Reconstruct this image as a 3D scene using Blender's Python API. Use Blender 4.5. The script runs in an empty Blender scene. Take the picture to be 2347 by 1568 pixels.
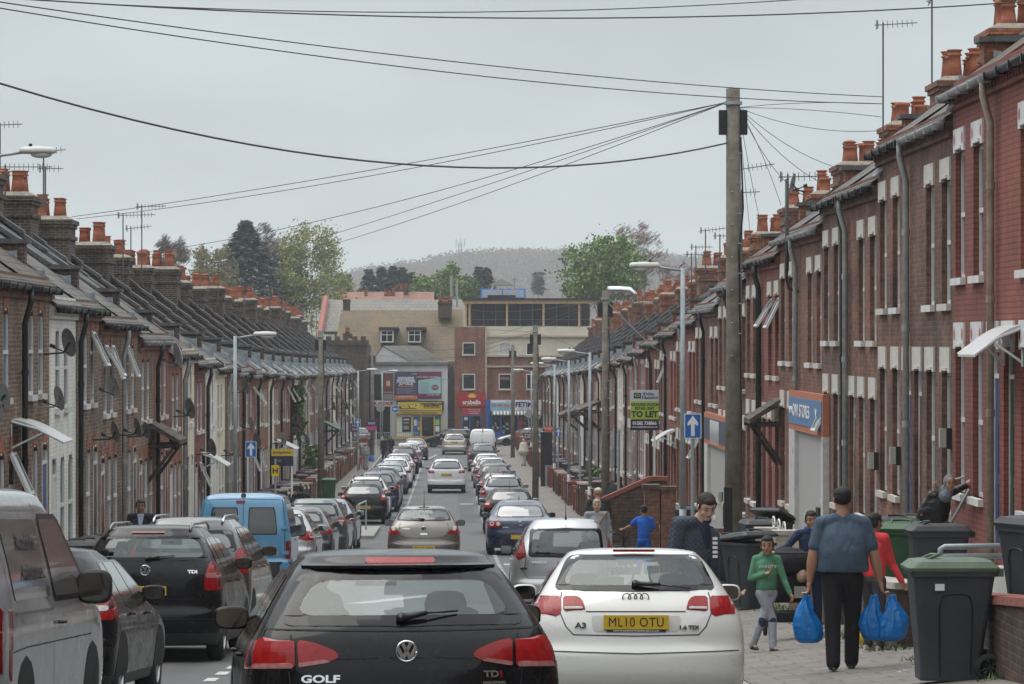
import bpy, bmesh, math, random
from mathutils import Vector, Matrix
random.seed(7)
PI=math.pi
sc=bpy.context.scene
col=bpy.data.collections.new("Street"); sc.collection.children.link(col)
F=8000.0; YAW=math.atan((1173.5-1035)/F)
def wx(px,d):                      # lateral metres of a sight line at street distance d
    return d*math.tan(math.atan((px-1173.5)/F)+YAW)
def wz(py,d,px=1035):
    c=d*math.cos(YAW)+wx(px,d)*math.sin(YAW)
    return (784-py)/F*c
def interp(tab,t):
    if t<=tab[0][0]: return tab[0][1]
    for (a,b),(c,d) in zip(tab,tab[1:]):
        if t<=c:
            return b+(d-b)*(t-a)/(c-a)
    return tab[-1][1]
HT=[(-40,1.0),(0,1.5),(10,2.13),(22.5,2.8),(28,3.08),(33,3.38),(43,3.9),(58,4.5),(67,4.83),(76,5.12),(84,5.43),(95,5.8),(106,6.12),(128,6.62),(150,6.98),(170,7.25),(190,7.48),(230,7.85),(262,8.05),(290,8.15),(400,8.1),(900,8.1)]
def gz(y): return -interp(HT,y)
KR,KL=2.75,-4.75      # kerb lines
KH=0.11
def ground_at(x,y):
    if y>262: return gz(y)
    if x>KR: return gz(y)+KH+min(.22,(x-KR)*.1)
    if x<KL: return gz(y)+KH
    return gz(y)
# ---------------------------------------------------------------- materials
MATS={}
def nodes_of(m):
    m.use_nodes=True
    return m.node_tree.nodes,m.node_tree.links
def mat(name,color,rough=0.6,metal=0.0,var=0.0,scale=6.0,bump=0.0,bscale=40.0,coat=0.0,spec=0.5,dirt=None,emit=0,trans=0,sss=0,flake=0):
    if name in MATS: return MATS[name]
    m=bpy.data.materials.new(name); n,l=nodes_of(m)
    b=n['Principled BSDF']
    b.inputs['Base Color'].default_value=(*color,1)
    b.inputs['Roughness'].default_value=rough
    b.inputs['Metallic'].default_value=metal
    b.inputs['Coat Weight'].default_value=coat
    b.inputs['Coat Roughness'].default_value=0.04
    b.inputs['Specular IOR Level'].default_value=spec
    if trans: b.inputs['Transmission Weight'].default_value=trans
    if emit:
        b.inputs['Emission Color'].default_value=(*color,1); b.inputs['Emission Strength'].default_value=emit
    tc=n.new('ShaderNodeTexCoord')
    if var>0 or dirt:
        nz=n.new('ShaderNodeTexNoise'); nz.inputs['Scale'].default_value=scale; nz.inputs['Detail'].default_value=6; nz.inputs['Roughness'].default_value=.65
        l.new(tc.outputs['Object'],nz.inputs['Vector'])
        mx=n.new('ShaderNodeMix'); mx.data_type='RGBA'
        rp=n.new('ShaderNodeMapRange'); rp.inputs[1].default_value=.32; rp.inputs[2].default_value=.68
        l.new(nz.outputs['Fac'],rp.inputs[0]); l.new(rp.outputs[0],mx.inputs[0])
        c2=dirt if dirt else tuple(min(1,c*(1+var)) for c in color)
        c1=color if dirt else tuple(c*(1-var) for c in color)
        mx.inputs[6].default_value=(*c1,1); mx.inputs[7].default_value=(*c2,1)
        l.new(mx.outputs[2],b.inputs['Base Color'])
    if bump>0:
        nb=n.new('ShaderNodeTexNoise'); nb.inputs['Scale'].default_value=bscale; nb.inputs['Detail'].default_value=4
        l.new(tc.outputs['Object'],nb.inputs['Vector'])
        bp=n.new('ShaderNodeBump'); bp.inputs['Strength'].default_value=bump; bp.inputs['Distance'].default_value=.02
        l.new(nb.outputs['Fac'],bp.inputs['Height']); l.new(bp.outputs['Normal'],b.inputs['Normal'])
    MATS[name]=m; return m
def wallcoords(n,l):
    """(along, up) coordinates in metres picked by which way the face points"""
    tc=n.new('ShaderNodeTexCoord'); ge=n.new('ShaderNodeNewGeometry')
    sp=n.new('ShaderNodeSeparateXYZ'); l.new(tc.outputs['Object'],sp.inputs[0])
    sn=n.new('ShaderNodeSeparateXYZ'); l.new(ge.outputs['True Normal'],sn.inputs[0])
    ab=n.new('ShaderNodeMath'); ab.operation='ABSOLUTE'; l.new(sn.outputs[0],ab.inputs[0])
    gt=n.new('ShaderNodeMath'); gt.operation='GREATER_THAN'; gt.inputs[1].default_value=.6; l.new(ab.outputs[0],gt.inputs[0])
    mx=n.new('ShaderNodeMix'); mx.data_type='FLOAT'
    l.new(gt.outputs[0],mx.inputs[0]); l.new(sp.outputs[0],mx.inputs[2]); l.new(sp.outputs[1],mx.inputs[3])
    cb=n.new('ShaderNodeCombineXYZ'); l.new(mx.outputs[0],cb.inputs[0]); l.new(sp.outputs[2],cb.inputs[1])
    return cb,tc
def brick(name,c1,c2,mortar,rough=.85,bw=.225,bh=.075,ms=.012,paint=False,grime=.45,scale=1.0):
    if name in MATS: return MATS[name]
    m=bpy.data.materials.new(name); n,l=nodes_of(m); b=n['Principled BSDF']
    cb,tc=wallcoords(n,l)
    br=n.new('ShaderNodeTexBrick'); br.inputs['Scale'].default_value=1.0
    br.inputs['Brick Width'].default_value=bw; br.inputs['Row Height'].default_value=bh; br.inputs['Mortar Size'].default_value=ms
    br.inputs['Mortar Smooth'].default_value=.3; br.inputs['Bias'].default_value=-.1
    br.inputs['Color1'].default_value=(*c1,1); br.inputs['Color2'].default_value=(*c2,1); br.inputs['Mortar'].default_value=(*mortar,1)
    l.new(cb.outputs[0],br.inputs['Vector'])
    nz=n.new('ShaderNodeTexNoise'); nz.inputs['Scale'].default_value=.9; nz.inputs['Detail'].default_value=8; nz.inputs['Roughness'].default_value=.7
    oi=n.new('ShaderNodeObjectInfo'); va=n.new('ShaderNodeVectorMath'); va.operation='ADD'
    l.new(tc.outputs['Object'],va.inputs[0]); 
    sc_=n.new('ShaderNodeVectorMath'); sc_.operation='SCALE'; sc_.inputs[3].default_value=30; 
    cx=n.new('ShaderNodeCombineXYZ'); l.new(oi.outputs['Random'],cx.inputs[0]); l.new(cx.outputs[0],sc_.inputs[0]); l.new(sc_.outputs[0],va.inputs[1])
    l.new(va.outputs[0],nz.inputs['Vector'])
    mr=n.new('ShaderNodeMapRange'); mr.inputs[1].default_value=.3; mr.inputs[2].default_value=.7; mr.inputs[3].default_value=1-grime; mr.inputs[4].default_value=1+grime*.5
    l.new(nz.outputs['Fac'],mr.inputs[0])
    mu=n.new('ShaderNodeVectorMath'); mu.operation='SCALE'; l.new(br.outputs['Color'],mu.inputs[0]); l.new(mr.outputs[0],mu.inputs[3])
    # fine per-brick mottling
    n2=n.new('ShaderNodeTexNoise'); n2.inputs['Scale'].default_value=9; n2.inputs['Detail'].default_value=3
    l.new(cb.outputs[0],n2.inputs['Vector'])
    m2=n.new('ShaderNodeMapRange'); m2.inputs[1].default_value=.3; m2.inputs[2].default_value=.7; m2.inputs[3].default_value=.7 if not paint else .93; m2.inputs[4].default_value=1.3 if not paint else 1.06
    l.new(n2.outputs['Fac'],m2.inputs[0])
    m3=n.new('ShaderNodeVectorMath'); m3.operation='SCALE'; l.new(mu.outputs[0],m3.inputs[0]); l.new(m2.outputs[0],m3.inputs[3])
    # rain streaks and soot running down the wall, different on each house
    mp=n.new('ShaderNodeMapping'); mp.inputs['Scale'].default_value=(2.2,2.2,.35); l.new(va.outputs[0],mp.inputs[0])
    n4=n.new('ShaderNodeTexNoise'); n4.inputs['Scale'].default_value=1.0; n4.inputs['Detail'].default_value=7; n4.inputs['Roughness'].default_value=.75; l.new(mp.outputs[0],n4.inputs['Vector'])
    m4=n.new('ShaderNodeMapRange'); m4.inputs[1].default_value=.36; m4.inputs[2].default_value=.62; m4.inputs[3].default_value=.62 if not paint else .85; m4.inputs[4].default_value=1.12; l.new(n4.outputs['Fac'],m4.inputs[0])
    m5=n.new('ShaderNodeVectorMath'); m5.operation='SCALE'; l.new(m3.outputs[0],m5.inputs[0]); l.new(m4.outputs[0],m5.inputs[3])
    l.new(m5.outputs[0],b.inputs['Base Color'])
    b.inputs['Roughness'].default_value=rough
    bp=n.new('ShaderNodeBump'); bp.inputs['Strength'].default_value=.3 if paint else .9; bp.inputs['Distance'].default_value=.006 if paint else .014; bp.invert=True
    l.new(br.outputs['Fac'],bp.inputs['Height']); l.new(bp.outputs['Normal'],b.inputs['Normal'])
    MATS[name]=m; return m
def slate(name,c1,c2,moss=None,row=.22,wid=.3):
    if name in MATS: return MATS[name]
    m=bpy.data.materials.new(name); n,l=nodes_of(m); b=n['Principled BSDF']
    tc=n.new('ShaderNodeTexCoord')
    ge=n.new('ShaderNodeNewGeometry'); sn=n.new('ShaderNodeSeparateXYZ'); l.new(ge.outputs['True Normal'],sn.inputs[0])
    sp=n.new('ShaderNodeSeparateXYZ'); l.new(tc.outputs['Object'],sp.inputs[0])
    ab=n.new('ShaderNodeMath'); ab.operation='ABSOLUTE'; l.new(sn.outputs[0],ab.inputs[0])
    gt=n.new('ShaderNodeMath'); gt.operation='GREATER_THAN'; gt.inputs[1].default_value=.3; l.new(ab.outputs[0],gt.inputs[0])
    mx=n.new('ShaderNodeMix'); mx.data_type='FLOAT'; l.new(gt.outputs[0],mx.inputs[0]); l.new(sp.outputs[0],mx.inputs[2]); l.new(sp.outputs[1],mx.inputs[3])
    ml=n.new('ShaderNodeMath'); ml.operation='MULTIPLY'; ml.inputs[1].default_value=1.6; l.new(sp.outputs[2],ml.inputs[0])
    cb=n.new('ShaderNodeCombineXYZ'); l.new(mx.outputs[0],cb.inputs[0]); l.new(ml.outputs[0],cb.inputs[1])
    br=n.new('ShaderNodeTexBrick'); br.inputs['Scale'].default_value=1; br.inputs['Brick Width'].default_value=wid; br.inputs['Row Height'].default_value=row
    br.inputs['Mortar Size'].default_value=.018; br.inputs['Mortar Smooth'].default_value=.6
    br.inputs['Color1'].default_value=(*c1,1); br.inputs['Color2'].default_value=(*c2,1); br.inputs['Mortar'].default_value=(*[c*.35 for c in c1],1)
    l.new(cb.outputs[0],br.inputs['Vector'])
    nz=n.new('ShaderNodeTexNoise'); nz.inputs['Scale'].default_value=.7; nz.inputs['Detail'].default_value=8; nz.inputs['Roughness'].default_value=.7
    l.new(tc.outputs['Object'],nz.inputs['Vector'])
    mr=n.new('ShaderNodeMapRange'); mr.inputs[1].default_value=.42; mr.inputs[2].default_value=.66; l.new(nz.outputs['Fac'],mr.inputs[0])
    m2=n.new('ShaderNodeMix'); m2.data_type='RGBA'; l.new(mr.outputs[0],m2.inputs[0]); l.new(br.outputs['Color'],m2.inputs[6])
    m2.inputs[7].default_value=(*(moss or tuple(c*1.5 for c in c2)),1)
    l.new(m2.outputs[2],b.inputs['Base Color']); b.inputs['Roughness'].default_value=.75
    bp=n.new('ShaderNodeBump'); bp.inputs['Strength'].default_value=1; bp.inputs['Distance'].default_value=.02; bp.invert=True
    l.new(br.outputs['Fac'],bp.inputs['Height']); l.new(bp.outputs['Normal'],b.inputs['Normal'])
    MATS[name]=m; return m
def glassmat(name,tint=(.6,.65,.65),mixf=.25,rough=.02):
    """clear sheet glass: part see-through, part mirror"""
    if name in MATS: return MATS[name]
    m=bpy.data.materials.new(name); n,l=nodes_of(m)
    for x in list(n):
        if x.type=='BSDF_PRINCIPLED': n.remove(x)
    o=[x for x in n if x.type=='OUTPUT_MATERIAL'][0]
    t=n.new('ShaderNodeBsdfTransparent'); t.inputs[0].default_value=(*tint,1)
    g=n.new('ShaderNodeBsdfGlossy'); g.inputs['Roughness'].default_value=rough; g.inputs['Color'].default_value=(.85,.9,.9,1)
    mx=n.new('ShaderNodeMixShader'); mx.inputs[0].default_value=mixf; l.new(t.outputs[0],mx.inputs[1]); l.new(g.outputs[0],mx.inputs[2])
    l.new(mx.outputs[0],o.inputs['Surface']); MATS[name]=m; return m
# ---------------------------------------------------------------- mesh builder
class MB:
    def __init__(s): s.v=[]; s.f=[]; s.m=[]; s.sm=[]; s.mats=[]; s.cur=0; s.X=None; s.smooth=False
    def mat(s,m):
        if m not in s.mats: s.mats.append(m)
        s.cur=s.mats.index(m); return s
    def V(s,p):
        p=Vector(p)
        if s.X is not None: p=s.X@p
        s.v.append(p); return len(s.v)-1
    def face(s,idx):
        s.f.append(tuple(idx)); s.m.append(s.cur); s.sm.append(s.smooth)
    def poly(s,pts): s.face([s.V(p) for p in pts])
    def box(s,x0,x1,y0,y1,z0,z1):
        i=[s.V(p) for p in ((x0,y0,z0),(x1,y0,z0),(x1,y1,z0),(x0,y1,z0),(x0,y0,z1),(x1,y0,z1),(x1,y1,z1),(x0,y1,z1))]
        for f in ((3,2,1,0),(4,5,6,7),(0,1,5,4),(1,2,6,5),(2,3,7,6),(3,0,4,7)): s.face([i[k] for k in f])
    def prism(s,pts,vec):
        """closed polygon swept by vec"""
        n=len(pts); a=[s.V(p) for p in pts]; b=[s.V(Vector(p)+Vector(vec)) for p in pts]
        s.face(a[::-1]); s.face(b)
        for k in range(n): s.face([a[k],a[(k+1)%n],b[(k+1)%n],b[k]])
    def loft(s,rings,cap=True,closed=True):
        R=[[s.V(p) for p in r] for r in rings]; n=len(R[0])
        for a,b in zip(R,R[1:]):
            for k in range(n if closed else n-1):
                s.face([a[k],a[(k+1)%n],b[(k+1)%n],b[k]])
        if cap: s.face(R[0][::-1]); s.face(R[-1])
    def tube(s,pts,r,n=8,cap=True):
        pts=[Vector(p) for p in pts]; rr=r if isinstance(r,(list,tuple)) else [r]*len(pts)
        rings=[]; up=None
        for i,p in enumerate(pts):
            t=(pts[min(i+1,len(pts)-1)]-pts[max(i-1,0)])
            if t.length<1e-9: t=Vector((0,0,1))
            t.normalize()
            if up is None: up=Vector((0,0,1)) if abs(t.z)<.9 else Vector((1,0,0))
            a=t.cross(up).normalized(); b=a.cross(t).normalized(); up=b
            rings.append([p+a*math.cos(2*PI*k/n)*rr[i]+b*math.sin(2*PI*k/n)*rr[i] for k in range(n)])
        s.loft(rings,cap)
    def lathe(s,prof,c=(0,0,0),n=16,axis='z',cap=True):
        rings=[]
        for r,z in prof:
            ring=[]
            for k in range(n):
                a=2*PI*k/n; u,w=r*math.cos(a),r*math.sin(a)
                p={'z':(u,w,z),'x':(z,u,w),'y':(w,z,u)}[axis]
                ring.append(Vector(p)+Vector(c))
            rings.append(ring)
        s.loft(rings,cap)
    def ball(s,c,r,n=10,m=6):
        r=r if isinstance(r,(tuple,list)) else (r,r,r)
        rings=[[Vector(c)+Vector((r[0]*math.sin(PI*(j+.02)/(m+.04))*math.cos(2*PI*k/n),r[1]*math.sin(PI*(j+.02)/(m+.04))*math.sin(2*PI*k/n),-r[2]*math.cos(PI*(j+.02)/(m+.04)))) for k in range(n)] for j in range(m+1)]
        s.loft(rings)
    def mesh(s,name,fixn=True):
        me=bpy.data.meshes.new(name); me.from_pydata([tuple(v) for v in s.v],[],s.f)
        for m in s.mats: me.materials.append(m)
        me.polygons.foreach_set('material_index',s.m); me.polygons.foreach_set('use_smooth',s.sm)
        if fixn:
            bm=bmesh.new(); bm.from_mesh(me); bmesh.ops.recalc_face_normals(bm,faces=bm.faces); bm.to_mesh(me); bm.free()
        me.update(); return me
    def obj(s,name,parent=None,loc=None,rot=None,fixn=True):
        o=bpy.data.objects.new(name,s.mesh(name,fixn)); return place(o,parent,loc,rot)
def place(o,parent=None,loc=None,rot=None):
    col.objects.link(o)
    if parent is not None: o.parent=parent
    if loc is not None: o.location=loc
    if rot is not None: o.rotation_euler=rot
    return o
def tag(o,label,cat,group=None,kind=None):
    if label: o['label']=label
    if cat: o['category']=cat
    if group: o['group']=group
    if kind: o['kind']=kind
    return o
def struct(o): o['kind']='structure'; return o
def empty(name,loc,label,cat,group=None,rz=0):
    o=bpy.data.objects.new(name,None); o.empty_display_size=.2; col.objects.link(o)
    o.location=loc; o.rotation_euler=(0,0,rz); return tag(o,label,cat,group)
def inst(name,me,parent=None,loc=None,rot=None,scale=None,mats=None):
    o=bpy.data.objects.new(name,me); place(o,parent,loc,rot)
    if scale: o.scale=scale
    if mats:
        for i,m in enumerate(mats):
            o.material_slots[i].link='OBJECT'; o.material_slots[i].material=m
    return o
CACHE={}
def cached(key,fn):
    if key not in CACHE: CACHE[key]=fn()
    return CACHE[key]
def copy_tree(o,parent=None):
    c=o.copy(); col.objects.link(c); c.parent=parent
    for ch in list(o.children): copy_tree(ch,c)
    return c
def text_mb(name,txt,size,m,parent=None,loc=(0,0,0),rot=(PI/2,0,0),align='CENTER',ext=.004,sx=1.0,bold=0.0,spacing=1.0,shear=0):
    cu=bpy.data.curves.new(name,'FONT'); cu.body=txt; cu.size=size; cu.align_x=align; cu.align_y='CENTER'; cu.extrude=ext; cu.offset=bold; cu.space_character=spacing; cu.resolution_u=3; cu.shear=shear
    t=bpy.data.objects.new(name,cu); sc.collection.objects.link(t)
    dg=bpy.context.evaluated_depsgraph_get(); me=bpy.data.meshes.new_from_object(t.evaluated_get(dg))
    bpy.data.objects.remove(t); bpy.data.curves.remove(cu)
    me.name=name; me.materials.clear(); me.materials.append(m)
    o=bpy.data.objects.new(name,me); place(o,parent,loc,rot); o.scale=(sx,1,1); return o
ORD1=['','first','second','third','fourth','fifth','sixth','seventh','eighth','ninth','tenth','eleventh','twelfth','thirteenth','fourteenth','fifteenth','sixteenth','seventeenth','eighteenth','nineteenth']
TEN={20:'twentieth',30:'thirtieth',40:'fortieth',50:'fiftieth'}; TENS={2:'twenty',3:'thirty',4:'forty',5:'fifty'}
def ordn(n):
    if n<20: return ORD1[n]
    if n%10==0: return TEN[n]
    return TENS[n//10]+'-'+ORD1[n%10]
# shared palette (linear)
WHITE=mat('white upvc',(.66,.67,.66),.35,var=.08,scale=3)
BLACKPIPE=mat('black cast iron',(.012,.013,.015),.4,var=.3)
GREYPIPE=mat('grey weathered pipe',(.28,.29,.29),.6,var=.25)
BEIGEPIPE=mat('beige weathered pipe',(.30,.25,.19),.7,var=.3,scale=4)
LEAD=mat('lead flashing',(.27,.31,.335),.45,metal=.25,var=.35,scale=8)
DARKGLASS=mat('dark window glass',(.012,.014,.016),.06,spec=.6)
CURTAIN=mat('net curtain',(.45,.45,.43),.9,var=.2)
TERRA=mat('terracotta pot',(.42,.13,.06),.75,var=.35,scale=5,dirt=(.22,.07,.04))
SLATE=slate('grey slate roof',(.062,.062,.060),(.10,.097,.092),(.135,.127,.108))
SLATE2=slate('brown slate roof',(.06,.043,.034),(.09,.066,.053),(.11,.092,.07))
COPING=mat('slate coping slab',(.085,.087,.089),.7,var=.45,scale=5,bump=.4)
MORTARCAP=mat('mortar cap',(.25,.22,.18),.9,var=.35,scale=7,bump=.6)
CONC=mat('grey concrete',(.30,.29,.27),.85,var=.25,scale=3,bump=.3)
B_RIGHT=brick('brown red brick',(.27,.105,.062),(.15,.062,.042),(.17,.125,.10),grime=.6)
B_RIGHT2=brick('dark brown brick',(.225,.098,.066),(.13,.062,.045),(.15,.115,.095),grime=.6)
B_REDP=brick('red painted brick',(.25,.075,.054),(.21,.065,.048),(.14,.048,.04),paint=True,grime=.4)
B_REDP2=brick('bright red painted brick',(.30,.088,.062),(.26,.078,.056),(.17,.055,.042),paint=True,grime=.4)
B_LEFT=brick('weathered brown brick',(.25,.135,.082),(.12,.070,.048),(.30,.25,.195),grime=.65)
B_LEFT2=brick('orange brown brick',(.33,.13,.068),(.19,.08,.047),(.26,.19,.14),grime=.6)
B_DARK=brick('sooty stock brick',(.095,.062,.045),(.045,.033,.027),(.17,.14,.11),grime=.6)
B_ORANGE=brick('orange brick',(.36,.115,.05),(.26,.085,.04),(.15,.09,.06),grime=.4)
B_WHITE=brick('white painted brick',(.74,.73,.66),(.70,.69,.62),(.62,.61,.55),paint=True,grime=.15)
B_CREAM=brick('cream painted brick',(.74,.67,.50),(.69,.62,.46),(.60,.54,.41),paint=True,grime=.15)
B_PINK=brick('dusty red painted brick',(.25,.085,.062),(.22,.075,.055),(.17,.06,.045),paint=True,grime=.45)
ARCH=mat('orange arch brick',(.30,.095,.045),.85,var=.35,scale=14,bump=.5)
LINTEL=mat('cream painted stone',(.60,.58,.54),.6,var=.10,scale=5,dirt=(.50,.47,.42))
LINTELW=mat('white painted stone',(.72,.72,.70),.55,var=.10,scale=5,dirt=(.55,.56,.56))
DARKWOOD=mat('dark wood',(.03,.022,.018),.6,var=.3)
BLACK=mat('black plastic',(.012,.012,.013),.45)
REDDOT=mat('red painted flower',(.45,.02,.04),.5)
# ---------------------------------------------------------------- ground, road, pavements, sky
def asphalt():
    m=bpy.data.materials.new('asphalt'); n,l=nodes_of(m); b=n['Principled BSDF']
    tc=n.new('ShaderNodeTexCoord'); mp=n.new('ShaderNodeMapping'); mp.inputs['Scale'].default_value=(1,.12,1); l.new(tc.outputs['Object'],mp.inputs[0])
    a=n.new('ShaderNodeTexNoise'); a.inputs['Scale'].default_value=1.6; a.inputs['Detail'].default_value=8; l.new(mp.outputs[0],a.inputs['Vector'])
    c=n.new('ShaderNodeTexNoise'); c.inputs['Scale'].default_value=60; c.inputs['Detail'].default_value=4; l.new(tc.outputs['Object'],c.inputs['Vector'])
    r=n.new('ShaderNodeValToRGB'); r.color_ramp.elements[0].position=.35; r.color_ramp.elements[0].color=(.048,.048,.049,1); r.color_ramp.elements[1].position=.7; r.color_ramp.elements[1].color=(.098,.097,.094,1)
    l.new(a.outputs['Fac'],r.inputs[0]); mx=n.new('ShaderNodeMix'); mx.data_type='RGBA'; mx.blend_type='OVERLAY'; mx.inputs[0].default_value=.7
    l.new(r.outputs[0],mx.inputs[6]); l.new(c.outputs['Fac'],mx.inputs[7]); l.new(mx.outputs[2],b.inputs['Base Color'])
    rr=n.new('ShaderNodeMapRange'); rr.inputs[1].default_value=.3; rr.inputs[2].default_value=.7; rr.inputs[3].default_value=.5; rr.inputs[4].default_value=.8; l.new(a.outputs['Fac'],rr.inputs[0]); l.new(rr.outputs[0],b.inputs['Roughness'])
    bp=n.new('ShaderNodeBump'); bp.inputs['Strength'].default_value=.5; bp.inputs['Distance'].default_value=.01; l.new(c.outputs['Fac'],bp.inputs['Height']); l.new(bp.outputs['Normal'],b.inputs['Normal'])
    return m
ASPH=asphalt()
def paving():
    m=bpy.data.materials.new('paving slabs'); n,l=nodes_of(m); b=n['Principled BSDF']
    tc=n.new('ShaderNodeTexCoord'); sp=n.new('ShaderNodeSeparateXYZ'); l.new(tc.outputs['Object'],sp.inputs[0])
    cb=n.new('ShaderNodeCombineXYZ'); l.new(sp.outputs[0],cb.inputs[0]); l.new(sp.outputs[1],cb.inputs[1])
    br=n.new('ShaderNodeTexBrick'); br.inputs['Scale'].default_value=1; br.inputs['Brick Width'].default_value=.45; br.inputs['Row Height'].default_value=.45; br.inputs['Mortar Size'].default_value=.008
    br.inputs['Color1'].default_value=(.19,.172,.155,1); br.inputs['Color2'].default_value=(.155,.142,.128,1); br.inputs['Mortar'].default_value=(.075,.07,.06,1)
    l.new(cb.outputs[0],br.inputs['Vector'])
    a=n.new('ShaderNodeTexNoise'); a.inputs['Scale'].default_value=2.2; a.inputs['Detail'].default_value=8; a.inputs['Roughness'].default_value=.7; l.new(tc.outputs['Object'],a.inputs['Vector'])
    mr=n.new('ShaderNodeMapRange'); mr.inputs[1].default_value=.3; mr.inputs[2].default_value=.7; mr.inputs[3].default_value=.68; mr.inputs[4].default_value=1.25; l.new(a.outputs['Fac'],mr.inputs[0])
    vm=n.new('ShaderNodeVectorMath'); vm.operation='SCALE'; l.new(br.outputs['Color'],vm.inputs[0]); l.new(mr.outputs[0],vm.inputs[3]); l.new(vm.outputs[0],b.inputs['Base Color'])
    b.inputs['Roughness'].default_value=.8
    bp=n.new('ShaderNodeBump'); bp.invert=True; bp.inputs['Strength'].default_value=.6; bp.inputs['Distance'].default_value=.01; l.new(br.outputs['Fac'],bp.inputs['Height']); l.new(bp.outputs['Normal'],b.inputs['Normal'])
    return m
PAVE=paving()
KERB=mat('kerb stone',(.27,.26,.245),.85,var=.2,scale=3,bump=.3)
SOIL=mat('rough ground',(.12,.105,.08),.95,var=.4,scale=1.5,bump=.5,dirt=(.07,.085,.04))
ys=sorted(set([t/2 for t in range(-80,160)]+list(range(80,262,3))+[262]))
def strip(name,x0,x1,ylist,dz,m,skirt=0):
    b=MB().mat(m)
    for a,c in zip(ylist,ylist[1:]):
        b.poly([(x0,a,gz(a)+dz),(x1,a,gz(a)+dz),(x1,c,gz(c)+dz),(x0,c,gz(c)+dz)])
    if skirt:
        for a,c in zip(ylist,ylist[1:]):
            for x in (x0,x1): b.poly([(x,a,gz(a)+dz),(x,c,gz(c)+dz),(x,c,gz(c)-.15),(x,a,gz(a)-.15)])
    o=b.obj(name,fixn=False)
    for p in o.data.polygons:
        pass
    return struct(o)
strip('road',KL-.05,KR+.05,ys,0,ASPH)
b=MB().mat(PAVE)
for a,c in zip(ys,ys[1:]):
    for x0,x1 in ((KR+.13,4.95),(4.95,7.3)):
        b.poly([(x0,a,gz(a)+KH+min(.22,(x0-KR)*.1)),(x1,a,gz(a)+KH+min(.22,(x1-KR)*.1)),(x1,c,gz(c)+KH+min(.22,(x1-KR)*.1)),(x0,c,gz(c)+KH+min(.22,(x0-KR)*.1))])
struct(b.obj('pavement',fixn=False)); strip('pavement',-7.4,KL-.13,ys,KH,PAVE)
strip('kerb',KR,KR+.13,ys,KH+.004,KERB,1); strip('kerb',KL-.13,KL,ys,KH+.004,KERB,1)
# ground sheet reaching the horizon, below everything, and the hollow of the town
b=MB().mat(SOIL)
gy=[-60,-20]+[t*10 for t in range(0,31)]+[400,700,1000,1600,2600]
gx=[-1500,-600,-200,-60,-7.4,6.4,60,200,600,1500]
def gz0(x,y):
    z=gz(y)-(.35 if y<275 else .02)
    return z
for a,c in zip(gy,gy[1:]):
    for p,q in zip(gx,gx[1:]):
        b.poly([(p,a,gz0(p,a)),(q,a,gz0(q,a)),(q,c,gz0(q,c)),(p,c,gz0(p,c))])
struct(b.obj('ground',fixn=False))
# crossing road at the bottom of the street
b=MB().mat(ASPH); b.poly([(-70,262,gz(262)+.004),(70,262,gz(262)+.004),(70,274,gz(274)+.004),(-70,274,gz(274)+.004)]); struct(b.obj('crossing_road',fixn=False))
b=MB().mat(PAVE); b.box(-70,70,274,279.4,gz(274)-.2,gz(274)+.12); struct(b.obj('pavement'))
# road markings
PAINTW=mat('worn road paint',(.62,.62,.60),.7,var=.2,scale=9,dirt=(.30,.30,.29))
def marks(name,segs):
    b=MB().mat(PAINTW)
    for x0,x1,y0,y1,dx in segs:
        n=max(1,int((y1-y0)/2)); 
        for i in range(n):
            a=y0+(y1-y0)*i/n; c=y0+(y1-y0)*(i+1)/n
            b.poly([(x0+dx*i/n,a,gz(a)+.006),(x1+dx*i/n,a,gz(a)+.006),(x1+dx*(i+1)/n,c,gz(c)+.006),(x0+dx*(i+1)/n,c,gz(c)+.006)])
    return struct(b.obj(name,fixn=False))
segs=[(-1.93,-1.83,y,y+.6,0) for y in [120+k*1.3 for k in range(102)]]
segs+=[(1.12,1.22,y,y+.6,0) for y in [60+k*1.3 for k in range(150)]]
segs+=[(-2.75+.016*k,-2.62+.016*k,24+k*1.6,24.8+k*1.6,0) for k in range(24)]
marks('bay_marking',segs)
marks('give_way_marking',[(-1.6,-1.5,236,247,.55),(-.9,.1,250,250.6,0),(-2.4,2.4,259.5,259.8,0),(.35,.95,150,150.8,0),(-1.9,-1.5,62,66,1.3)])
marks('speed_hump_marking',[(1.25,2.6,58.5,60.2,0),(1.3,2.6,86,87,0),(1.3,2.6,109,110.5,0)])
# worn cross joint and patches
PATCH=mat('dark tar patch',(.035,.035,.036),.6,var=.2)
b=MB().mat(PATCH)
for (x0,x1,y0,y1) in ((-4.6,1.1,128,129.2),(.2,1.0,62,98),(.3,.9,130,190),(-1.4,.1,98,103)):
    n=max(1,int((y1-y0)/3))
    for i in range(n):
        a=y0+(y1-y0)*i/n; c=y0+(y1-y0)*(i+1)/n; b.poly([(x0,a,gz(a)+.004),(x1,a,gz(a)+.004),(x1,c,gz(c)+.004),(x0,c,gz(c)+.004)])
struct(b.obj('road_patch',fixn=False))
# kerb build-out on the left
b=MB().mat(KERB)
for y in range(110,120,2):
    b.prism([(KL,y,gz(y)-.1),(-2.45,y,gz(y)-.1),(-2.45,y,gz(y)+KH),(KL,y,gz(y)+KH)],(0,2.01,gz(y+2.01)-gz(y)))
struct(b.obj('kerb_buildout'))
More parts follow.
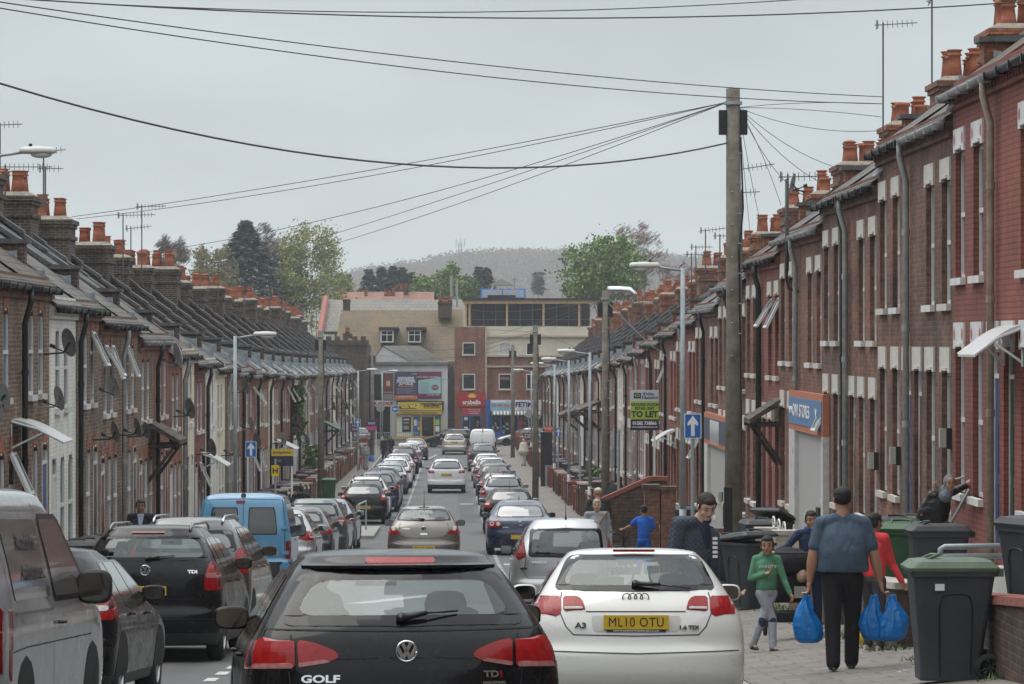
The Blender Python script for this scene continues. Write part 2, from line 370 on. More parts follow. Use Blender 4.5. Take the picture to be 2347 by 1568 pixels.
# ---------------------------------------------------------------- world, sun, camera
w=bpy.data.worlds.new("World"); sc.world=w; w.use_nodes=True
n,l=w.node_tree.nodes,w.node_tree.links
bg=n['Background']; sky=n.new('ShaderNodeTexSky'); sky.sky_type='NISHITA'; sky.sun_disc=False
SUNEL,SUNROT=math.radians(66),math.radians(305)
sky.sun_elevation=SUNEL; sky.sun_rotation=SUNROT; sky.air_density=1.5; sky.dust_density=4
tc=n.new('ShaderNodeTexCoord'); sp=n.new('ShaderNodeSeparateXYZ'); l.new(tc.outputs['Generated'],sp.inputs[0])
cr=n.new('ShaderNodeValToRGB'); e=cr.color_ramp.elements
e[0].position=0.0; e[0].color=(6.3,7.05,7.2,1); e[1].position=1.0; e[1].color=(19.0,19.6,20.0,1)
k=e.new(.14); k.color=(5.05,5.75,5.95,1); k=e.new(.35); k.color=(9.5,10.1,10.6,1)
l.new(sp.outputs[2],cr.inputs[0])
nz=n.new('ShaderNodeTexNoise'); nz.inputs['Scale'].default_value=7; nz.inputs['Detail'].default_value=4; nz.inputs['Roughness'].default_value=.5
mp=n.new('ShaderNodeMapping'); mp.inputs['Scale'].default_value=(1,1,3); l.new(tc.outputs['Generated'],mp.inputs[0]); l.new(mp.outputs[0],nz.inputs['Vector'])
mr=n.new('ShaderNodeMapRange'); mr.inputs[1].default_value=.3; mr.inputs[2].default_value=.7; mr.inputs[3].default_value=.88; mr.inputs[4].default_value=1.10; l.new(nz.outputs['Fac'],mr.inputs[0])
vm=n.new('ShaderNodeVectorMath'); vm.operation='SCALE'; l.new(cr.outputs[0],vm.inputs[0]); l.new(mr.outputs[0],vm.inputs[3])
mx=n.new('ShaderNodeMix'); mx.data_type='RGBA'; mx.inputs[0].default_value=.9; l.new(sky.outputs[0],mx.inputs[6]); l.new(vm.outputs[0],mx.inputs[7])
l.new(mx.outputs[2],bg.inputs[0]); bg.inputs[1].default_value=.085
sl=bpy.data.lights.new('sun','SUN'); sl.energy=1.2; sl.angle=math.radians(50); sl.color=(1,.96,.9)
so=bpy.data.objects.new('sun',sl); col.objects.link(so)
# sun behind and to the left of the camera: light travels forward, rightwards and down
sdir=Vector((math.sin(SUNROT)*math.cos(SUNEL),math.cos(SUNROT)*math.cos(SUNEL),math.sin(SUNEL)))
so.rotation_euler=sdir.to_track_quat('Z','Y').to_euler()
cam=bpy.data.cameras.new('camera'); co=bpy.data.objects.new('camera',cam); col.objects.link(co); sc.camera=co
cam.sensor_width=36; cam.lens=F/2347*36; cam.clip_start=.5; cam.clip_end=6000
co.location=(0,0,0); co.rotation_euler=(PI/2,0,-YAW)
sc.view_settings.view_transform='Standard'; sc.view_settings.look='None'; sc.view_settings.gamma=1; sc.view_settings.exposure=.36
sc.cycles.max_bounces=6; sc.cycles.transparent_max_bounces=12; sc.cycles.volume_bounces=0
# ---------------------------------------------------------------- terraced houses
FX=7.2
PITCH=4.4
RE=[(42,3.72),(50,3.6),(60,2.95),(70,2.42),(86,1.8),(102,.85),(124,.05),(145,-.7),(170,-1.2),(225,-2.0),(281,-2.6)]
LE=[(52,1.35),(58,1.1),(67,.78),(76,.5),(84,.2),(94,-.26),(106,-.65),(128,-1.05),(160,-1.45),(189,-1.68),(230,-1.95),(264,-2.2)]
def T(s,u,v,z): return (s*v,u,z)
def sbox(b,s,u0,u1,v0,v1,z0,z1):
    x=sorted((s*v0,s*v1)); b.box(x[0],x[1],u0,u1,z0,z1)
def facade(s,ops,bottom,wallm,recess=.11,W=PITCH,arch=False,reveal=None):
    """front wall with real openings; ops=(u0,u1,z0,z1)"""
    b=MB().mat(wallm)
    us=sorted(set([0,W]+[o[0] for o in ops]+[o[1] for o in ops])); zs=sorted(set([bottom,.05]+[o[2] for o in ops]+[o[3] for o in ops]))
    for ua,ub in zip(us,us[1:]):
        for za,zb in zip(zs,zs[1:]):
            cu,cz=(ua+ub)/2,(za+zb)/2
            if any(o[0]<cu<o[1] and o[2]<cz<o[3] for o in ops): continue
            b.poly([T(s,ua,0,za),T(s,ub,0,za),T(s,ub,0,zb),T(s,ua,0,zb)])
    rb=MB().mat(reveal or wallm) if False else b
    for u0,u1,z0,z1 in ops:
        if reveal: b.mat(reveal)
        b.poly([T(s,u0,0,z0),T(s,u0,recess,z0),T(s,u0,recess,z1),T(s,u0,0,z1)])
        b.poly([T(s,u1,0,z0),T(s,u1,recess,z0),T(s,u1,recess,z1),T(s,u1,0,z1)])
        b.poly([T(s,u0,0,z1),T(s,u1,0,z1),T(s,u1,recess,z1),T(s,u0,recess,z1)])
        b.poly([T(s,u0,0,z0),T(s,u1,0,z0),T(s,u1,recess,z0),T(s,u0,recess,z0)])
        b.mat(wallm)
        if arch:      # brick filling over the curved head
            c=(u0+u1)/2; r=(u1-u0)/2; n=6
            for side in (-1,1):
                pts=[(c+side*r,z1)]+[(c+side*r*math.cos(PI/2*k/n),z1-r*.8+r*.8*math.sin(PI/2*k/n)) for k in range(n+1)]
                for v in (0,):
                    b.prism([T(s,p[0],0,p[1]) for p in pts],(s*recess*.9,0,0))
    # body behind: side and back walls
    b.poly([T(s,0,0,bottom),T(s,0,7.6,bottom),T(s,0,7.6,.05),T(s,0,3.8,2.65),T(s,0,0,.05)])
    b.poly([T(s,W,0,bottom),T(s,W,7.6,bottom),T(s,W,7.6,.05),T(s,W,3.8,2.65),T(s,W,0,.05)])
    b.poly([T(s,0,7.6,bottom),T(s,W,7.6,bottom),T(s,W,7.6,.05),T(s,0,7.6,.05)])
    return b.mesh('wall')
def window_frame(s,w,h,arch=False,sash=True,open_=0,fm=None):
    """frame with meeting rail; local origin bottom centre on the recessed plane"""
    b=MB().mat(fm or WHITE); t=.06; d=.045
    sbox(b,s,-w/2,-w/2+t,-d,0,0,h); sbox(b,s,w/2-t,w/2,-d,0,0,h)
    sbox(b,s,-w/2+t,w/2-t,-d,0,0,t); sbox(b,s,-w/2+t,w/2-t,-d,0,h-t,h)
    m=h*(.68 if open_ else .5)
    sbox(b,s,-w/2+t,w/2-t,-d-.012,-.005,m-.03,m+.035)
    return b.mesh('frame')
def casement(s,w,h):
    b=MB().mat(WHITE); t=.05
    sbox(b,s,-w/2,-w/2+t,-.025,.025,-h,0); sbox(b,s,w/2-t,w/2,-.025,.025,-h,0)
    sbox(b,s,-w/2+t,w/2-t,-.025,.025,-h,-h+t); sbox(b,s,-w/2+t,w/2-t,-.025,.025,-t,0)
    b.mat(DARKGLASS); sbox(b,s,-w/2+t,w/2-t,-.008,.008,-h+t,-t)
    return b.mesh('open_casement')
def pane(s,w,h):
    b=MB().mat(DARKGLASS); b.poly([T(s,-w/2,-.012,0),T(s,w/2,-.012,0),T(s,w/2,-.012,h),T(s,-w/2,-.012,h)])
    b.mat(CURTAIN); b.poly([T(s,-w/2,-.009,h*.52),T(s,-w*.12,-.009,h*.52),T(s,-w*.2,-.009,h),T(s,-w/2,-.009,h)])
    return b.mesh('pane')
def lintel_block(s,w,h,dots):
    b=MB().mat(LINTELW if dots else LINTEL)
    pts=[(-w/2,0),(-w*.32,0),(-w*.26,.07),(w*.26,.07),(w*.32,0),(w/2,0),(w/2,h),(-w/2,h)]
    b.prism([T(s,p[0],-.03,p[1]) for p in pts],(s*.06,0,0))
    sbox(b,s,-w*.3,w*.3,-.055,0,.03,.075)
    if dots:
        b.mat(REDDOT)
        for u in (-w*.38,w*.38):
            b.poly([T(s,u+.055*math.cos(2*PI*k/10),-.034,h*.55+.085*math.sin(2*PI*k/10)) for k in range(10)])
    return b.mesh('lintel')
def sill_block(s,w,m):
    b=MB().mat(m); sbox(b,s,-w/2-.06,w/2+.06,-.075,.1,-.10,0); return b.mesh('sill')
def arch_head(s,w):
    b=MB().mat(ARCH); r=w/2; n=8
    for k in range(n):
        a0,a1=PI*k/n,PI*(k+1)/n
        q=lambda a,R,e: T(s,-R*math.cos(a),-.012,-r*.8+ (R*.8)*math.sin(a)+e*abs(math.sin(a)))
        b.poly([q(a0,r,0),q(a1,r,0),q(a1,r+.02,.26),q(a0,r+.02,.26)])
    return b.mesh('brick_arch')
def door_mesh(s,w,h,c,fan=True):
    b=MB().mat(c); sbox(b,s,-w/2+.05,w/2-.05,-.045,0,0,h-.4)
    for (a0,a1) in ((.12,.8),(.95,1.6)):
        for (u0,u1) in ((-w*.34,-w*.05),(w*.05,w*.34)):
            sbox(b,s,u0,u1,-.062,-.045,a0,min(a1,h-.5))
    b.mat(WHITE); sbox(b,s,-w/2,-w/2+.05,-.06,0,0,h); sbox(b,s,w/2-.05,w/2,-.06,0,0,h); sbox(b,s,-w/2+.05,w/2-.05,-.06,0,h-.4,h-.34); sbox(b,s,-w/2+.05,w/2-.05,-.06,0,h-.05,h)
    b.mat(DARKGLASS); b.poly([T(s,-w/2+.05,-.02,h-.34),T(s,w/2-.05,-.02,h-.34),T(s,w/2-.05,-.02,h-.05),T(s,-w/2+.05,-.02,h-.05)])
    return b.mesh('door')
def roof_mesh(s,W,m):
    b=MB().mat(m)
    rz=2.72; e=-.12
    b.prism([T(s,0,-.14,e+.02),T(s,0,3.8,rz),T(s,0,7.8,e+.02),T(s,0,7.8,e-.06),T(s,0,3.8,rz-.1),T(s,0,-.14,e-.06)],(0,W,0))
    return b.mesh('roof')
def roof_z(v): return -.1+(v+.22)/(4.02)*2.82
def party_wall(s,lm):
    """brick wall between two roofs: coping slabs on the slope, upright front end"""
    b=MB().mat(lm); t=.36
    pts=[(.02,-.3),(.02,.15),(.42,.3),(.42,.98),(1.0,.98),(3.6,3.05),(4.0,3.05),(4.0,2.3)]
    b.prism([T(s,-t/2,p[0],p[1]) for p in pts],(0,t,0)); b.obj
    return b.mesh('party_wall')
def coping(s):
    b=MB().mat(COPING); t=.5
    b.prism([T(s,-t/2,p[0],p[1]) for p in ((.34,.98),(1.02,.98),(1.02,1.08),(.34,1.05))],(0,t,0))
    n=5
    for k in range(n):
        v0=.98+(3.65-.98)*k/n; v1=.98+(3.65-.98)*(k+1)/n+.08
        z0=.99+(3.05-.98)*(k)/n; z1=z0+(3.05-.98)/n+.04
        o=.04 if k%2 else 0
        b.prism([T(s,-t/2,v0,z0+.02),T(s,-t/2,v1,z1+.0),T(s,-t/2,v1,z1+.09),T(s,-t/2,v0,z0+.13+o*.3)],(0,t,0))
    return b.mesh('coping')
def flashing(s):
    b=MB().mat(LEAD)
    for k in range(3):
        v0=.05+.5*k; z=roof_z(v0)
        b.prism([T(s,-.19,v0,z+.02),T(s,-.19,v0+.56,z+.39),T(s,-.19,v0+.5,z+.50),T(s,-.19,v0+.12,z+.40),T(s,-.19,v0,z+.42)],(0,-.012,0))
    for k in range(3):    # apron lying on the gutter end
        b.prism([T(s,-.2-.16*k,-.12,roof_z(-.12)+.05+.02*k),T(s,-.2-.16*k,.45,roof_z(.45)+.06),T(s,-.34-.16*k,.5,roof_z(.5)+.035),T(s,-.34-.16*k,-.15,roof_z(-.15)+.02)],(0,0,.02))
    return b.mesh('flashing')
def gutter(s,W,down,m,bottom,dv=.0):
    b=MB().mat(m); b.smooth=True
    z=-.17
    ring=lambda u:[T(s,u,-.19+.065*math.cos(a),z+.065*math.sin(a)) for a in [PI+PI*k/6 for k in range(7)]]+[T(s,u,-.125,z+.02),T(s,u,-.255,z+.02)]
    b.loft([ring(0),ring(W)]); b.smooth=False
    for k in range(5):
        u=.2+k*(W-.4)/4; sbox(b,s,u,u+.05,-.27,-.11,z-.085,z+.028)
    return b.mesh('gutter')
def downpipe(s,m,bottom):
    b=MB().mat(m); b.smooth=True
    b.tube([T(s,0,-.19,-.2),T(s,0,-.19,-.42),T(s,0,-.09,-.78),T(s,0,-.09,bottom)],.05,8)
    b.smooth=False
    for z in (-1.6,-3.1,-4.6): 
        if z>bottom: b.lathe([(.062,z-.05),(.062,z+.05)],T(s,0,-.09,0),8)
    return b.mesh('downpipe')
def cornice(s,W,m):
    b=MB().mat(m)
    sbox(b,s,0,W,-.10,0,-.22,-.06); sbox(b,s,0,W,-.06,0,-.36,-.22); 
    for k in range(int(W/.24)): sbox(b,s,.06+k*.24,.18+k*.24,-.085,0,-.30,-.22)
    return b.mesh('cornice')
def chimney(s,lm,nx,ny,seed=0,h=3.75):
    b=MB().mat(lm); hx,hy=.23*nx+.13,.25*ny+.12
    r=[(hx,hy,1.2,h-.62),(hx+.06,hy+.06,h-.62,h-.52),(hx,hy,h-.52,h-.30),(hx+.05,hy+.05,h-.30,h-.20),(hx+.10,hy+.10,h-.20,h-.08)]
    for a,c,z0,z1 in r: b.box(-a,a,-c,c,z0,z1)
    b.mat(MORTARCAP); b.loft([[(sx*(hx+.04),sy*(hy+.04),h-.08) for sx,sy in ((-1,-1),(1,-1),(1,1),(-1,1))],[(sx*(hx-.1),sy*(hy-.1),h+.03) for sx,sy in ((-1,-1),(1,-1),(1,1),(-1,1))]])
    return b.mesh('chimney')
def pot(kind):
    b=MB().mat(TERRA); b.smooth=True; h=.58 if kind!=1 else .5
    prof=[(.165,0),(.135,h*.55),(.125,h*.78),(.155,h*.8),(.155,h*.84),(.13,h*.86),(.135,h*.94),(.165,h*.96),(.165,h),(.12,h),(.12,h-.12)]
    if kind==1: prof=[(.175,0),(.15,.05),(.145,h*.8),(.175,h*.84),(.175,h),(.125,h),(.12,h-.1)]
    if kind==2: prof=[(.19,0),(.15,h*.3),(.12,h*.66),(.17,h*.7),(.13,h*.76),(.13,h*.86),(.19,h*.9),(.10,h*.98),(.02,h)]
    b.lathe(prof,n=14); return b.mesh('chimney_pot')
R_STYLE={0:'REDP2',1:'REDP',2:'R2',3:'R',4:'R',5:'R2',6:'R',7:'R',8:'PINK',9:'R',10:'R2',11:'R',12:'R',13:'R2',14:'REDP',15:'R',16:'PINK',17:'R2',18:'R',19:'REDP',20:'PINK',21:'REDP'}
L_STYLE=['L','L','WHITE','L','L','L','L','PINK','L2','CREAM','REDP','WHITE','CREAM','L','L2','L2','REDP','L','L2','CREAM','L2','L2','PINK','L2','WHITE','L2','L','CREAM','PINK','L','L2','L','L2','L','PINK','WHITE','CREAM','L','L2','WHITE','REDP','L','WHITE','L2','CREAM','L','L','L']
STY={'R':(B_RIGHT,'brown red brick'),'R2':(B_RIGHT2,'dark brown brick'),'REDP':(B_REDP,'red painted brick'),'REDP2':(B_REDP2,'bright red painted brick'),'PINK':(B_PINK,'dusty red painted'),
 'L':(B_LEFT,'weathered brown brick'),'L2':(B_LEFT2,'orange brown brick'),'WHITE':(B_WHITE,'white painted'),'CREAM':(B_CREAM,'cream painted')}
HOUSES=[]
DOORC=[mat('white door',(.6,.6,.6),.4),mat('dark green door',(.02,.05,.03),.35),mat('brown door',(.09,.035,.018),.4),mat('blue door',(.03,.07,.18),.4),mat('maroon door',(.14,.012,.016),.35),mat('black door',(.015,.015,.017),.3)]
rh=random.Random(11)
def build_house(s,idx,d0,eave,style,side_name,total,kindr):
    """origin: facade foot at the near party line, z at the eave line"""
    wallm,desc=STY[style]; W=PITCH
    ordtxt=ordn(idx+1)
    lab=f"{desc} terraced house, {ordtxt} of the {side_name} row counting away from the camera"
    h=empty('terraced_house',(s*FX,d0,gz(d0)),lab,'house','terraced houses of the '+side_name+' row')
    z0=eave-gz(d0)
    def C(name,me,u=0,v=0,z=0,par=None,rot=None,mats=None):
        p=par or h
        off=z0 if par is None else 0
        return inst(name,me,p,(s*v,u,z+off),rot,mats=mats)
    far=d0>150
    mir=idx%2
    bottom=-(eave-gz(d0+W))-.6
    bk=round(bottom*2)/2-.5
    if kindr:
        up=[(.25,1.15),(1.95,2.85)]; gr=[(.25,1.15),(1.9,2.8),(3.35,4.2)]
        if mir: up=[(W-b_,W-a_) for a_,b_ in up][::-1]; gr=[(W-b_,W-a_) for a_,b_ in gr][::-1]
        uz=(-2.76,-.96); gzz=(-5.8,-3.75); dz=-6.35; doori=2 if not mir else 0
        ops=[(a_,b_,*uz) for a_,b_ in up]+[(a_,b_,(dz if i==doori else gzz[0]),gzz[1]) for i,(a_,b_) in enumerate(gr)]
        arch=False
    else:
        up=[(.95,1.65),(2.35,3.05)]; gr=[(.35,1.15),(1.75,2.5),(3.1,3.9)]
        if mir: up=[(W-b_,W-a_) for a_,b_ in up][::-1]; gr=[(W-b_,W-a_) for a_,b_ in gr][::-1]
        uz=(-2.0,-.52); gzz=(-4.75,-2.85); dz=-5.45; doori=0 if not mir else 2
        ops=[(a_,b_,*uz) for a_,b_ in up]+[(a_,b_,(dz if i==doori else gzz[0]),gzz[1]) for i,(a_,b_) in enumerate(gr)]
        arch=s<0 or idx>24
    C('wall',cached(('wall',s,mir,kindr,bk,arch),lambda:facade(s,ops,bk,wallm,recess=.13 if kindr else .055,arch=arch)),mats=[wallm])
    pale=style in('WHITE','CREAM')
    roofm=SLATE if (idx//2)%4 else SLATE2
    rf=C('roof',cached(('roof',s),lambda:roof_mesh(s,W,roofm)),mats=[roofm])
    if idx%2==0 or idx==0:
        pw=B_DARK if s<0 else B_ORANGE
        if far and s>0: pw=B_DARK
        p=C('party_wall',cached(('pw',s),lambda:party_wall(s,pw)),mats=[pw])
        C('coping',cached(('cp',s),lambda:coping(s)),par=p); C('flashing',cached(('fl',s),lambda:flashing(s)),par=p)
        nx,ny=(2,3) if (idx//2)%3 else (3,3)
        if d0>48 or s<0:
            lm=B_DARK if s<0 else (B_ORANGE if (idx//2)%2 else B_RIGHT)
            hh=3.9+rh.uniform(-.25,.2)
            ch=C('chimney',cached(('ch',nx,ny,round(hh*4)),lambda:chimney(s,lm,nx,ny,0,round(hh*4)/4)),u=0,v=4.0,mats=[lm,MORTARCAP])
            for i in range(nx):
                for j in range(ny):
                    if rh.random()<.08: continue
                    k=rh.choice((0,0,1,0,2))
                    q=C('chimney_pot',cached(('pot',k),lambda:pot(k)),u=(j-(ny-1)/2)*.46,v=s*(i-(nx-1)/2)*.46,z=round(hh*4)/4-.02,par=ch)
                    k_=rh.uniform(.95,1.12); q.scale=(k_,k_,rh.uniform(.85,1.2))
    gm=BLACKPIPE if rh.random()<.8 else GREYPIPE
    C('gutter',cached(('gut',s),lambda:gutter(s,W,0,gm,bottom)),mats=[gm])
    if idx%2==1 or rh.random()<.3 or (far and rh.random()<.5):
        pm=BLACKPIPE if rh.random()<.72 else GREYPIPE
        if kindr and idx==1: pm=BEIGEPIPE
        C('downpipe',cached(('dp',s,bk),lambda:downpipe(s,pm,bk+.4)),u=(.12 if idx%2 else W-.2) if not (kindr and idx==1) else .35,mats=[pm])
    cm=wallm if style in('REDP','REDP2','PINK','WHITE','CREAM','R','R2') else (B_LEFT2)
    C('cornice',cached(('cor',s),lambda:cornice(s,W,cm)),mats=[cm])
    for i,(a_,b_,c_,d_) in enumerate(ops):
        w_,hh=b_-a_-.01,d_-c_; cx=(a_+b_)/2; isdoor=(i-2==doori)
        rec=.125 if kindr else .05
        if isdoor:
            dc=rh.choice(DOORC) if not pale else DOORC[0]
            dd=C('door',cached(('door',s,round(w_,2),round(hh,2)),lambda:door_mesh(s,w_,hh,dc)),cx,rec,c_,mats=[dc,WHITE,DARKGLASS])
        else:
            op=rh.random()<(.03 if kindr else .13 if s<0 else .07)
            fr=C('window',cached(('wf',s,round(w_,2),round(hh,2),op),lambda:window_frame(s,w_,hh,open_=op)),cx,rec,c_)
            C('pane',cached(('pn',s,round(w_,2),round(hh,2)),lambda:pane(s,w_-.08,hh)),par=fr)
            if op or (kindr and idx==8 and i<2):
                o=C('open_casement',cached(('oc',s,round(w_,2)),lambda:casement(s,w_-.1,.75)),par=fr,u=0,v=-.06,z=hh-.06)
                o.rotation_euler=(0,s*math.radians(rh.uniform(18,38)),0)
            sm=LINTELW if (style in('REDP','REDP2') or rh.random()<.3) else LINTEL
            C('sill',cached(('sl',s,round(w_,2)),lambda:sill_block(s,w_,sm)),cx,0,c_+.0,mats=[sm]) if (i<2 or True) else None
        if kindr or (s>0 and not arch):
            dots=style in('REDP','REDP2')
            hgt=.33 if i<2 else .37
            C('lintel',cached(('li',s,dots,hgt),lambda:lintel_block(s,1.0,hgt,dots)),cx,0,d_-.01)
        elif not pale:
            ah=C('brick_arch',cached(('ah',s,round(w_,2)),lambda:arch_head(s,w_)),cx,0,d_,mats=[ARCH if style not in('REDP','PINK') else wallm])
    HOUSES.append((s,idx,d0,eave,f"{ordtxt} house of the {side_name} row"))
    return h
NR=54; NL=48
for i in range(NR):
    d0=41.2+PITCH*i
    pair=d0-(i%2)*PITCH+PITCH
    if d0+PITCH>281: break
    build_house(1,i,d0,interp(RE,pair),R_STYLE.get(i,['R','PINK','R2','CREAM','R','L2','REDP','R','WHITE','L'][(i*7)%10]),'right',NR,d0<128)
for i in range(NL):
    d0=53.8+PITCH*i-4.4+4.4
    pair=d0-(i%2)*PITCH+PITCH
    if d0+PITCH>266: break
    build_house(-1,i,d0,interp(LE,pair),L_STYLE[i],'left',NL,False)

# the rows go on behind the camera (seen only in reflections)
def behind(o,dy,lab,grp):
    c=o.copy(); col.objects.link(c); c.parent=None
    for ch in list(o.children): copy_tree(ch,c)
    c.location=(o.location.x,dy,gz(dy)); c['label']=lab; c['group']=grp
HL=[o for o in col.objects if o.name.startswith('terraced_house')]
for s_,src in ((1,[h for h in HL if h.location.x>0][2:4]),(-1,[h for h in HL if h.location.x<0][2:4])):
    for k in range(11):
        behind(src[k%2],(36.8 if s_>0 else 49.4)-PITCH*(k),'brown brick terraced house beside or behind the camera, outside the picture','houses beside and behind the camera')

b=MB().mat(B_LEFT); b.box(-26,26,-62,-52,-2,13); b.mat(SLATE); b.prism([(-27,-63,13),(-27,-57,18),(-27,-51,13)],(54,0,0)); o=b.obj('brick_reflection_block'); tag(o,'large brick building closing the street behind the camera, outside the picture','building')  # unseen block added so car tails reflect dark brick instead of sky
# ---------------------------------------------------------------- cars
def paint(name,c,metal=.0,rough=.28):
    m=mat('car paint '+name,c,rough,metal,coat=1.0)
    n,l=nodes_of(m); b=n['Principled BSDF']
    if 'black' in name: b.inputs['Coat Weight'].default_value=.3; b.inputs['Specular IOR Level'].default_value=.15
    if not b.inputs['Normal'].is_linked:
        tc=n.new('ShaderNodeTexCoord'); a=n.new('ShaderNodeTexNoise'); a.inputs['Scale'].default_value=3.5; a.inputs['Detail'].default_value=6; a.inputs['Roughness'].default_value=.7; l.new(tc.outputs['Object'],a.inputs['Vector'])
        mr=n.new('ShaderNodeMapRange'); mr.inputs[1].default_value=.35; mr.inputs[2].default_value=.75; mr.inputs[3].default_value=rough*.8; mr.inputs[4].default_value=rough+.22; l.new(a.outputs['Fac'],mr.inputs[0]); l.new(mr.outputs[0],b.inputs['Roughness'])
        m2=n.new('ShaderNodeMapRange'); m2.inputs[1].default_value=.4; m2.inputs[2].default_value=.8; m2.inputs[3].default_value=.03; m2.inputs[4].default_value=.14; l.new(a.outputs['Fac'],m2.inputs[0]); l.new(m2.outputs[0],b.inputs['Coat Roughness'])
    return m
RUBBER=mat('tyre rubber',(.018,.018,.018),.8,var=.3,scale=20)
ALLOY=mat('wheel alloy',(.45,.45,.46),.3,metal=.8)
TRIM=mat('dark bumper plastic',(.022,.024,.026),.55,var=.2)
GLOSSBLK=mat('black glass edge',(.005,.006,.007),.12,spec=.3)
SEAM=mat('panel gap',(.008,.008,.008),.8)
def lamp(name,c,sp=.5):
    m=mat(name,c,.22,coat=.25,spec=.3)
    n,l=nodes_of(m); b=n['Principled BSDF']
    if not b.inputs['Base Color'].is_linked:
        tc=n.new('ShaderNodeTexCoord'); a=n.new('ShaderNodeTexVoronoi'); a.inputs['Scale'].default_value=28; l.new(tc.outputs['Object'],a.inputs['Vector'])
        mx=n.new('ShaderNodeMix'); mx.data_type='RGBA'; l.new(a.outputs['Distance'],mx.inputs[0]); mx.inputs[6].default_value=(*c,1); mx.inputs[7].default_value=(*[x*.6 for x in c],1); l.new(mx.outputs[2],b.inputs['Base Color'])
    return m
REDL=lamp('red lamp lens',(.33,.004,.006)); REDD=lamp('deep red lamp lens',(.20,.005,.006)); CLEARL=lamp('clear lamp lens',(.62,.60,.58)); AMBER=lamp('amber lamp lens',(.7,.22,.03)); PINKL=lamp('pale pink lamp lens',(.40,.16,.15))
PLATEY=mat('yellow number plate',(.62,.40,.022),.45,var=.06,scale=12); PLATET=mat('plate lettering',(.012,.012,.012),.6)
CHROME=mat('chrome',(.62,.63,.64),.12,metal=1.0)
INTER=mat('dark cabin fabric',(.022,.023,.025),.85); SEATG=mat('seat fabric',(.03,.031,.033),.8)
CARGLASS=mat('car side glass',(.016,.019,.021),.04,spec=.9,coat=.6)
REARGLASS=mat('car rear glass',(.075,.09,.092),.05,spec=1.0,coat=1.0)
CLEAR=glassmat('clear car glass',(.50,.55,.55),.085)
CLEARW=glassmat('windscreen glass',(.9,.94,.94),.04)
MIRRORG=mat('mirror glass',(.26,.29,.30),.03,metal=1.0)
def pch(tab,t):
    if t<=tab[0][0]: return tab[0][1]
    if t>=tab[-1][0]: return tab[-1][1]
    n=len(tab)
    d=[(tab[i+1][1]-tab[i][1])/(tab[i+1][0]-tab[i][0]) for i in range(n-1)]
    mm=[d[0]]+[0 if d[i-1]*d[i]<=0 else 2*d[i-1]*d[i]/(d[i-1]+d[i]) for i in range(1,n-1)]+[d[-1]]
    for i in range(n-1):
        if t<=tab[i+1][0]:
            h=tab[i+1][0]-tab[i][0]; u=(t-tab[i][0])/h
            return (2*u**3-3*u*u+1)*tab[i][1]+(u**3-2*u*u+u)*h*mm[i]+(-2*u**3+3*u*u)*tab[i+1][1]+(u**3-u*u)*h*mm[i+1]
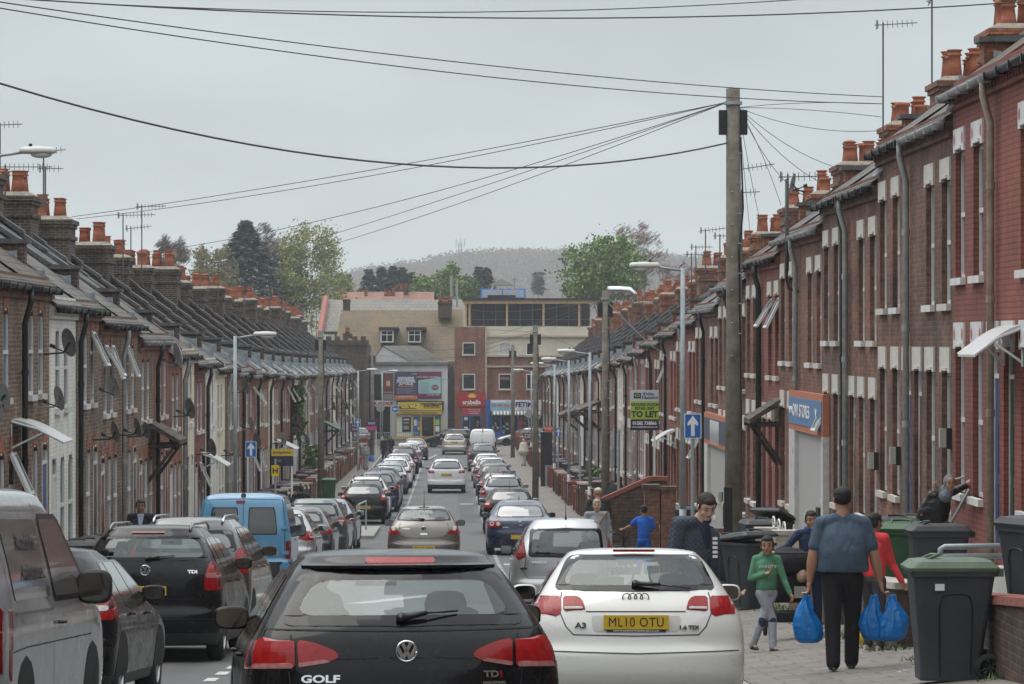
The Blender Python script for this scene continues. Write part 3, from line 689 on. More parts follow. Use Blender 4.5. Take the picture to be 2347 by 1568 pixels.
class Car:
    def __init__(s,L,hw,yr,yf,H,R=.42,n=2.7,Rf=.5,crown=.05,zbot=.2,flare=0):
        s.L,s.hwt,s.yrt,s.yft,s.H,s.R,s.n,s.Rf,s.crown,s.zb=L,hw,yr,yf,H,R,n,Rf,crown,zbot
        s.zt=H-crown
    def hw(s,z): return pch(s.hwt,z)
    def yr(s,z): return pch(s.yrt,z)
    def yf(s,z): return pch(s.yft,z)
    def rear(s,x,z):
        w=s.hw(z); q=min(abs(x)/w,1)**s.n
        return s.yr(z)+s.R*(1-(1-q)**(1/s.n))
    def S(s,u,z,eps=0):
        """point on the shell: u unrolled across the tail, past the corner it runs forward along the side"""
        w=s.hw(z); 
        if abs(u)<=w*.998:
            p=Vector((u,s.rear(u,z),z))
            if eps:
                e=.004; a=Vector((u+e,s.rear(min(u+e,w*.999) if u>0 else u+e,z),z))-Vector((u-e,s.rear(u-e,z),z)); 
                c=Vector((u*s.hw(z+e)/w,s.rear(u*s.hw(z+e)/w,z+e),z+e))-Vector((u*s.hw(z-e)/w,s.rear(u*s.hw(z-e)/w,z-e),z-e))
                nn=a.cross(c).normalized()
                if nn.y>0: nn=-nn
                p+=nn*eps
            return p
        g=1 if u>0 else -1
        return Vector((g*(w+eps),s.yr(z)+s.R+abs(u)-w,z))
    def side(s,g,y,z,eps=0): return Vector((g*(s.hw(z)+eps),y,z))
    def roofz(s,x,y):  return s.H
    def shell(s,pm,low=TRIM,zlow=.3,holes=True,glass=None,nz=46,zsill=None):
        b=MB().mat(pm); b.mats=[pm,low,INTER]; b.smooth=True
        nt,ns=12,14
        zs=[s.zb+(s.zt-s.zb)*i/nz for i in range(nz+1)]
        rings=[]; ex=[]
        def ring(z,shr=0,dz=0):
            w=max(.05,s.hw(z)-shr*.9); a=s.yr(z)+shr*1.25; f=s.yf(z)-shr*1.6; pts=[]
            r1,r2=s.R,s.Rf
            if shr:
                f=max(f,a+.1); r1=min(s.R,(f-a)*.48); r2=min(s.Rf,(f-a)*.48)
            for k in range(-nt,nt+1):
                t=PI/2*k/nt; sx=math.copysign(abs(math.sin(t))**(2/s.n),t); pts.append((w*sx,a+r1*(1-max(0,math.cos(t))**(2/s.n)),z+dz))
            ya,yb=a+r1,f-r2
            for k in range(1,ns): pts.append((w,ya+(yb-ya)*k/ns,z+dz))
            for k in range(nt,-nt-1,-1):
                t=PI/2*k/nt; sx=math.copysign(abs(math.sin(t))**(2/s.n),t); pts.append((w*sx,f-r2*(1-max(0,math.cos(t))**(2/s.n)),z+dz))
            for k in range(ns-1,0,-1): pts.append((-w,ya+(yb-ya)*k/ns,z+dz))
            return pts
        for z in zs: rings.append(ring(z))
        for k in range(1,9):
            u=k/8; rings.append(ring(s.zt,(1-math.cos(u*PI/2))*s.hw(s.zt)*.75+.0,s.crown*math.sin(u*PI/2)))
        R=[[b.V(p) for p in r] for r in rings]; n=len(R[0])
        for i,(a,c) in enumerate(zip(R,R[1:])):
            for k in range(n):
                q=[a[k],a[(k+1)%n],c[(k+1)%n],c[k]]
                cen=sum((b.v[j] for j in q),Vector())/4
                if glass and i<nz and any(fn(cen) for fn in glass): continue
                b.cur=1 if (i<nz and cen.z<zlow) else 0
                b.face(q)
        b.cur=0; b.face(R[-1]); b.cur=1; b.face(R[0][::-1])
        return b
def inpoly(p,poly):
    x,y=p; c=False; n=len(poly)
    for i in range(n):
        x1,y1=poly[i]; x2,y2=poly[(i+1)%n]
        if (y1>y)!=(y2>y) and x<(x2-x1)*(y-y1)/(y2-y1)+x1: c=not c
    return c
def rnd(poly,r=.04,n=4):
    out=[]; N=len(poly)
    for i in range(N):
        p,q,t=Vector(poly[i-1]),Vector(poly[i]),Vector(poly[(i+1)%N])
        a=(p-q); c=(t-q); rr=min(r,a.length*.45,c.length*.45); a.normalize(); c.normalize()
        p0,p1=q+a*rr,q+c*rr
        for k in range(n+1):
            u=k/n; out.append(tuple((1-u)**2*p0+2*u*(1-u)*q+u*u*p1))
    return out
def spans(poly,z):
    xs=[]; n=len(poly)
    for i in range(n):
        (x1,z1),(x2,z2)=poly[i],poly[(i+1)%n]
        if (z1>z)!=(z2>z): xs.append(x1+(x2-x1)*(z-z1)/(z2-z1))
    xs.sort(); return list(zip(xs[::2],xs[1::2]))
def patch(b,f,poly,m,eps=.004,nz=10,nx=8,hole=None):
    b.mat(m); zl=min(p[1] for p in poly)+1e-4; zh=max(p[1] for p in poly)-1e-4
    old=b.smooth; b.smooth=True
    for i in range(nz):
        za,zb=zl+(zh-zl)*i/nz,zl+(zh-zl)*(i+1)/nz
        A,B=spans(poly,za),spans(poly,zb)
        if len(A)!=1 or len(B)!=1: continue
        segs=[(A[0],B[0])]
        if hole:
            HA,HB=spans(hole,za),spans(hole,zb)
            if HA and HB: segs=[((A[0][0],HA[0][0]),(B[0][0],HB[0][0])),((HA[0][1],A[0][1]),(HB[0][1],B[0][1]))]
        for (a,c) in segs:
            for k in range(nx):
                q=lambda sp,t: sp[0]+(sp[1]-sp[0])*t
                b.face([b.V(f(q(a,k/nx),za,eps)),b.V(f(q(a,(k+1)/nx),za,eps)),b.V(f(q(c,(k+1)/nx),zb,eps)),b.V(f(q(c,k/nx),zb,eps))])
    b.smooth=old
def ribbon(b,f,pts,m,w=.007,eps=.0025):
    b.mat(m); fine=[]
    for p,q in zip(pts,pts[1:]):
        n=max(1,int(max(abs(q[0]-p[0]),abs(q[1]-p[1]))/.06))
        fine+=[(p[0]+(q[0]-p[0])*k/n,p[1]+(q[1]-p[1])*k/n) for k in range(n)]
    fine.append(pts[-1]); 
    for p,q in zip(fine,fine[1:]):
        d=Vector((q[0]-p[0],q[1]-p[1])); d.normalize(); o=Vector((-d.y,d.x))*w/2
        b.face([b.V(f(p[0]-o.x,p[1]-o.y,eps)),b.V(f(q[0]-o.x,q[1]-o.y,eps)),b.V(f(q[0]+o.x,q[1]+o.y,eps)),b.V(f(p[0]+o.x,p[1]+o.y,eps))])
def wheel_mesh(r,w,g,spokes=5,pm=ALLOY):
    t=MB().mat(RUBBER); t.smooth=True
    t.lathe([(r*.62,-w/2),(r*.9,-w/2),(r*.98,-w*.36),(r,0),(r*.98,w*.36),(r*.9,w/2),(r*.62,w/2)],n=28,axis='x',cap=False)
    a=MB().mat(pm); a.smooth=False
    a.lathe([(r*.66,-w*.4),(r*.66,w*.44),(r*.60,w*.47),(r*.58,w*.3)],n=28,axis='x',cap=False)
    for k in range(spokes):
        an=2*PI*k/spokes+.3; dx=g*w*.42
        for da in (-.16,.16):
            p=lambda rr,aa,x: (x,rr*math.cos(aa),rr*math.sin(aa))
            a.prism([p(r*.12,an+da*2-.12,dx-.012),p(r*.62,an+da-.05,dx-.02*g-.012),p(r*.62,an+da+.05,dx-.02*g-.012),p(r*.12,an+da*2+.12,dx-.012)],(.024,0,0))
    a.lathe([(.001,g*w*.44),(r*.17,g*w*.44),(r*.17,g*w*.3)],n=14,axis='x')
    a.mat(TRIM); a.lathe([(.001,g*w*.12),(r*.6,g*w*.12)],n=24,axis='x',cap=False)
    return t.mesh('tyre'),a.mesh('rim')
def finish_car(s,root,pm,o):
    """wheels, mirrors, side windows, common trim; o = options"""
    r=o.get('wr',.315); tw=.2
    for g in (-1,1):
        for i,y in enumerate((o.get('ya',.78),o.get('ya',.78)+o.get('wb',2.6))):
            w=empty_part('wheel',root,(g*(s.hw(.35)-tw/2-.0),y,r))
            tm,rm=cached(('wheel',r,g,o.get('spokes',5)),lambda:wheel_mesh(r,tw,g,o.get('spokes',5)))
            inst('tyre',tm,w); inst('rim',rm,w)
    for g in (-1,1):
        for y in (o.get('ya',.78),o.get('ya',.78)+o.get('wb',2.6)):
            b=MB().mat(SEAM)
            pts=[(y+(r+.055)*math.cos(a),max(s.zb+.005,r+.01+(r+.055)*math.sin(a))) for a in [PI*k/16 for k in range(17)]]
            pts+= [(y-(r+.055),s.zb+.004),(y+(r+.055),s.zb+.004)]
            patch(b,lambda u,z,e:s.side(g,u,z,e),pts,SEAM,.003,10,4)
            b.obj('wheel_arch',root)
    # side glass
    side=o['sideglass']
    for g in (-1,1):
        b=MB(); edge=MB()
        f=lambda u,z,e:s.side(g,u,z,e)
        for k,pl in enumerate(side):
            patch(b,f,rnd(pl,.05),o.get('sideglassmat',CARGLASS),.006,14,3)
        big=o.get('sideframe')
        if big: patch(edge,f,rnd(big,.07),GLOSSBLK,.003,14,4)
        if o.get('sill'): ribbon(edge,f,o['sill'],CHROME if o.get('chrome') else TRIM,.02,.006)
        b.obj('side_window',root)
        if edge.f: edge.obj('window_trim',root)
    # seams, handles
    for g in (-1,1):
        sm=MB()
        f=lambda u,z,e:s.side(g,u,z,e)
        for ln in o.get('doors',[]): ribbon(sm,f,ln,SEAM,.008,.003)
        if sm.f: sm.obj('door_seam',root)
    for g in (-1,1):
        for (y,z) in o.get('handles',[]):
            h=MB().mat(o.get('handlemat',pm)); p=s.side(g,y,z,.0)
            h.smooth=True; h.tube([p+Vector((0,-.09,0)),p+Vector((g*.03,-.07,0)),p+Vector((g*.033,.05,0)),p+Vector((0,.08,0))],.013,6); h.obj('door_handle',root)
    my,mz=o.get('mirror',(2.75,.98))
    for g in (-1,1):
        mw,mh=o.get('msize',(.105,.072))
        x0=s.hw(mz)-.015; c=Vector((g*(x0+mw),my,mz+.04))
        m_=MB().mat(o.get('mirrormat',pm)); m_.smooth=True
        rings=[]
        for (dy,k) in ((0,1.0),(.05,1.02),(.11,.88),(.15,.5)):
            rings.append([c+Vector((mw*k*math.copysign(abs(math.cos(a))**.6,math.cos(a)),dy,mh*k*math.copysign(abs(math.sin(a))**.6,math.sin(a)))) for a in [2*PI*q/20 for q in range(20)]])
        m_.loft(rings); m_.smooth=False; m_.mat(TRIM)
        m_.tube([Vector((g*(s.hw(mz)-.03),my+.06,mz-.03)),c+Vector((-g*mw*.7,.07,-mh*.7))],.022,6)
        mm=m_.obj('wing_mirror',root)
        q=MB().mat(MIRRORG); q.poly([c+Vector((mw*.87*math.copysign(abs(math.cos(a))**.6,math.cos(a)),-.004,mh*.84*math.copysign(abs(math.sin(a))**.6,math.sin(a)))) for a in [2*PI*t/20 for t in range(20)]])
        q.obj('mirror_glass',mm)
def empty_part(name,parent,loc):
    o=bpy.data.objects.new(name,None); o.empty_display_size=.1; place(o,parent,loc); return o
def plate(root,s,z,txt,w=.52,h=.112,x=0,m=PLATEY):
    p0=s.S(x,z,.006); b=MB().mat(m); tilt=0
    b.box(p0.x-w/2,p0.x+w/2,p0.y-.022,p0.y+.0,z-h/2,z+h/2)
    o=b.obj('number_plate',root)
    if txt: 
        t=text_mb('plate_lettering',txt,h*.93,PLATET,o,(p0.x,p0.y-.0235,z-.003),ext=.0012,sx=.88,bold=0,spacing=1.06)
    return o
def seat(root,x,y,hgt=1.0,w=.24,m=None,hr=True):
    b=MB().mat(m or SEATG); b.smooth=True
    r=[]
    for (z,k,dy) in ((.45,.9,0),(.7,1.0,.0),(hgt-.12,.92,-.06),(hgt-.03,.7,-.08),(hgt,.4,-.085)):
        r.append([(x+w*k*math.copysign(abs(math.cos(a))**.7,math.cos(a)),y+dy+.07*math.sin(a),z) for a in [2*PI*q/16 for q in range(16)]])
    b.loft(r)
    if hr:
        r=[]
        for (z,k) in ((hgt+.03,.7),(hgt+.06,1),(hgt+.16,1),(hgt+.21,.85),(hgt+.23,.5)):
            r.append([(x+.13*k*math.copysign(abs(math.cos(a))**.7,math.cos(a)),y-.085+.05*math.sin(a),z) for a in [2*PI*q/14 for q in range(14)]])
        b.loft(r)
    b.obj('seat',root)
def rear_kit(s,root,pm,o):
    """rear glass, lamps, seams, bumper trim, wiper, aerial"""
    f=s.S
    z0,z1,w0,w1=o['glass']; band=o.get('band',(.07,.05,.05))   # side,bottom,top
    bow=o.get('bow',.03)
    outer=rnd([(-w0,z0),(0,z0-bow*.4),(w0,z0),(w1,z1),(0,z1+bow*.3),(-w1,z1)],.07)
    inner=rnd([(-w0+band[0],z0+band[1]),(w0-band[0],z0+band[1]),(w1-band[0],z1-band[2]),(-w1+band[0],z1-band[2])],.09)
    b=MB(); 
    clear=o.get('clear')
    gm=CLEAR if clear else o.get('glassm',REARGLASS)
    patch(b,f,inner,gm,.005,14,10)
    patch(b,f,outer,GLOSSBLK,.004,44,10,hole=inner)
    g=b.obj('rear_window',root)
    if o.get('wiper'):
        (xa,za),(xb,zb)=o['wiper']; b=MB().mat(BLACK); a=f(xa,za,.03); c=f(xb,zb,.02); m_=f((xa*.55+xb*.45),(za*.55+zb*.45),.04)
        b.smooth=True; b.tube([a,m_],[.022,.013],8); b.tube([m_,c],[.008,.006],6); b.lathe([(.0,-.02),(.03,-.01),(.03,.03)],a,10,'y'); b.obj('rear_wiper',root)
    for g_ in (-1,1):
        b=MB()
        for poly,m in o['lamps']:
            pl=[(g_*p[0],p[1]) for p in poly]
            patch(b,f,rnd(pl,o.get('lr',.02),3),m,.006+.002*(m in(CLEARL,AMBER,PINKL,REDD)),9,6)
        for (cx,cz,r1,m) in o.get('rounds',[]):
            b.mat(m); e=.009 if m is REDL else .013
            b.smooth=True; b.face([b.V(f(g_*cx+r1*math.cos(a),cz+r1*math.sin(a),e)) for a in [2*PI*k/20 for k in range(20)]])
        b.obj('tail_light',root)
    for ln in o.get('seams',[]):
        for g_ in (-1,1):
            sm=MB(); ribbon(sm,f,[(g_*p[0],p[1]) for p in ln],SEAM,o.get('seamw',.008),.003); sm.obj('panel_seam',root)
    for (poly,m,name,eps) in o.get('extra',[]):
        b=MB(); patch(b,f,rnd(poly,.015,2),m,eps,6,8); b.obj(name,root)
    if o.get('brake'):
        z,w,h=o['brake']; b=MB(); patch(b,f,rnd([(-w,z-h),(w,z-h),(w,z+h),(-w,z+h)],.012,2),REDD if o.get('brakedim') else REDL,.012,4,10); b.obj('high_brake_light',root)
    if o.get('aerial') is not None:
        y,h,lean=o['aerial']; b=MB().mat(BLACK); b.tube([(0,y,s.H-.02),(0,y-.03,s.H+.06),(0,y-lean*h,s.H+h)],[.02,.008,.003],6); b.obj('roof_aerial',root)
    if o.get('rails'):
        y0,y1,m=o['rails']
        for g_ in (-1,1):
            x=g_*(s.hw(s.zt)-.05); b=MB().mat(m); b.smooth=True; zz=s.H-.03
            b.tube([(x,y0,zz-.04),(x,y0+.1,zz+.01),(x,y0+.3,zz+.045),(x,y1-.3,zz+.05),(x,y1-.08,zz+.01),(x,y1,zz-.03)],.018,8); b.obj('roof_rail',root)
    if o.get('spoiler'):
        z,w,dep,th=o['spoiler']; b=MB().mat(pm); b.smooth=False
        pts=[]
        for k in range(-8,9):
            x=w*k/8; y=s.rear(x,z); t=1-.55*abs(k/8)**4
            pts.append([(x,y-dep*t,z-th*.2),(x,y-dep*t*.98,z+th*.5),(x,y+.02,z+th),(x,y+.14,z+th*1.05),(x,y+.1,z-th*.5),(x,y-.0,z-th*.6)])
        b.loft(pts); b.smooth=True; b.obj('roof_spoiler',root)
    if o.get('exhaust'):
        x,z=o['exhaust']; b=MB().mat(CHROME); b.smooth=True; y=s.rear(x,s.zb+.05)
        b.lathe([(.03,.1),(.035,0),(.03,0),(.03,.08)],(x,y-.02,z),12,'y',cap=False); b.obj('exhaust_pipe',root)
def car_root(name,X,d,label,yaw=0,group=None,cat='car'):
    sl=(gz(d+4)-gz(d))/4
    e=empty(name,(X,d,ground_at(0,d)),label,cat,group); e.rotation_euler=(math.atan(sl),0,math.radians(yaw)); return e
def hatch_spec(W=1.77,H=1.45,L=4.2,tail='hatch',zbelt=.95,kick=0):
    """common tables scaled to a car"""
    w=W/2; k=H/1.45
    hw=[(.2,w*.93),(.3,w*.975),(.45,w*.995),(.6,w),(.75,w*.995),(.88*k,w*.97),(.97*k,w*.925),(1.06*k,w*.87),(1.2*k,w*.775),(1.33*k,w*.675),(1.40*k,w*.60)]
    if tail=='hatch':  yr=[(.2,.10),(.32,.035),(.45,0),(.58,.01),(.66,.055),(.8,.08),(.95*k,.13),(1.02*k,.18),(1.2*k,.36),(1.33*k,.50),(1.40*k,.62)]
    if tail=='mpv':    yr=[(.2,.10),(.32,.035),(.45,0),(.58,.01),(.66,.05),(.8,.06),(.95*k,.09),(1.02*k,.12),(1.2*k,.22),(1.33*k,.32),(1.40*k,.42)]
    if tail=='sedan':  yr=[(.2,.10),(.32,.03),(.45,0),(.58,.005),(.7,.03),(.85*k,.05),(.94*k,.10),(.975*k,.45),(1.0*k,.56),(1.2*k,.85),(1.33*k,1.08),(1.40*k,1.25)]
    yf=[(.2,L-.08),(.4,L),(.6,L-.03),(.72,L-.2),(.82*k,L-.55),(.93*k,L-1.05),(1.0*k,L-1.25),(1.2*k,L-1.65),(1.33*k,L-1.98),(1.40*k,L-2.2)]
    return Car(L,hw,yr,yf,H,crown=.05*k)
def cabin(s,root,rear=True,rh=True,front=2.0,hg=.98,shelf=1.0):
    b=MB().mat(INTER); wi=s.hw(shelf-.05)-.10
    b.box(-wi,wi,s.yr(shelf)+.2,front+.9,.35,.42); b.box(-wi,wi,s.yr(shelf)+.06,s.yr(shelf)+.45,.8,shelf-.16)
    b.box(-wi,wi,front+.85,front+1.15,.5,shelf-.06)
    b.obj('cabin_floor',root)
    for x in (-.38,.38): seat(root,x,front-.05,hg)
    if rear:
        for x in (-.38,.38): seat(root,x,1.15,hg-.08,.3,hr=rh)
    b=MB().mat(INTER); b.box(-.13,.13,front+.62,front+.66,s.H*.835,s.H*.88); b.box(-.012,.012,front+.62,front+.64,s.H*.86,s.H*.95); b.obj('cabin_mirror',root)
def holes_for(s,glass,band,wind=True,side=None):
    z0,z1,w0,w1=glass; m=.02
    inner=[(-w0+band[0]-m,z0+band[1]-m),(w0-band[0]+m,z0+band[1]-m),(w1-band[0]+m,z1-band[2]+m),(-w1+band[0]-m,z1-band[2]+m)]
    mid=s.L*.5
    fs=[lambda c:c.y<mid*.8 and abs(c.x)<s.hw(c.z)*.97 and c.y<s.yr(c.z)+s.R*.9 and inpoly((c.x,c.z),inner)]
    if wind:
        zb,zt=s.H*.70,s.H*.93
        fs.append(lambda c:c.y>mid and zb<c.z<zt and abs(c.x)<s.hw(c.z)*.93 and c.y>s.yf(c.z)-s.Rf*.9)
    return fs
# ---------------------------------------------------------------- the individual cars
PK='cars parked along the kerbs'
def windscreen(s,root):
    b=MB().mat(CLEARW); zb,zt=s.H*.68,s.H*.94; b.smooth=True
    def f(u,z): 
        w=s.hw(z)-.02; return Vector((u*w,s.yf(z)-s.Rf*(1-(1-min(abs(u),.999)**s.n)**(1/s.n))+.004,z))
    for i in range(10):
        for k in range(-8,8):
            za,zc=zb+(zt-zb)*i/10,zb+(zt-zb)*(i+1)/10
            b.face([b.V(f(k/8.3,za)),b.V(f((k+1)/8.3,za)),b.V(f((k+1)/8.3,zc)),b.V(f(k/8.3,zc))])
    b.obj('windscreen',root)
def std_side(L,k=1.0,y0=.62,zb=.97,zt=1.31):
    """two or three side windows in (y,z)"""
    zb*=k; zt*=k
    fr=[(y0-.02,zb),(L-1.35,zb),(L-1.95,zt+.02),(y0+.32,zt+.02)]
    a=[(y0+.05,zb+.03),(y0+.5,zb+.03),(y0+.58,zt-.01),(y0+.34,zt-.01)]
    m=[(y0+.56,zb+.03),(y0+1.25,zb+.03),(y0+1.25,zt),(y0+.64,zt)]
    c=[(y0+1.31,zb+.03),(L-1.45,zb+.03),(L-2.02,zt-.01),(y0+1.31,zt)]
    return fr,[a,m,c]
def generic(name,X,d,label,pm,W,H,L,tail,lamps,glass,plate_z=.62,txt=None,yaw=0,opts=None,group=PK,clear=False,cat='car',R=None,pt=None):
    s=hatch_spec(W,H,L,tail); k=H/1.45
    if R: s.R=R
    root=car_root(name,X,d,label,yaw,group,cat)
    if pm is P_BLACK: pass
    o=dict(glass=glass,lamps=lamps,seams=[[(0,.50),(W*.36,.50),(W*.40,.56),(W*.415,.75)],[(0,.335),(W*.46,.335)]],wb=L*.615,ya=L*.185)
    fr,sg=std_side(L,k,y0=.62 if tail!='sedan' else 1.15)
    o['sideframe']=fr; o['sideglass']=sg; o['doors']=[[(fr[0][0]+.62,.32),(fr[0][0]+.66,.95*k)],[(fr[0][0]+1.3,.28),(fr[0][0]+1.3,.95*k)],[(L-1.32,.28),(L-1.3,.95*k)]]
    o['handles']=[(fr[0][0]+.85,.84*k),(fr[0][0]+1.9,.83*k)]; o['mirror']=(L-1.55,.97*k)
    if opts: o.update(opts)
    if clear: o['clear']=True
    sh=s.shell(pm,zlow=o.get('zlow',.3),glass=holes_for(s,o['glass'],o.get('band',(.07,.05,.05))) if clear else None)
    sh.obj('body',root,fixn=True)
    rear_kit(s,root,pm,o); finish_car(s,root,pm,o)
    if clear: cabin(s,root,front=L*.5,shelf=glass[0]); windscreen(s,root)
    if plate_z: plate(root,s,plate_z,txt)
    return s,root,o
P_BLACK=paint('deep black',(.004,.004,.005),0,.2); P_WHITE=paint('pearl white',(.66,.655,.62),0,.3); P_BRONZE=paint('warm grey bronze',(.16,.145,.13),.7,.3)
P_SILVER=paint('silver',(.40,.40,.41),.75,.32); P_DGREY=paint('dark grey',(.055,.057,.06),.6,.3); P_NAVY=paint('navy blue',(.010,.018,.06),.4,.25); P_BLUE=paint('sky blue',(.075,.25,.42),.0,.42)
P_VANGREY=paint('van silver grey',(.25,.26,.275),.1,.34); P_TEAL=paint('teal grey',(.06,.085,.085),.6,.3); P_ICE=paint('ice blue silver',(.22,.27,.35),.7,.3); P_OFFW=paint('plain white',(.66,.66,.65),0,.4); P_CHAMP=paint('pale champagne',(.5,.48,.43),.5,.35)
# black hatchback in the lane, closest to the camera
GL=(1.05,1.345,.70,.575)
s,r,o=generic('hatchback_car',-.24,19.4,'glossy black hatchback in the middle of the lane, nearest to the camera',P_BLACK,1.80,1.475,4.26,'hatch',
 [([(.37,.885),(.40,.86),(.60,.82),(.605,.975),(.50,.955),(.40,.915)],REDL),([(.62,.815),(.90,.805),(.89,.90),(.86,.975),(.80,.985),(.62,.978)],REDL),([(.42,.850),(.60,.82),(.60,.845),(.45,.865)],PINKL),([(.63,.815),(.895,.806),(.89,.84),(.63,.845)],PINKL)],GL,plate_z=.45,txt='MK13 VXO',yaw=4.9,clear=True,group=None,
 opts=dict(band=(.085,.055,.045),bow=.02,wiper=((-.02,1.075),(.30,1.115)),brake=(1.405,.20,.016),spoiler=(1.375,.56,.06,.022),
  seams=[[(0,1.02),(.78,1.03),(.80,.985)],[(.635,.80),(.64,1.0)],[(.655,.80),(.63,.6),(.55,.52),(0,.52)],[(.16,.873),(.38,.868)],[(0,.873),(.1,.873)]],mirror=(2.55,1.0),exhaust=None,msize=(.11,.07)))
VWR=CHROME
def badge_ring(s,root,x,z,r,name='badge',vw=True,cm=CHROME,thick=.008):
    p=s.S(x,z,.012); b=MB().mat(GLOSSBLK); b.lathe([(.0,.0),(r*.92,.0),(r*.92,.012)],(p.x,p.y,p.z),24,'y')
    b.mat(cm); b.smooth=True
    ring=[(p.x+r*math.cos(a),p.y-.004,p.z+r*math.sin(a)) for a in [2*PI*k/28 for k in range(29)]]
    b.tube(ring,thick,6)
    if vw:
        b.smooth=False
        def bar(a,c,w=.0095):
            A=Vector((a[0],0,a[1]))*r; C=Vector((c[0],0,c[1]))*r; d=(C-A).normalized(); n_=Vector((-d.z,0,d.x))*w
            b.prism([p+A+n_+Vector((0,-.004,0)),p+C+n_+Vector((0,-.004,0)),p+C-n_+Vector((0,-.004,0)),p+A-n_+Vector((0,-.004,0))],(0,-.006,0))
        for g in (-1,1):
            bar((g*.42,.84),(g*.03,.10)); bar((g*.86,.38),(g*.36,-.72)); bar((g*.36,-.72),(g*.03,-.02))
    return b.obj(name,root)
badge_ring(s,r,0,.905,.056)
def script(s,root,txt,x,z,size,m=CHROME,name='badge_lettering',sx=1.25,align='CENTER',bold=.002):
    p=s.S(x,z,.010); q=s.S(x+.05,z,.01); q2=s.S(x,z+.04,.01)
    az=math.atan2(q.y-p.y,q.x-p.x)
    tilt=math.atan2(q2.y-p.y,q2.z-p.z)
    text_mb(name,txt,size,m,root,tuple(p),(PI/2-tilt,0,az),align,.003,sx,bold)
script(s,r,'GOLF',-.48,.755,.058,sx=1.5); script(s,r,'TD',.475,.775,.05,sx=1.3); script(s,r,'I',.53,.775,.05,m=REDL); script(s,r,'BLUEMOTION',.49,.728,.017,sx=1.2)
b=MB().mat(SEATG); b.ball((-.42,2.25,1.32),(.11,.12,.13),12,8); b.loft([[(-.42+.2*math.cos(a)*k,2.25+.1*math.sin(a),z) for a in [2*PI*q/12 for q in range(12)]] for z,k in ((.7,1),(1.05,1.15),(1.15,.8),(1.25,.35))]); b.obj('seat_cover',r)
# white premium hatchback parked on the right
s,r,o=generic('hatchback_car',1.47,27.7,'pearl white three ring hatchback parked on the right with plate ML10 OTU',P_WHITE,1.77,1.43,4.25,'hatch',
 [([(.40,.925),(.58,.92),(.58,1.04),(.455,1.04),(.42,1.0)],REDL),([(.595,.92),(.62,.88),(.80,.885),(.805,1.0),(.77,1.04),(.595,1.04)],REDL)],(1.085,1.37,.66,.535),plate_z=.835,txt='ML10 OTU',yaw=-1.1,clear=True,
 opts=dict(band=(.07,.04,.03),wiper=((.0,1.12),(.44,1.085)),brake=(1.405,.17,.010),mirror=(2.6,1.0),mirrormat=P_WHITE,zlow=.33,
  seams=[[(0,.918),(.40,.918)],[(.59,1.07),(.615,.93),(.56,.80),(.50,.735),(0,.725)],[(0,.585),(.885,.61)]],
  extra=[([(-.34,.76),(.34,.76),(.36,.885),(-.36,.885)],mat('plate recess white',(.5,.49,.46),.4),'plate_recess',.004),([(-.62,.24),(.62,.24),(.56,.345),(-.56,.345)],TRIM,'diffuser',.006),([(.42,.935),(.57,.933),(.57,.953),(.425,.955)],CLEARL,'reversing_lens',.014),([(-.57,.933),(-.42,.935),(-.425,.955),(-.57,.953)],CLEARL,'reversing_lens',.014),([(-.24,.754),(.24,.754),(.24,.776),(-.24,.776)],BLACK,'dealer_plate',.006)]))
p=s.S(0,1.03,.008)
b=MB().mat(mat('dull chrome',(.16,.16,.165),.3,metal=.6)); b.smooth=True
for k in range(4):
    cx=(k-1.5)*.048; b.tube([(cx+.033*math.cos(a),p.y-.004,1.03+.033*math.sin(a)) for a in [2*PI*q/22 for q in range(23)]],.0055,6)
b.obj('ring_badge',r)
script(s,r,'A3',-.44,.805,.062,m=TRIM); script(s,r,'1.6 TDI',.42,.79,.042,m=TRIM); script(s,r,'WWW.NMJMOTORHOUSE.CO.UK',0,.764,.024,m=LINTELW,sx=1.0,bold=0)
b=MB(); patch(b,s.S,[(-.14,1.325),(.14,1.325),(.14,1.35),(-.14,1.35)],mat('blue window sticker',(.05,.25,.5),.5),.003,2,4); b.obj('window_sticker',r)
b=MB().mat(mat('green box',(.08,.22,.08),.7)); b.box(-.32,-.08,.62,.8,1.10,1.19); b.obj('box_on_shelf',r)
# big grey van at the bottom left
s=Car(4.9,[(.22,.90),(.35,.94),(.6,.955),(.9,.955),(1.1,.94),(1.3,.90),(1.55,.83),(1.75,.775),(1.86,.72)],[(.22,.1),(.35,.02),(.5,0),(.9,.02),(1.2,.05),(1.6,.12),(1.8,.2),(1.86,.28)],
 [(.22,4.85),(.5,4.9),(.8,4.85),(1.0,4.6),(1.12,4.25),(1.25,3.95),(1.55,3.45),(1.75,3.1),(1.86,2.9)],1.91,R=.30,n=3.4,Rf=.5,crown=.11)
r=car_root('panel_van',-3.86,22.6,'silver grey van cut off by the left edge with faded lettering on its side window',-2.6,None,'van')
s.shell(P_VANGREY,zlow=.36).obj('body',r)
rear_kit(s,r,P_VANGREY,dict(glass=(1.05,1.62,.72,.66),lamps=[([(.70,.62),(.955,.60),(1.04,.60),(1.02,1.10),(.86,1.12),(.72,1.1)],REDD),([(.72,.80),(1.03,.79),(1.03,.93),(.72,.93)],PINKL)],seams=[[(0,.5),(0,1.75)],[(.1,.5),(.7,.5)]]))
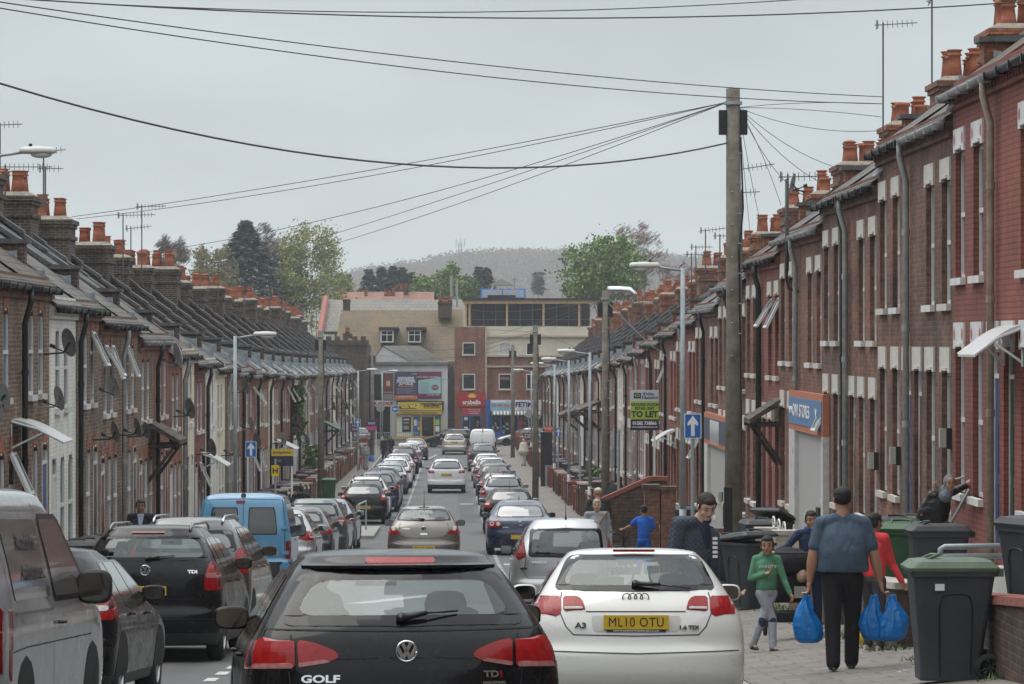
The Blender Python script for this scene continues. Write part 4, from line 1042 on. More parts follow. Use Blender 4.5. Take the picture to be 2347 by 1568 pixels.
finish_car(s,r,P_VANGREY,dict(wr=.34,ya=.95,wb=3.0,sideglass=[[(.55,1.12),(2.05,1.12),(2.08,1.66),(.62,1.66)],[(2.22,1.12),(3.65,1.12),(3.05,1.66),(2.25,1.66)]],sideglassmat=mat('dusty grey van glass',(.10,.105,.11),.08,coat=1),
  sideframe=[(2.16,1.08),(3.85,1.08),(3.1,1.70),(2.2,1.70)],doors=[[(.35,.78),(1.0,.80),(3.9,.80)],[(2.14,.4),(2.14,1.78)],[(.4,1.0),(.42,1.75)],[(3.8,.4),(3.8,1.05)]],sill=[(.55,1.03),(2.1,1.03)],chrome=1,handles=[(2.4,.93)],handlemat=TRIM,mirror=(3.35,1.12),msize=(.13,.125),mirrormat=TRIM))
for t_,z_ in (('Roadside',1.50),('Assistance',1.30)):
    p=s.side(1,1.45,z_,.012); text_mb('faded_lettering',t_,.17,BLACK,r,tuple(p),(PI/2-.36,0,PI/2),'CENTER',.001,1.25,.002)
# car hidden behind the van
LAMPA=lambda x0,z0,z1,x1: [([(x0,z0),(x1,z0),(x1-.03,z1),(x0+.05,z1)],REDL),([(x0+.06,z0+(z1-z0)*.38),(x0+.2,z0+(z1-z0)*.38),(x0+.2,z0+(z1-z0)*.62),(x0+.06,z0+(z1-z0)*.62)],CLEARL)]
generic('hatchback_car',-3.85,30.5,'black hatchback half hidden between the grey van and the black people carrier',P_BLACK,1.76,1.44,4.2,'hatch',LAMPA(.6,.8,1.0,.9),(1.03,1.34,.66,.55),yaw=-2.5)
# black people carrier
s,r,o=generic('people_carrier',-3.68,41.8,'black people carrier with tall red and white tail light, parked on the left',P_BLACK,1.80,1.64,4.39,'mpv',
 [([(.70,.86),(.91,.86),(.93,1.14),(.86,1.2),(.74,1.2),(.70,1.0)],REDL),([(.71,1.01),(.935,1.01),(.93,1.07),(.71,1.07)],PINKL)],(1.22,1.51,.74,.63),plate_z=.86,txt='KP05 YZL',yaw=-2.0,clear=True,
 opts=dict(band=(.05,.035,.035),brake=(1.55,.2,.010),brakedim=1,rails=(.55,2.7,P_DGREY),wiper=((.02,1.23),(.34,1.27)),ya=.82,wb=2.68,wr=.32,
 seams=[[(0,.76),(.66,.76),(.68,.86)],[(.70,.86),(.70,1.2)],[(0,.52),(.9,.52)]],zlow=.34,spokes=7,mirrormat=P_BLACK))
badge_ring(s,r,0,1.10,.058); script(s,r,'TDI',.56,1.08,.06)
# dark grey people carrier next along
s,r,o=generic('people_carrier',-3.72,48.5,'dark grey people carrier with silver roof rail, beyond the black one',P_DGREY,1.80,1.68,4.45,'mpv',LAMPA(.66,.9,1.25,.9),(1.2,1.5,.72,.62),yaw=-2.2,opts=dict(rails=(.5,2.6,CHROME),zlow=.32,spokes=9,mirrormat=BLACK))
# blue van with two rear doors
s=Car(4.1,[(.25,.84),(.4,.88),(.7,.90),(1.0,.90),(1.2,.885),(1.5,.84),(1.75,.79),(1.84,.74)],[(.25,.06),(.4,.0),(.62,0),(.66,.05),(1.1,.06),(1.5,.12),(1.8,.2),(1.84,.24)],
 [(.25,4.05),(.5,4.1),(.8,4.0),(1.0,3.6),(1.1,3.3),(1.5,2.85),(1.75,2.55),(1.84,2.4)],1.93,R=.22,n=4.0,Rf=.4,crown=.09)
r=car_root('delivery_van',-3.98,66.6,'sky blue van with two rear doors parked on the left',0,None,'van')
s.shell(P_BLUE,zlow=.32).obj('body',r)
dg=mat('dim van glass',(.05,.055,.055),.08,coat=.6)
lens=[([(.80,.68),(.93,.68),(.95,1.02),(.81,1.02)],REDD)]
rear_kit(s,r,P_BLUE,dict(glass=(1.88,1.885,.02,.02),lamps=lens,seams=[[(0,.66),(0,1.83)],[(.78,.66),(.80,1.35),(.74,1.8),(0,1.82)]],brake=None,
 extra=[([(-.66,1.14),(-.10,1.14),(-.10,1.66),(-.60,1.66)],GLOSSBLK,'door_window',.004),([(.10,1.14),(.66,1.14),(.60,1.66),(.10,1.66)],GLOSSBLK,'door_window',.004),
  ([(-.64,1.16),(-.12,1.16),(-.12,1.64),(-.58,1.64)],dg,'door_pane',.007),([(.12,1.16),(.64,1.16),(.58,1.64),(.12,1.64)],dg,'door_pane',.007),
  ([(-.9,.34),(.9,.34),(.9,.62),(-.9,.62)],TRIM,'bumper',.02),([(-.14,1.735),(.03,1.735),(.03,1.79),(-.14,1.79)],REDD,'high_brake_light',.012),([(.05,.93),(.12,.93),(.12,1.09),(.05,1.09)],BLACK,'door_handle',.012),
  ([(.72,1.24),(.86,1.24),(.86,1.31),(.72,1.31)],P_BLUE,'hinge',.03),([(.72,.76),(.86,.76),(.86,.83),(.72,.83)],P_BLUE,'hinge',.03)]))
finish_car(s,r,P_BLUE,dict(wr=.31,ya=.8,wb=2.65,sideglass=[[(2.1,1.15),(3.2,1.15),(2.75,1.6),(2.1,1.6)],[(.5,1.15),(1.9,1.15),(1.9,1.6),(.55,1.6)]],doors=[[(2.0,.4),(2.0,1.7)]],handles=[(2.2,1.0)],mirror=(2.95,1.12),msize=(.1,.12),mirrormat=TRIM))
script(s,r,'PEUGEOT',.42,.77,.10,m=ALLOY,sx=1.25,bold=.004)
# left cluster beyond the blue van
s,r,o=generic('hatchback_car',-3.86,76,'silver hatchback with round rear lamps just beyond the blue van',P_SILVER,1.76,1.48,4.2,'hatch',[([(.5,.83),(.62,.80),(.9,.80),(.92,1.0),(.6,1.02)],REDL)],(1.06,1.37,.66,.56),yaw=-1,opts=dict(rounds=[(.62,.91,.055,REDD),(.80,.91,.06,CLEARL)],aerial=(.8,.3,.2)))
s,r,o=generic('saloon_car',-3.75,84,'dark grey car with pale rear corner, second beyond the blue van',P_DGREY,1.76,1.45,4.4,'hatch',LAMPA(.55,.82,.98,.9),(1.06,1.34,.66,.56),yaw=-1)
s,r,o=generic('people_carrier',-3.62,91,'teal grey people carrier, third beyond the blue van',P_TEAL,1.78,1.58,4.4,'mpv',LAMPA(.6,.9,1.1,.9),(1.12,1.46,.68,.58),yaw=-1)
s,r,o=generic('estate_car',-3.58,98,'ice blue estate car, fourth beyond the blue van',P_ICE,1.76,1.48,4.4,'hatch',LAMPA(.62,.86,1.0,.9),(1.06,1.38,.66,.56),yaw=-1,opts=dict(aerial=(.9,.25,.2)))
# bronze hatchback in the lane, plate DG12 NRE
s,r,o=generic('hatchback_car',-.655,82.4,'warm grey hatchback in the lane with plate DG12 NRE',P_BRONZE,1.72,1.49,4.0,'hatch',
 [([(.56,.84),(.80,.80),(.93,.92),(.93,1.06),(.86,1.12),(.74,1.06)],REDL),([(.66,.92),(.74,.90),(.78,1.0),(.70,1.03)],CLEARL)],(1.14,1.42,.66,.54),plate_z=.50,txt='DG12 NRE',clear=True,group=None,
 opts=dict(band=(.05,.03,.03),wiper=((-.02,1.16),(-.28,1.17)),brake=(1.455,.13,.012),aerial=(.72,.42,-.05),mirror=(2.45,1.02),mirrormat=BLACK,
 seams=[[(.56,1.09),(.60,.85),(.46,.745),(0,.73)],[(.5,.62),(.84,.66)]],extra=[([(-.37,.43),(.37,.43),(.33,.57),(-.33,.57)],P_BRONZE,'plate_recess',.003),([(-.09,.81),(.09,.81),(.08,.85),(-.08,.85)],CHROME,'tailgate_handle',.012)]))
badge_ring(s,r,0,.955,.05,vw=False); script(s,r,'CORSA',-.42,.95,.045)
b=MB().mat(CHROME); p=s.S(0,.955,.024); b.prism([p+Vector((x,0,z)) for x,z in ((-.03,.035),(.01,.03),(.035,.0),(.02,-.035),(-.02,-.03),(.005,-.005))],(0,-.004,0)); b.obj('badge_emblem',r)
# silver compact with pillar lights and navy saloon, right
s,r,o=generic('compact_car',1.80,54.6,'silver compact car with tall pillar lights between the white hatchback and navy saloon',P_SILVER,1.69,1.60,3.95,'mpv',
 [([(.62,.96),(.76,.94),(.82,1.06),(.76,1.3),(.69,1.42),(.63,1.45),(.66,1.25)],REDD)],(.99,1.44,.60,.56),plate_z=.6,txt=None,clear=True,
 opts=dict(band=(.05,.04,.04),wiper=((-.46,1.06),(-.02,1.04)),aerial=(.35,.32,.0),mirror=(2.3,1.02),mirrormat=TRIM,seams=[[(.63,.98),(.66,.75),(.6,.66),(0,.66)]]))
script(s,r,'MERIVA',-.42,.91,.055)
s,r,o=generic('saloon_car',1.87,94.6,'navy blue saloon with round twin tail lights parked on the right',P_NAVY,1.83,1.48,4.75,'sedan',
 [([(.50,.78),(.60,.76),(.88,.76),(.92,.92),(.55,.95)],REDL)],(1.02,1.33,.66,.56),plate_z=.50,txt=None,
 opts=dict(rounds=[(.60,.855,.055,CLEARL),(.77,.855,.058,CLEARL),(.60,.855,.032,REDL),(.77,.855,.032,REDL)],aerial=(2.2,.1,.3),exhaust=(-.5,.28),mirror=(3.0,1.0),mirrormat=P_DGREY,
 seams=[[(.49,.95),(.47,.7),(.38,.6),(0,.6)]],glassm=REARGLASS,band=(.03,.02,.02)))
badge_ring(s,r,0,.865,.055); script(s,r,'PASSAT',-.40,.76,.04)
P_=paint
def G(name,X,d,label,pm,W,H,L,tail,x0,z0,z1,x1,**k):
    gl=(H*.71,H*.94,W*.385,W*.315); op=k.pop('opts',{}); op.setdefault('aerial',(.8,.22,.2))
    return generic(name,X,d,label,pm,W,H,L,tail,LAMPA(x0,z0,z1,x1),gl,opts=op,**k)
# left row after the kerb build-out
s,r,o=G('hatchback_car',-3.18,125.5,'black hatchback first beyond the kerb railing on the left',P_BLACK,1.72,1.48,3.95,'hatch',.62,.86,1.16,.88,txt='LN61 UGK',clear=False)
G('crossover_car',-3.2,131,'white crossover with roof rails directly beyond the black hatchback',P_OFFW,1.8,1.60,4.3,'mpv',.62,.9,1.12,.92,opts=dict(rails=(.4,2.4,TRIM)))
G('crossover_car',-3.0,139.5,'navy crossover with low red tail lights, left row',P_NAVY,1.82,1.62,4.4,'mpv',.55,.92,1.05,.93,txt='YT14 RFN')
G('estate_car',-3.0,147,'dark estate car third beyond the white crossover',P_DGREY,1.78,1.50,4.5,'hatch',.6,.86,1.0,.9)
G('hatchback_car',-3.05,154,'black hatchback between two grey cars, left row',P_BLACK,1.74,1.48,4.1,'hatch',.6,.86,1.05,.9)
G('saloon_car',-2.95,164,'pale blue silver saloon car, left row',P_ICE,1.78,1.46,4.5,'sedan',.55,.8,.95,.9)
G('hatchback_car',-2.85,174,'white hatchback with tall lamps, left row',P_OFFW,1.76,1.49,4.4,'hatch',.7,.85,1.15,.92)
G('saloon_car',-2.85,187,'white and silver saloon, left row far down',P_SILVER,1.76,1.45,4.5,'sedan',.55,.8,.95,.9)
G('estate_car',-2.8,200,'black estate car with silver roof rails, left row',P_BLACK,1.82,1.58,4.6,'mpv',.6,.86,1.05,.93,opts=dict(rails=(.4,2.6,CHROME)))
G('estate_car',-2.7,213,'silver estate car second from the junction, left row',P_SILVER,1.8,1.52,4.7,'hatch',.55,.82,.98,.92)
G('saloon_car',-2.45,232,'dark grey saloon last before the junction, left row',P_DGREY,1.78,1.44,4.5,'sedan',.55,.8,.95,.9)
# lane
s,r,o=G('people_carrier',-.24,166,'white people carrier driving in the lane with plate WK13 SVU',P_OFFW,1.83,1.63,4.38,'mpv',.56,.95,1.08,.93,txt='WK13 SVU',plate_z=.88,group=None,opts=dict(aerial=(.8,.1,.2),zlow=.42,brake=(1.53,.2,.012),seams=[[(0,.62),(.5,.64),(.6,.8)]],extra=[([(-.3,.98),(.3,.98),(.3,1.02),(-.3,1.02)],CHROME,'chrome_strip',.01),([(-.75,.35),(-.55,.35),(-.55,.40),(-.75,.40)],REDL,'reflector',.01),([(.55,.35),(.75,.35),(.75,.40),(.55,.40)],REDL,'reflector',.01)]))
G('estate_car',.2,246,'cream white estate car driving away, farthest in the lane',P_CHAMP,1.77,1.48,4.55,'mpv',.68,.85,1.05,.9,txt='SN06 KYE',plate_z=.86,group=None,opts=dict(brake=(1.42,.12,.015)))
# right row
G('hatchback_car',1.92,114.5,'black hatchback beyond the navy saloon with silver mirrors',P_BLACK,1.76,1.52,4.2,'hatch',.62,.86,1.12,.9,opts=dict(mirrormat=P_SILVER,aerial=(.8,.3,.15),wiper=((0,1.1),(.35,1.07))))
G('people_carrier',1.98,133,'silver people carrier with roof rails, right row',P_SILVER,1.78,1.64,4.45,'mpv',.66,.85,1.15,.91,opts=dict(rails=(.4,2.6,TRIM)))
G('hatchback_car',1.98,148,'dark red lamped black hatchback behind the silver people carrier',P_BLACK,1.74,1.50,4.0,'hatch',.62,.86,1.1,.9,opts=dict(brake=(1.43,.12,.015)))
G('estate_car',2.0,161,'dark grey estate car with pale roof, right row',P_DGREY,1.78,1.52,4.5,'mpv',.62,.86,1.05,.91)
G('estate_car',1.98,173,'silver estate car with wide rear window, right row',P_SILVER,1.8,1.56,4.5,'mpv',.62,.86,1.05,.91)
G('hatchback_car',1.9,186,'small white hatchback squeezed between silver and blue cars, right row',P_OFFW,1.68,1.48,3.7,'hatch',.62,.86,1.02,.86)
G('people_carrier',1.85,205,'dark blue grey people carrier with black glass, right row',P_TEAL,1.8,1.66,4.4,'mpv',.66,.9,1.2,.92)
G('hatchback_car',1.85,217,'black hatchback just before the white van, right row',P_BLACK,1.74,1.5,4.0,'hatch',.62,.86,1.1,.9)
# white van at the end of the right row
s=Car(4.6,[(.25,.86),(.4,.90),(.8,.91),(1.2,.89),(1.6,.83),(1.85,.76),(1.9,.72)],[(.25,.06),(.4,.0),(.7,.02),(1.1,.04),(1.6,.12),(1.9,.25)],[(.25,4.5),(.5,4.6),(.9,4.4),(1.1,3.9),(1.5,3.3),(1.9,2.8)],2.0,R=.25,n=4,Rf=.4,crown=.1)
r=car_root('delivery_van',2.1,236,'plain white van with no rear windows, last of the right row',0,PK,'van')
s.shell(P_OFFW,zlow=.35).obj('body',r)
rear_kit(s,r,P_OFFW,dict(glass=(1.93,1.935,.02,.02),lamps=[([(.8,.7),(.93,.7),(.93,1.15),(.81,1.15)],REDD)],seams=[[(0,.5),(0,1.85)],[(.74,.5),(.74,1.2),(.68,1.8),(0,1.85)]],extra=[([(-.08,1.78),(.08,1.78),(.08,1.83),(-.08,1.83)],BLACK,'high_brake_light',.01)]))
finish_car(s,r,P_OFFW,dict(wr=.32,sideglass=[[(2.3,1.15),(3.5,1.15),(3.0,1.6),(2.3,1.6)]],mirror=(3.3,1.15),msize=(.09,.12),mirrormat=TRIM))
# cars at the junction
s,r,o=G('saloon_car',-5.6,265,'black saloon crossing the junction in front of the yellow shop',P_BLACK,1.84,1.46,4.8,'sedan',.55,.85,1.0,.9,group=None,opts=dict(chrome=1,sill=[(1.0,1.36),(2.4,1.36)],wr=.35)); r.location=(2.0,268.3,gz(268)); r.rotation_euler=(0,0,math.radians(97)); r.location.x=2.35
s,r,o=G('hatchback_car',0,265,'silver hatchback crossing the junction behind the white van',P_SILVER,1.76,1.48,4.2,'hatch',.6,.86,1.05,.9,group=None); r.rotation_euler=(0,0,PI/2); r.location=(7.6,269,gz(268))
s,r,o=G('hatchback_car',0,262,'pale gold hatchback crossing the junction behind the right telegraph poles',P_CHAMP,1.74,1.45,4.1,'hatch',.6,.86,1.05,.9,group=None); r.rotation_euler=(0,0,PI/2); r.location=(10.0,271.5,gz(268))
s,r,o=G('crossover_car',-8.0,263,'silver car at the junction behind the left telegraph pole',P_SILVER,1.8,1.6,4.4,'mpv',.6,.86,1.05,.9,group=None); r.rotation_euler=(0,0,math.radians(25)); r.location=(-6.7,264,gz(268))
# ---------------------------------------------------------------- the far end: shops, roofs, trees, hill
D0=280.0; SX=F/D0
def bx(px,d=D0): return wx(px,d)
def bz(py,d=D0): return (784-py)*d/F
G0=gz(280)+.12
def sq(b,x0,x1,y0,y1,d,dep=.1,m=None):
    """block given by picture-grid edges on a facade at distance d, dep metres proud"""
    if m: b.mat(m)
    b.box(bx(x0,d),bx(x1,d),d-dep,d,bz(y1,d),bz(y0,d))
B_NEW=brick('new red brick',(.33,.115,.07),(.24,.085,.055),(.22,.17,.13),grime=.2)
B_TOWER=brick('brown tower brick',(.10,.062,.045),(.06,.042,.034),(.12,.10,.08),grime=.4)
RENDER_W=mat('white render',(.55,.55,.54),.8,var=.08,scale=1); RENDER_C=mat('cream render',(.58,.52,.41),.8,var=.1,scale=1)
TILEB=slate('mossy brown tiles',(.13,.10,.072),(.17,.13,.088),(.19,.135,.05),row=.35,wid=.25); TILEG=slate('grey stone slates',(.15,.145,.14),(.20,.19,.18),(.20,.18,.13),row=.4,wid=.4)
TIMBER=mat('new timber',(.50,.33,.19),.7,var=.2,scale=4); STONE=mat('buff stone band',(.42,.36,.27),.8,var=.15); NAVYG=mat('dark terrace glass',(.014,.018,.024),.08,coat=.4)
def flat(name,c,r=.6): return mat(name,c,r,var=.04,scale=2)
def win(root,x0,x1,y0,y1,d,m=DARKGLASS,frame=WHITE,t=2,mid=None,name='window'):
    b=MB(); b.mat(frame)
    X0,X1,Z0,Z1=bx(x0,d),bx(x1,d),bz(y1,d),bz(y0,d); w=t*d/F
    b.box(X0,X0+w,d-.12,d-.01,Z0,Z1); b.box(X1-w,X1,d-.12,d-.01,Z0,Z1); b.box(X0+w,X1-w,d-.12,d-.01,Z0,Z0+w); b.box(X0+w,X1-w,d-.12,d-.01,Z1-w,Z1)
    if mid: b.box((X0+X1)/2-w*.3,(X0+X1)/2+w*.3,d-.11,d-.02,Z0+w,Z1-w); b.box(X0+w,X1-w,d-.115,d-.02,Z0+(Z1-Z0)*.6,Z0+(Z1-Z0)*.6+w*.6)
    o=b.obj(name,root); p=MB().mat(m); p.box(X0+w,X1-w,d-.05,d-.02,Z0+w,Z1-w); p.obj('pane',o); return o
def loc0(o): return o
def txt(root,s_,px,py,d,size_px,m,dep=.13,sx=1.0,bold=0,name='lettering',shear=0):
    return text_mb(name,s_,size_px*d/F*1.35,m,root,(bx(px,d),d-dep,bz(py,d)),(PI/2,0,0),'CENTER',.01,sx,bold,shear=shear)
def bldg(name,label,cat='building'):
    return empty(name,(0,0,0),label,cat)
# --- lounge building with roof terrace
r=LOUNGE=bldg('shop_building','red brick and cream building with glazed timber roof terrace above the red lounge sign')
b=MB().mat(B_NEW); b.box(bx(1042),bx(1115),280,292,G0-.3,bz(749)); b.obj('brick_tower',r)
b=MB().mat(B_NEW); b.box(bx(1115)+.01,bx(1395),280.25,292,G0-.3,bz(815)); b.mat(RENDER_C); b.box(bx(1115)+.01,bx(1395),280.25,292,bz(815),bz(749)); b.obj('wall',r)
b=MB().mat(STONE)
for y in (771,816,840): b.box(bx(1112),bx(1395),280.0,280.25,bz(y+2),bz(y-2))
b.box(bx(1112),bx(1116),279.9,280.0,bz(916),bz(749)); b.obj('string_course',r)
for x0,x1 in ((1060,1089),(1143,1172),(1206,1234)):
    for y0,y1 in ((785,814),(857,893)):
        w_=win(r,x0,x1,y0,y1,280 if x0<1100 else 280.25,m=DARKGLASS if (x0!=1143 or y0>800) else CURTAIN)
        b=MB().mat(STONE); sq(b,x0-2,x1+2,y1,y1+2,280 if x0<1100 else 280.25,.2); b.obj('sill',w_)
txt(r,'PINA',1157.5,868,280.25,7,flat('faded pink letters',(.6,.25,.3)),dep=.14)
b=MB().mat(NAVYG); b.box(bx(1070),bx(1353),281.2,290,bz(747),bz(690)); b.obj('terrace_glazing',r)
for x in (1065,1074,1160,1244,1326):
    b=MB().mat(TIMBER); b.box(bx(x),bx(x+4.5),280.7,280.95,bz(747),bz(688)); b.obj('timber_post',r)
b=MB().mat(TIMBER); b.box(bx(1062),bx(1376),280.5,280.95,bz(696),bz(688)); b.mat(BLACK); b.box(bx(1060),bx(1378),280.3,292,bz(688),bz(683.5)); b.obj('terrace_roof',r)
b=MB().mat(mat('grey window bars',(.10,.11,.12),.5))
for x in range(1080,1350,28): b.box(bx(x),bx(x+1.3),281.0,281.19,bz(747),bz(690))
b.box(bx(1070),bx(1353),280.96,281.0,bz(733),bz(732)); b.obj('glazing_bar',r)
# roof cowl and blue plant box
b=MB().mat(BLACK); b.loft([[(bx(1151)+sx*bx(1151+w_)*0+sx*w_*D0/F,285+sy*w_*D0/F,bz(py)) for sx,sy in ((-1,-1),(1,-1),(1,1),(-1,1))] for w_,py in ((28,653),(17,645),(3,638))]); b.box(bx(1119),bx(1184),283.7,286.3,bz(684),bz(675)); 
b.mat(TIMBER)
for sx in (-1,-.35,.35,1):
    b.prism([(bx(1151+sx*22),283.9,bz(654)),(bx(1151+sx*22)+.14,283.9,bz(654)),(bx(1151+sx*30)+.14,283.8,bz(675)),(bx(1151+sx*30),283.8,bz(675))],(0,.14,0))
b.obj('roof_cowl',r)
b=MB().mat(flat('blue panel',(.08,.22,.55))); b.box(bx(1102,289),bx(1204,289),288,291,bz(684,289),bz(662,289)); b.mat(flat('pale panel',(.35,.45,.55))); b.box(bx(1105,288),bx(1150,288),287.9,288,bz(682,288),bz(665,288)); b.box(bx(1153,288),bx(1201,288),287.9,288,bz(682,288),bz(665,288)); b.obj('plant_box',r)
# lounge sign and door
SIGNR=flat('sign red',(.36,.012,.02)); GOLD=flat('sign gold',(.75,.45,.06)); SIGNW=flat('sign white',(.75,.75,.74)); BLUEF=flat('blue shop frame',(.03,.13,.42),.4)
o=MB().mat(SIGNR); sq(o,1049,1113,899,932,280,.22); sg=o.obj('shop_sign'); tag(sg,'dark red lounge sign with gold lotus flower','sign')
txt(sg,'arabella',1081,922,280,10,SIGNW,.24,1.0,.01); txt(sg,'LOUNGE',1081,928.5,280,4,GOLD,.24,1.3)
b=MB().mat(GOLD)
for a in (-60,-32,0,32,60):
    c=math.radians(a); p=Vector((bx(1082),279.77,bz(912))); 
    tip=p+Vector((math.sin(c)*.42,0,math.cos(c)*.42)); s_=Vector((math.cos(c)*.11,0,-math.sin(c)*.11)); mid=p+Vector((math.sin(c)*.22,0,math.cos(c)*.22)); b.prism([p,mid+s_,tip,mid-s_],(0,-.012-.003*abs(a)/30,0))
b.obj('lotus_emblem',sg)
o=MB().mat(flat('sub sign red',(.45,.03,.04))); sq(o,1060,1103,935,951,280,.16); sg=o.obj('shop_sign'); tag(sg,'smaller red bookings sign over the blue lounge door','sign')
txt(sg,'Shisha & Restaurant',1087,938.5,280,2.6,SIGNW,.18); txt(sg,'For Bookings Call',1087,943,280,2.6,SIGNW,.18); txt(sg,'01582 402294',1087,947.5,280,2.8,SIGNW,.18)
b=MB().mat(BLACK); b.box(bx(1062),bx(1102),279.97,279.995,G0,bz(952)); b.mat(BLUEF)
for x in (1060,1076,1101): b.box(bx(x),bx(x+2),279.8,279.97,G0,bz(952))
b.box(bx(1062),bx(1076),279.8,279.96,G0,bz(992)); b.box(bx(1062),bx(1101),279.8,279.96,bz(954),bz(952)); b.mat(SIGNW); b.box(bx(1064),bx(1072),279.9,279.96,bz(963),bz(956)); b.box(bx(1064),bx(1072),279.9,279.96,bz(985),bz(978))
dd=b.obj('lounge_door',r)
b=MB().mat(BLUEF); b.tube([(bx(1118),279.7,bz(985)),(bx(1118),279.7,bz(915))],.16,8); b.obj('blue_downpipe',r)
# shops right of the lounge
o=MB().mat(SIGNW); sq(o,1124,1173,917,942,280.25,.35); o.mat(flat('sky blue sign',(.20,.55,.75))); sq(o,1126,1172,922,941,279.9,.03); sg=o.obj('shop_sign'); tag(sg,'white and sky blue mobile phone shop sign','sign')
txt(sg,'AB MOBILE',1150,929,279.87,7,flat('orange red letters',(.6,.14,.05)),.03,1.0,.01); txt(sg,'& GIFT SHOP',1154,936.5,279.87,3.6,flat('orange red letters',(.6,.14,.05)),.03); txt(sg,'AFAFA',1164,920,279.9,2.5,PLATET,.02)
o=MB().mat(SIGNW); sq(o,1173.5,1262,917,941,280.25,.33); sg=o.obj('shop_sign'); tag(sg,'white shop sign with navy capital lettering','sign')
txt(sg,'FETIMA',1206,928,279.9,12,flat('navy letters',(.02,.03,.18)),.02,.95,.02); txt(sg,'0 11582   01582',1200,938,279.9,3,flat('navy letters',(.02,.03,.18)),.02)
o=MB()
for k in range(34): 
    o.mat(SIGNW if k%2 else flat('grey stripe',(.2,.2,.2))); x0=1127+k*3.9; o.prism([(bx(x0),279.9,bz(942)),(bx(x0),279.0,bz(948)),(bx(x0),279.0,bz(951)),(bx(x0),279.06,bz(951)),(bx(x0),279.06,bz(948.3)),(bx(x0),279.9,bz(942.6))],(bx(x0+3.9)-bx(x0),0,0))
o=o.obj('shop_awning'); tag(o,'striped white and grey awning across the phone shop front','awning')
o=MB().mat(DARKGLASS); o.box(bx(1126),bx(1262),280.05,280.25,G0,bz(951)); 
for x0,x1,m in ((1124,1128,BLUEF),(1146,1150,BLUEF),(1172,1176,BLUEF),(1186,1189,BLUEF),(1200,1204,BLUEF),(1232,1236,BLUEF)): sq(o,x0,x1,951,1008,280.05,.12,m)
sq(o,1128,1146,990,1008,280.05,.1,BLUEF); sq(o,1150,1172,995,1008,280.05,.1,BLUEF)
rr=random.Random(3)
for k in range(16): sq(o,*(lambda x,y:(x,x+rr.uniform(2,6),y,y+rr.uniform(2,5)))(rr.choice((1129,1134,1139,1152,1160,1205,1212,1220)),955+rr.random()*34),280.05,.03,rr.choice((SIGNW,flat('poster red',(.5,.05,.05)),flat('poster cyan',(.1,.4,.6)),SIGNW)))
sq(o,1189,1199,958,1004,280.05,.15,flat('red vending',(.5,.04,.04)))
o.obj('glazed_front',LOUNGE)
# --- white building with the hoardings
r=WHITEB=bldg('shop_building','white rendered building with pitched roof and large hoardings above the yellow shop')
b=MB().mat(RENDER_W); b.box(bx(856),bx(1026),280,292,G0-.3,bz(836)); b.obj('wall',r)
b=MB().mat(mat('grey roof band',(.14,.14,.14),.7)); b.box(bx(852),bx(1030),279.7,292.2,bz(836),bz(830)); b.obj('parapet',r)
zr=bz(830); pk=bz(794)
b=MB().mat(RENDER_W); b.prism([(bx(850),280.1,zr),(bx(940),280.1,zr),(bx(878),280.1,pk)],(0,.3,0)); b.obj('gable',r)
b=MB().mat(SLATE); b.poly([(bx(878),280.0,pk+.05),(bx(942),280.0,zr),(bx(1022),292,zr),(bx(958),292,pk+.05)]); b.poly([(bx(878),280.0,pk+.05),(bx(848),280.0,zr),(bx(930),292,zr),(bx(958),292,pk+.05)]); b.obj('roof',r,fixn=False)
b=MB().mat(DARKGLASS); sq(b,857,877,858,917,280,.05); b.obj('stair_window',r)
b=MB().mat(mat('grey concrete pier',(.22,.21,.20),.8,var=.2)); b.box(bx(1026),bx(1041),282,291,G0-.3,bz(828)); b.obj('side_wall',r)
def hoard(x0,x1,y0,y1,c,label):
    o=MB().mat(BLACK); sq(o,x0-1,x1+1,y0-1,y1+1,280,.12); o.mat(c); sq(o,x0,x1,y0,y1,279.88,.03); o=o.obj('hoarding'); tag(o,label,'advertising board'); return o
o=hoard(879,900,857,916,flat('poster brown red',(.14,.03,.03)),'narrow brown red poster left of the purple hoarding')
b=MB(); 
for k in range(7): sq(b,880+k*3,881.3+k*3,858,895,279.85,.02,flat('poster stripe',(.22,.07,.05)))
sq(b,879,900,903,916,279.85,.02,flat('poster grey',(.25,.24,.24))); sq(b,885,894,873,885,279.83,.02,flat('poster cream',(.6,.45,.3))); b.obj('poster_print',o); txt(o,'POOL CENTRE',889.5,899.5,279.85,3,SIGNW,.03,.8)
o=hoard(905,956.5,853,916,flat('poster purple',(.055,.04,.11)),'purple hoarding reading witness empower justice')
ow=flat('poster pale',(.62,.62,.72)); 
for k,t in enumerate(('WITNESS','EMPOWER','JUSTICE')): txt(o,t,930.5,868+k*5.6,279.85,6.2,ow,.03,1.05,.03)
b=MB(); b.mat(flat('poster orange',(.55,.17,.04))); sq(b,914,949,884,886,279.85,.02); sq(b,905,956.5,906.5,916,279.85,.02)
b.mat(flat('poster line',(.25,.24,.36)))
for k in range(7): sq(b,909,953-(k%3)*6,889+k*2.1,889.8+k*2.1,279.85,.02)
b.obj('poster_print',o); txt(o,'03000 303 265',931,909.5,279.83,4,SIGNW,.02); txt(o,'CAGE',949,857,279.85,3.6,ow,.03)
o=hoard(958.5,1010.5,853,912,flat('poster teal',(.33,.52,.52)),'pale teal and maroon landlords hoarding right of the purple one')
b=MB(); mar=flat('poster maroon',(.16,.012,.06)); b.mat(mar); b.prism([(bx(958.5),279.83,bz(872)),(bx(958.5),279.83,bz(853)),(bx(1010.5),279.83,bz(853)),(bx(1010.5),279.83,bz(863))],(0,.02,0)); sq(b,958.5,1010.5,902,912,279.85,.02)
st=[]; 
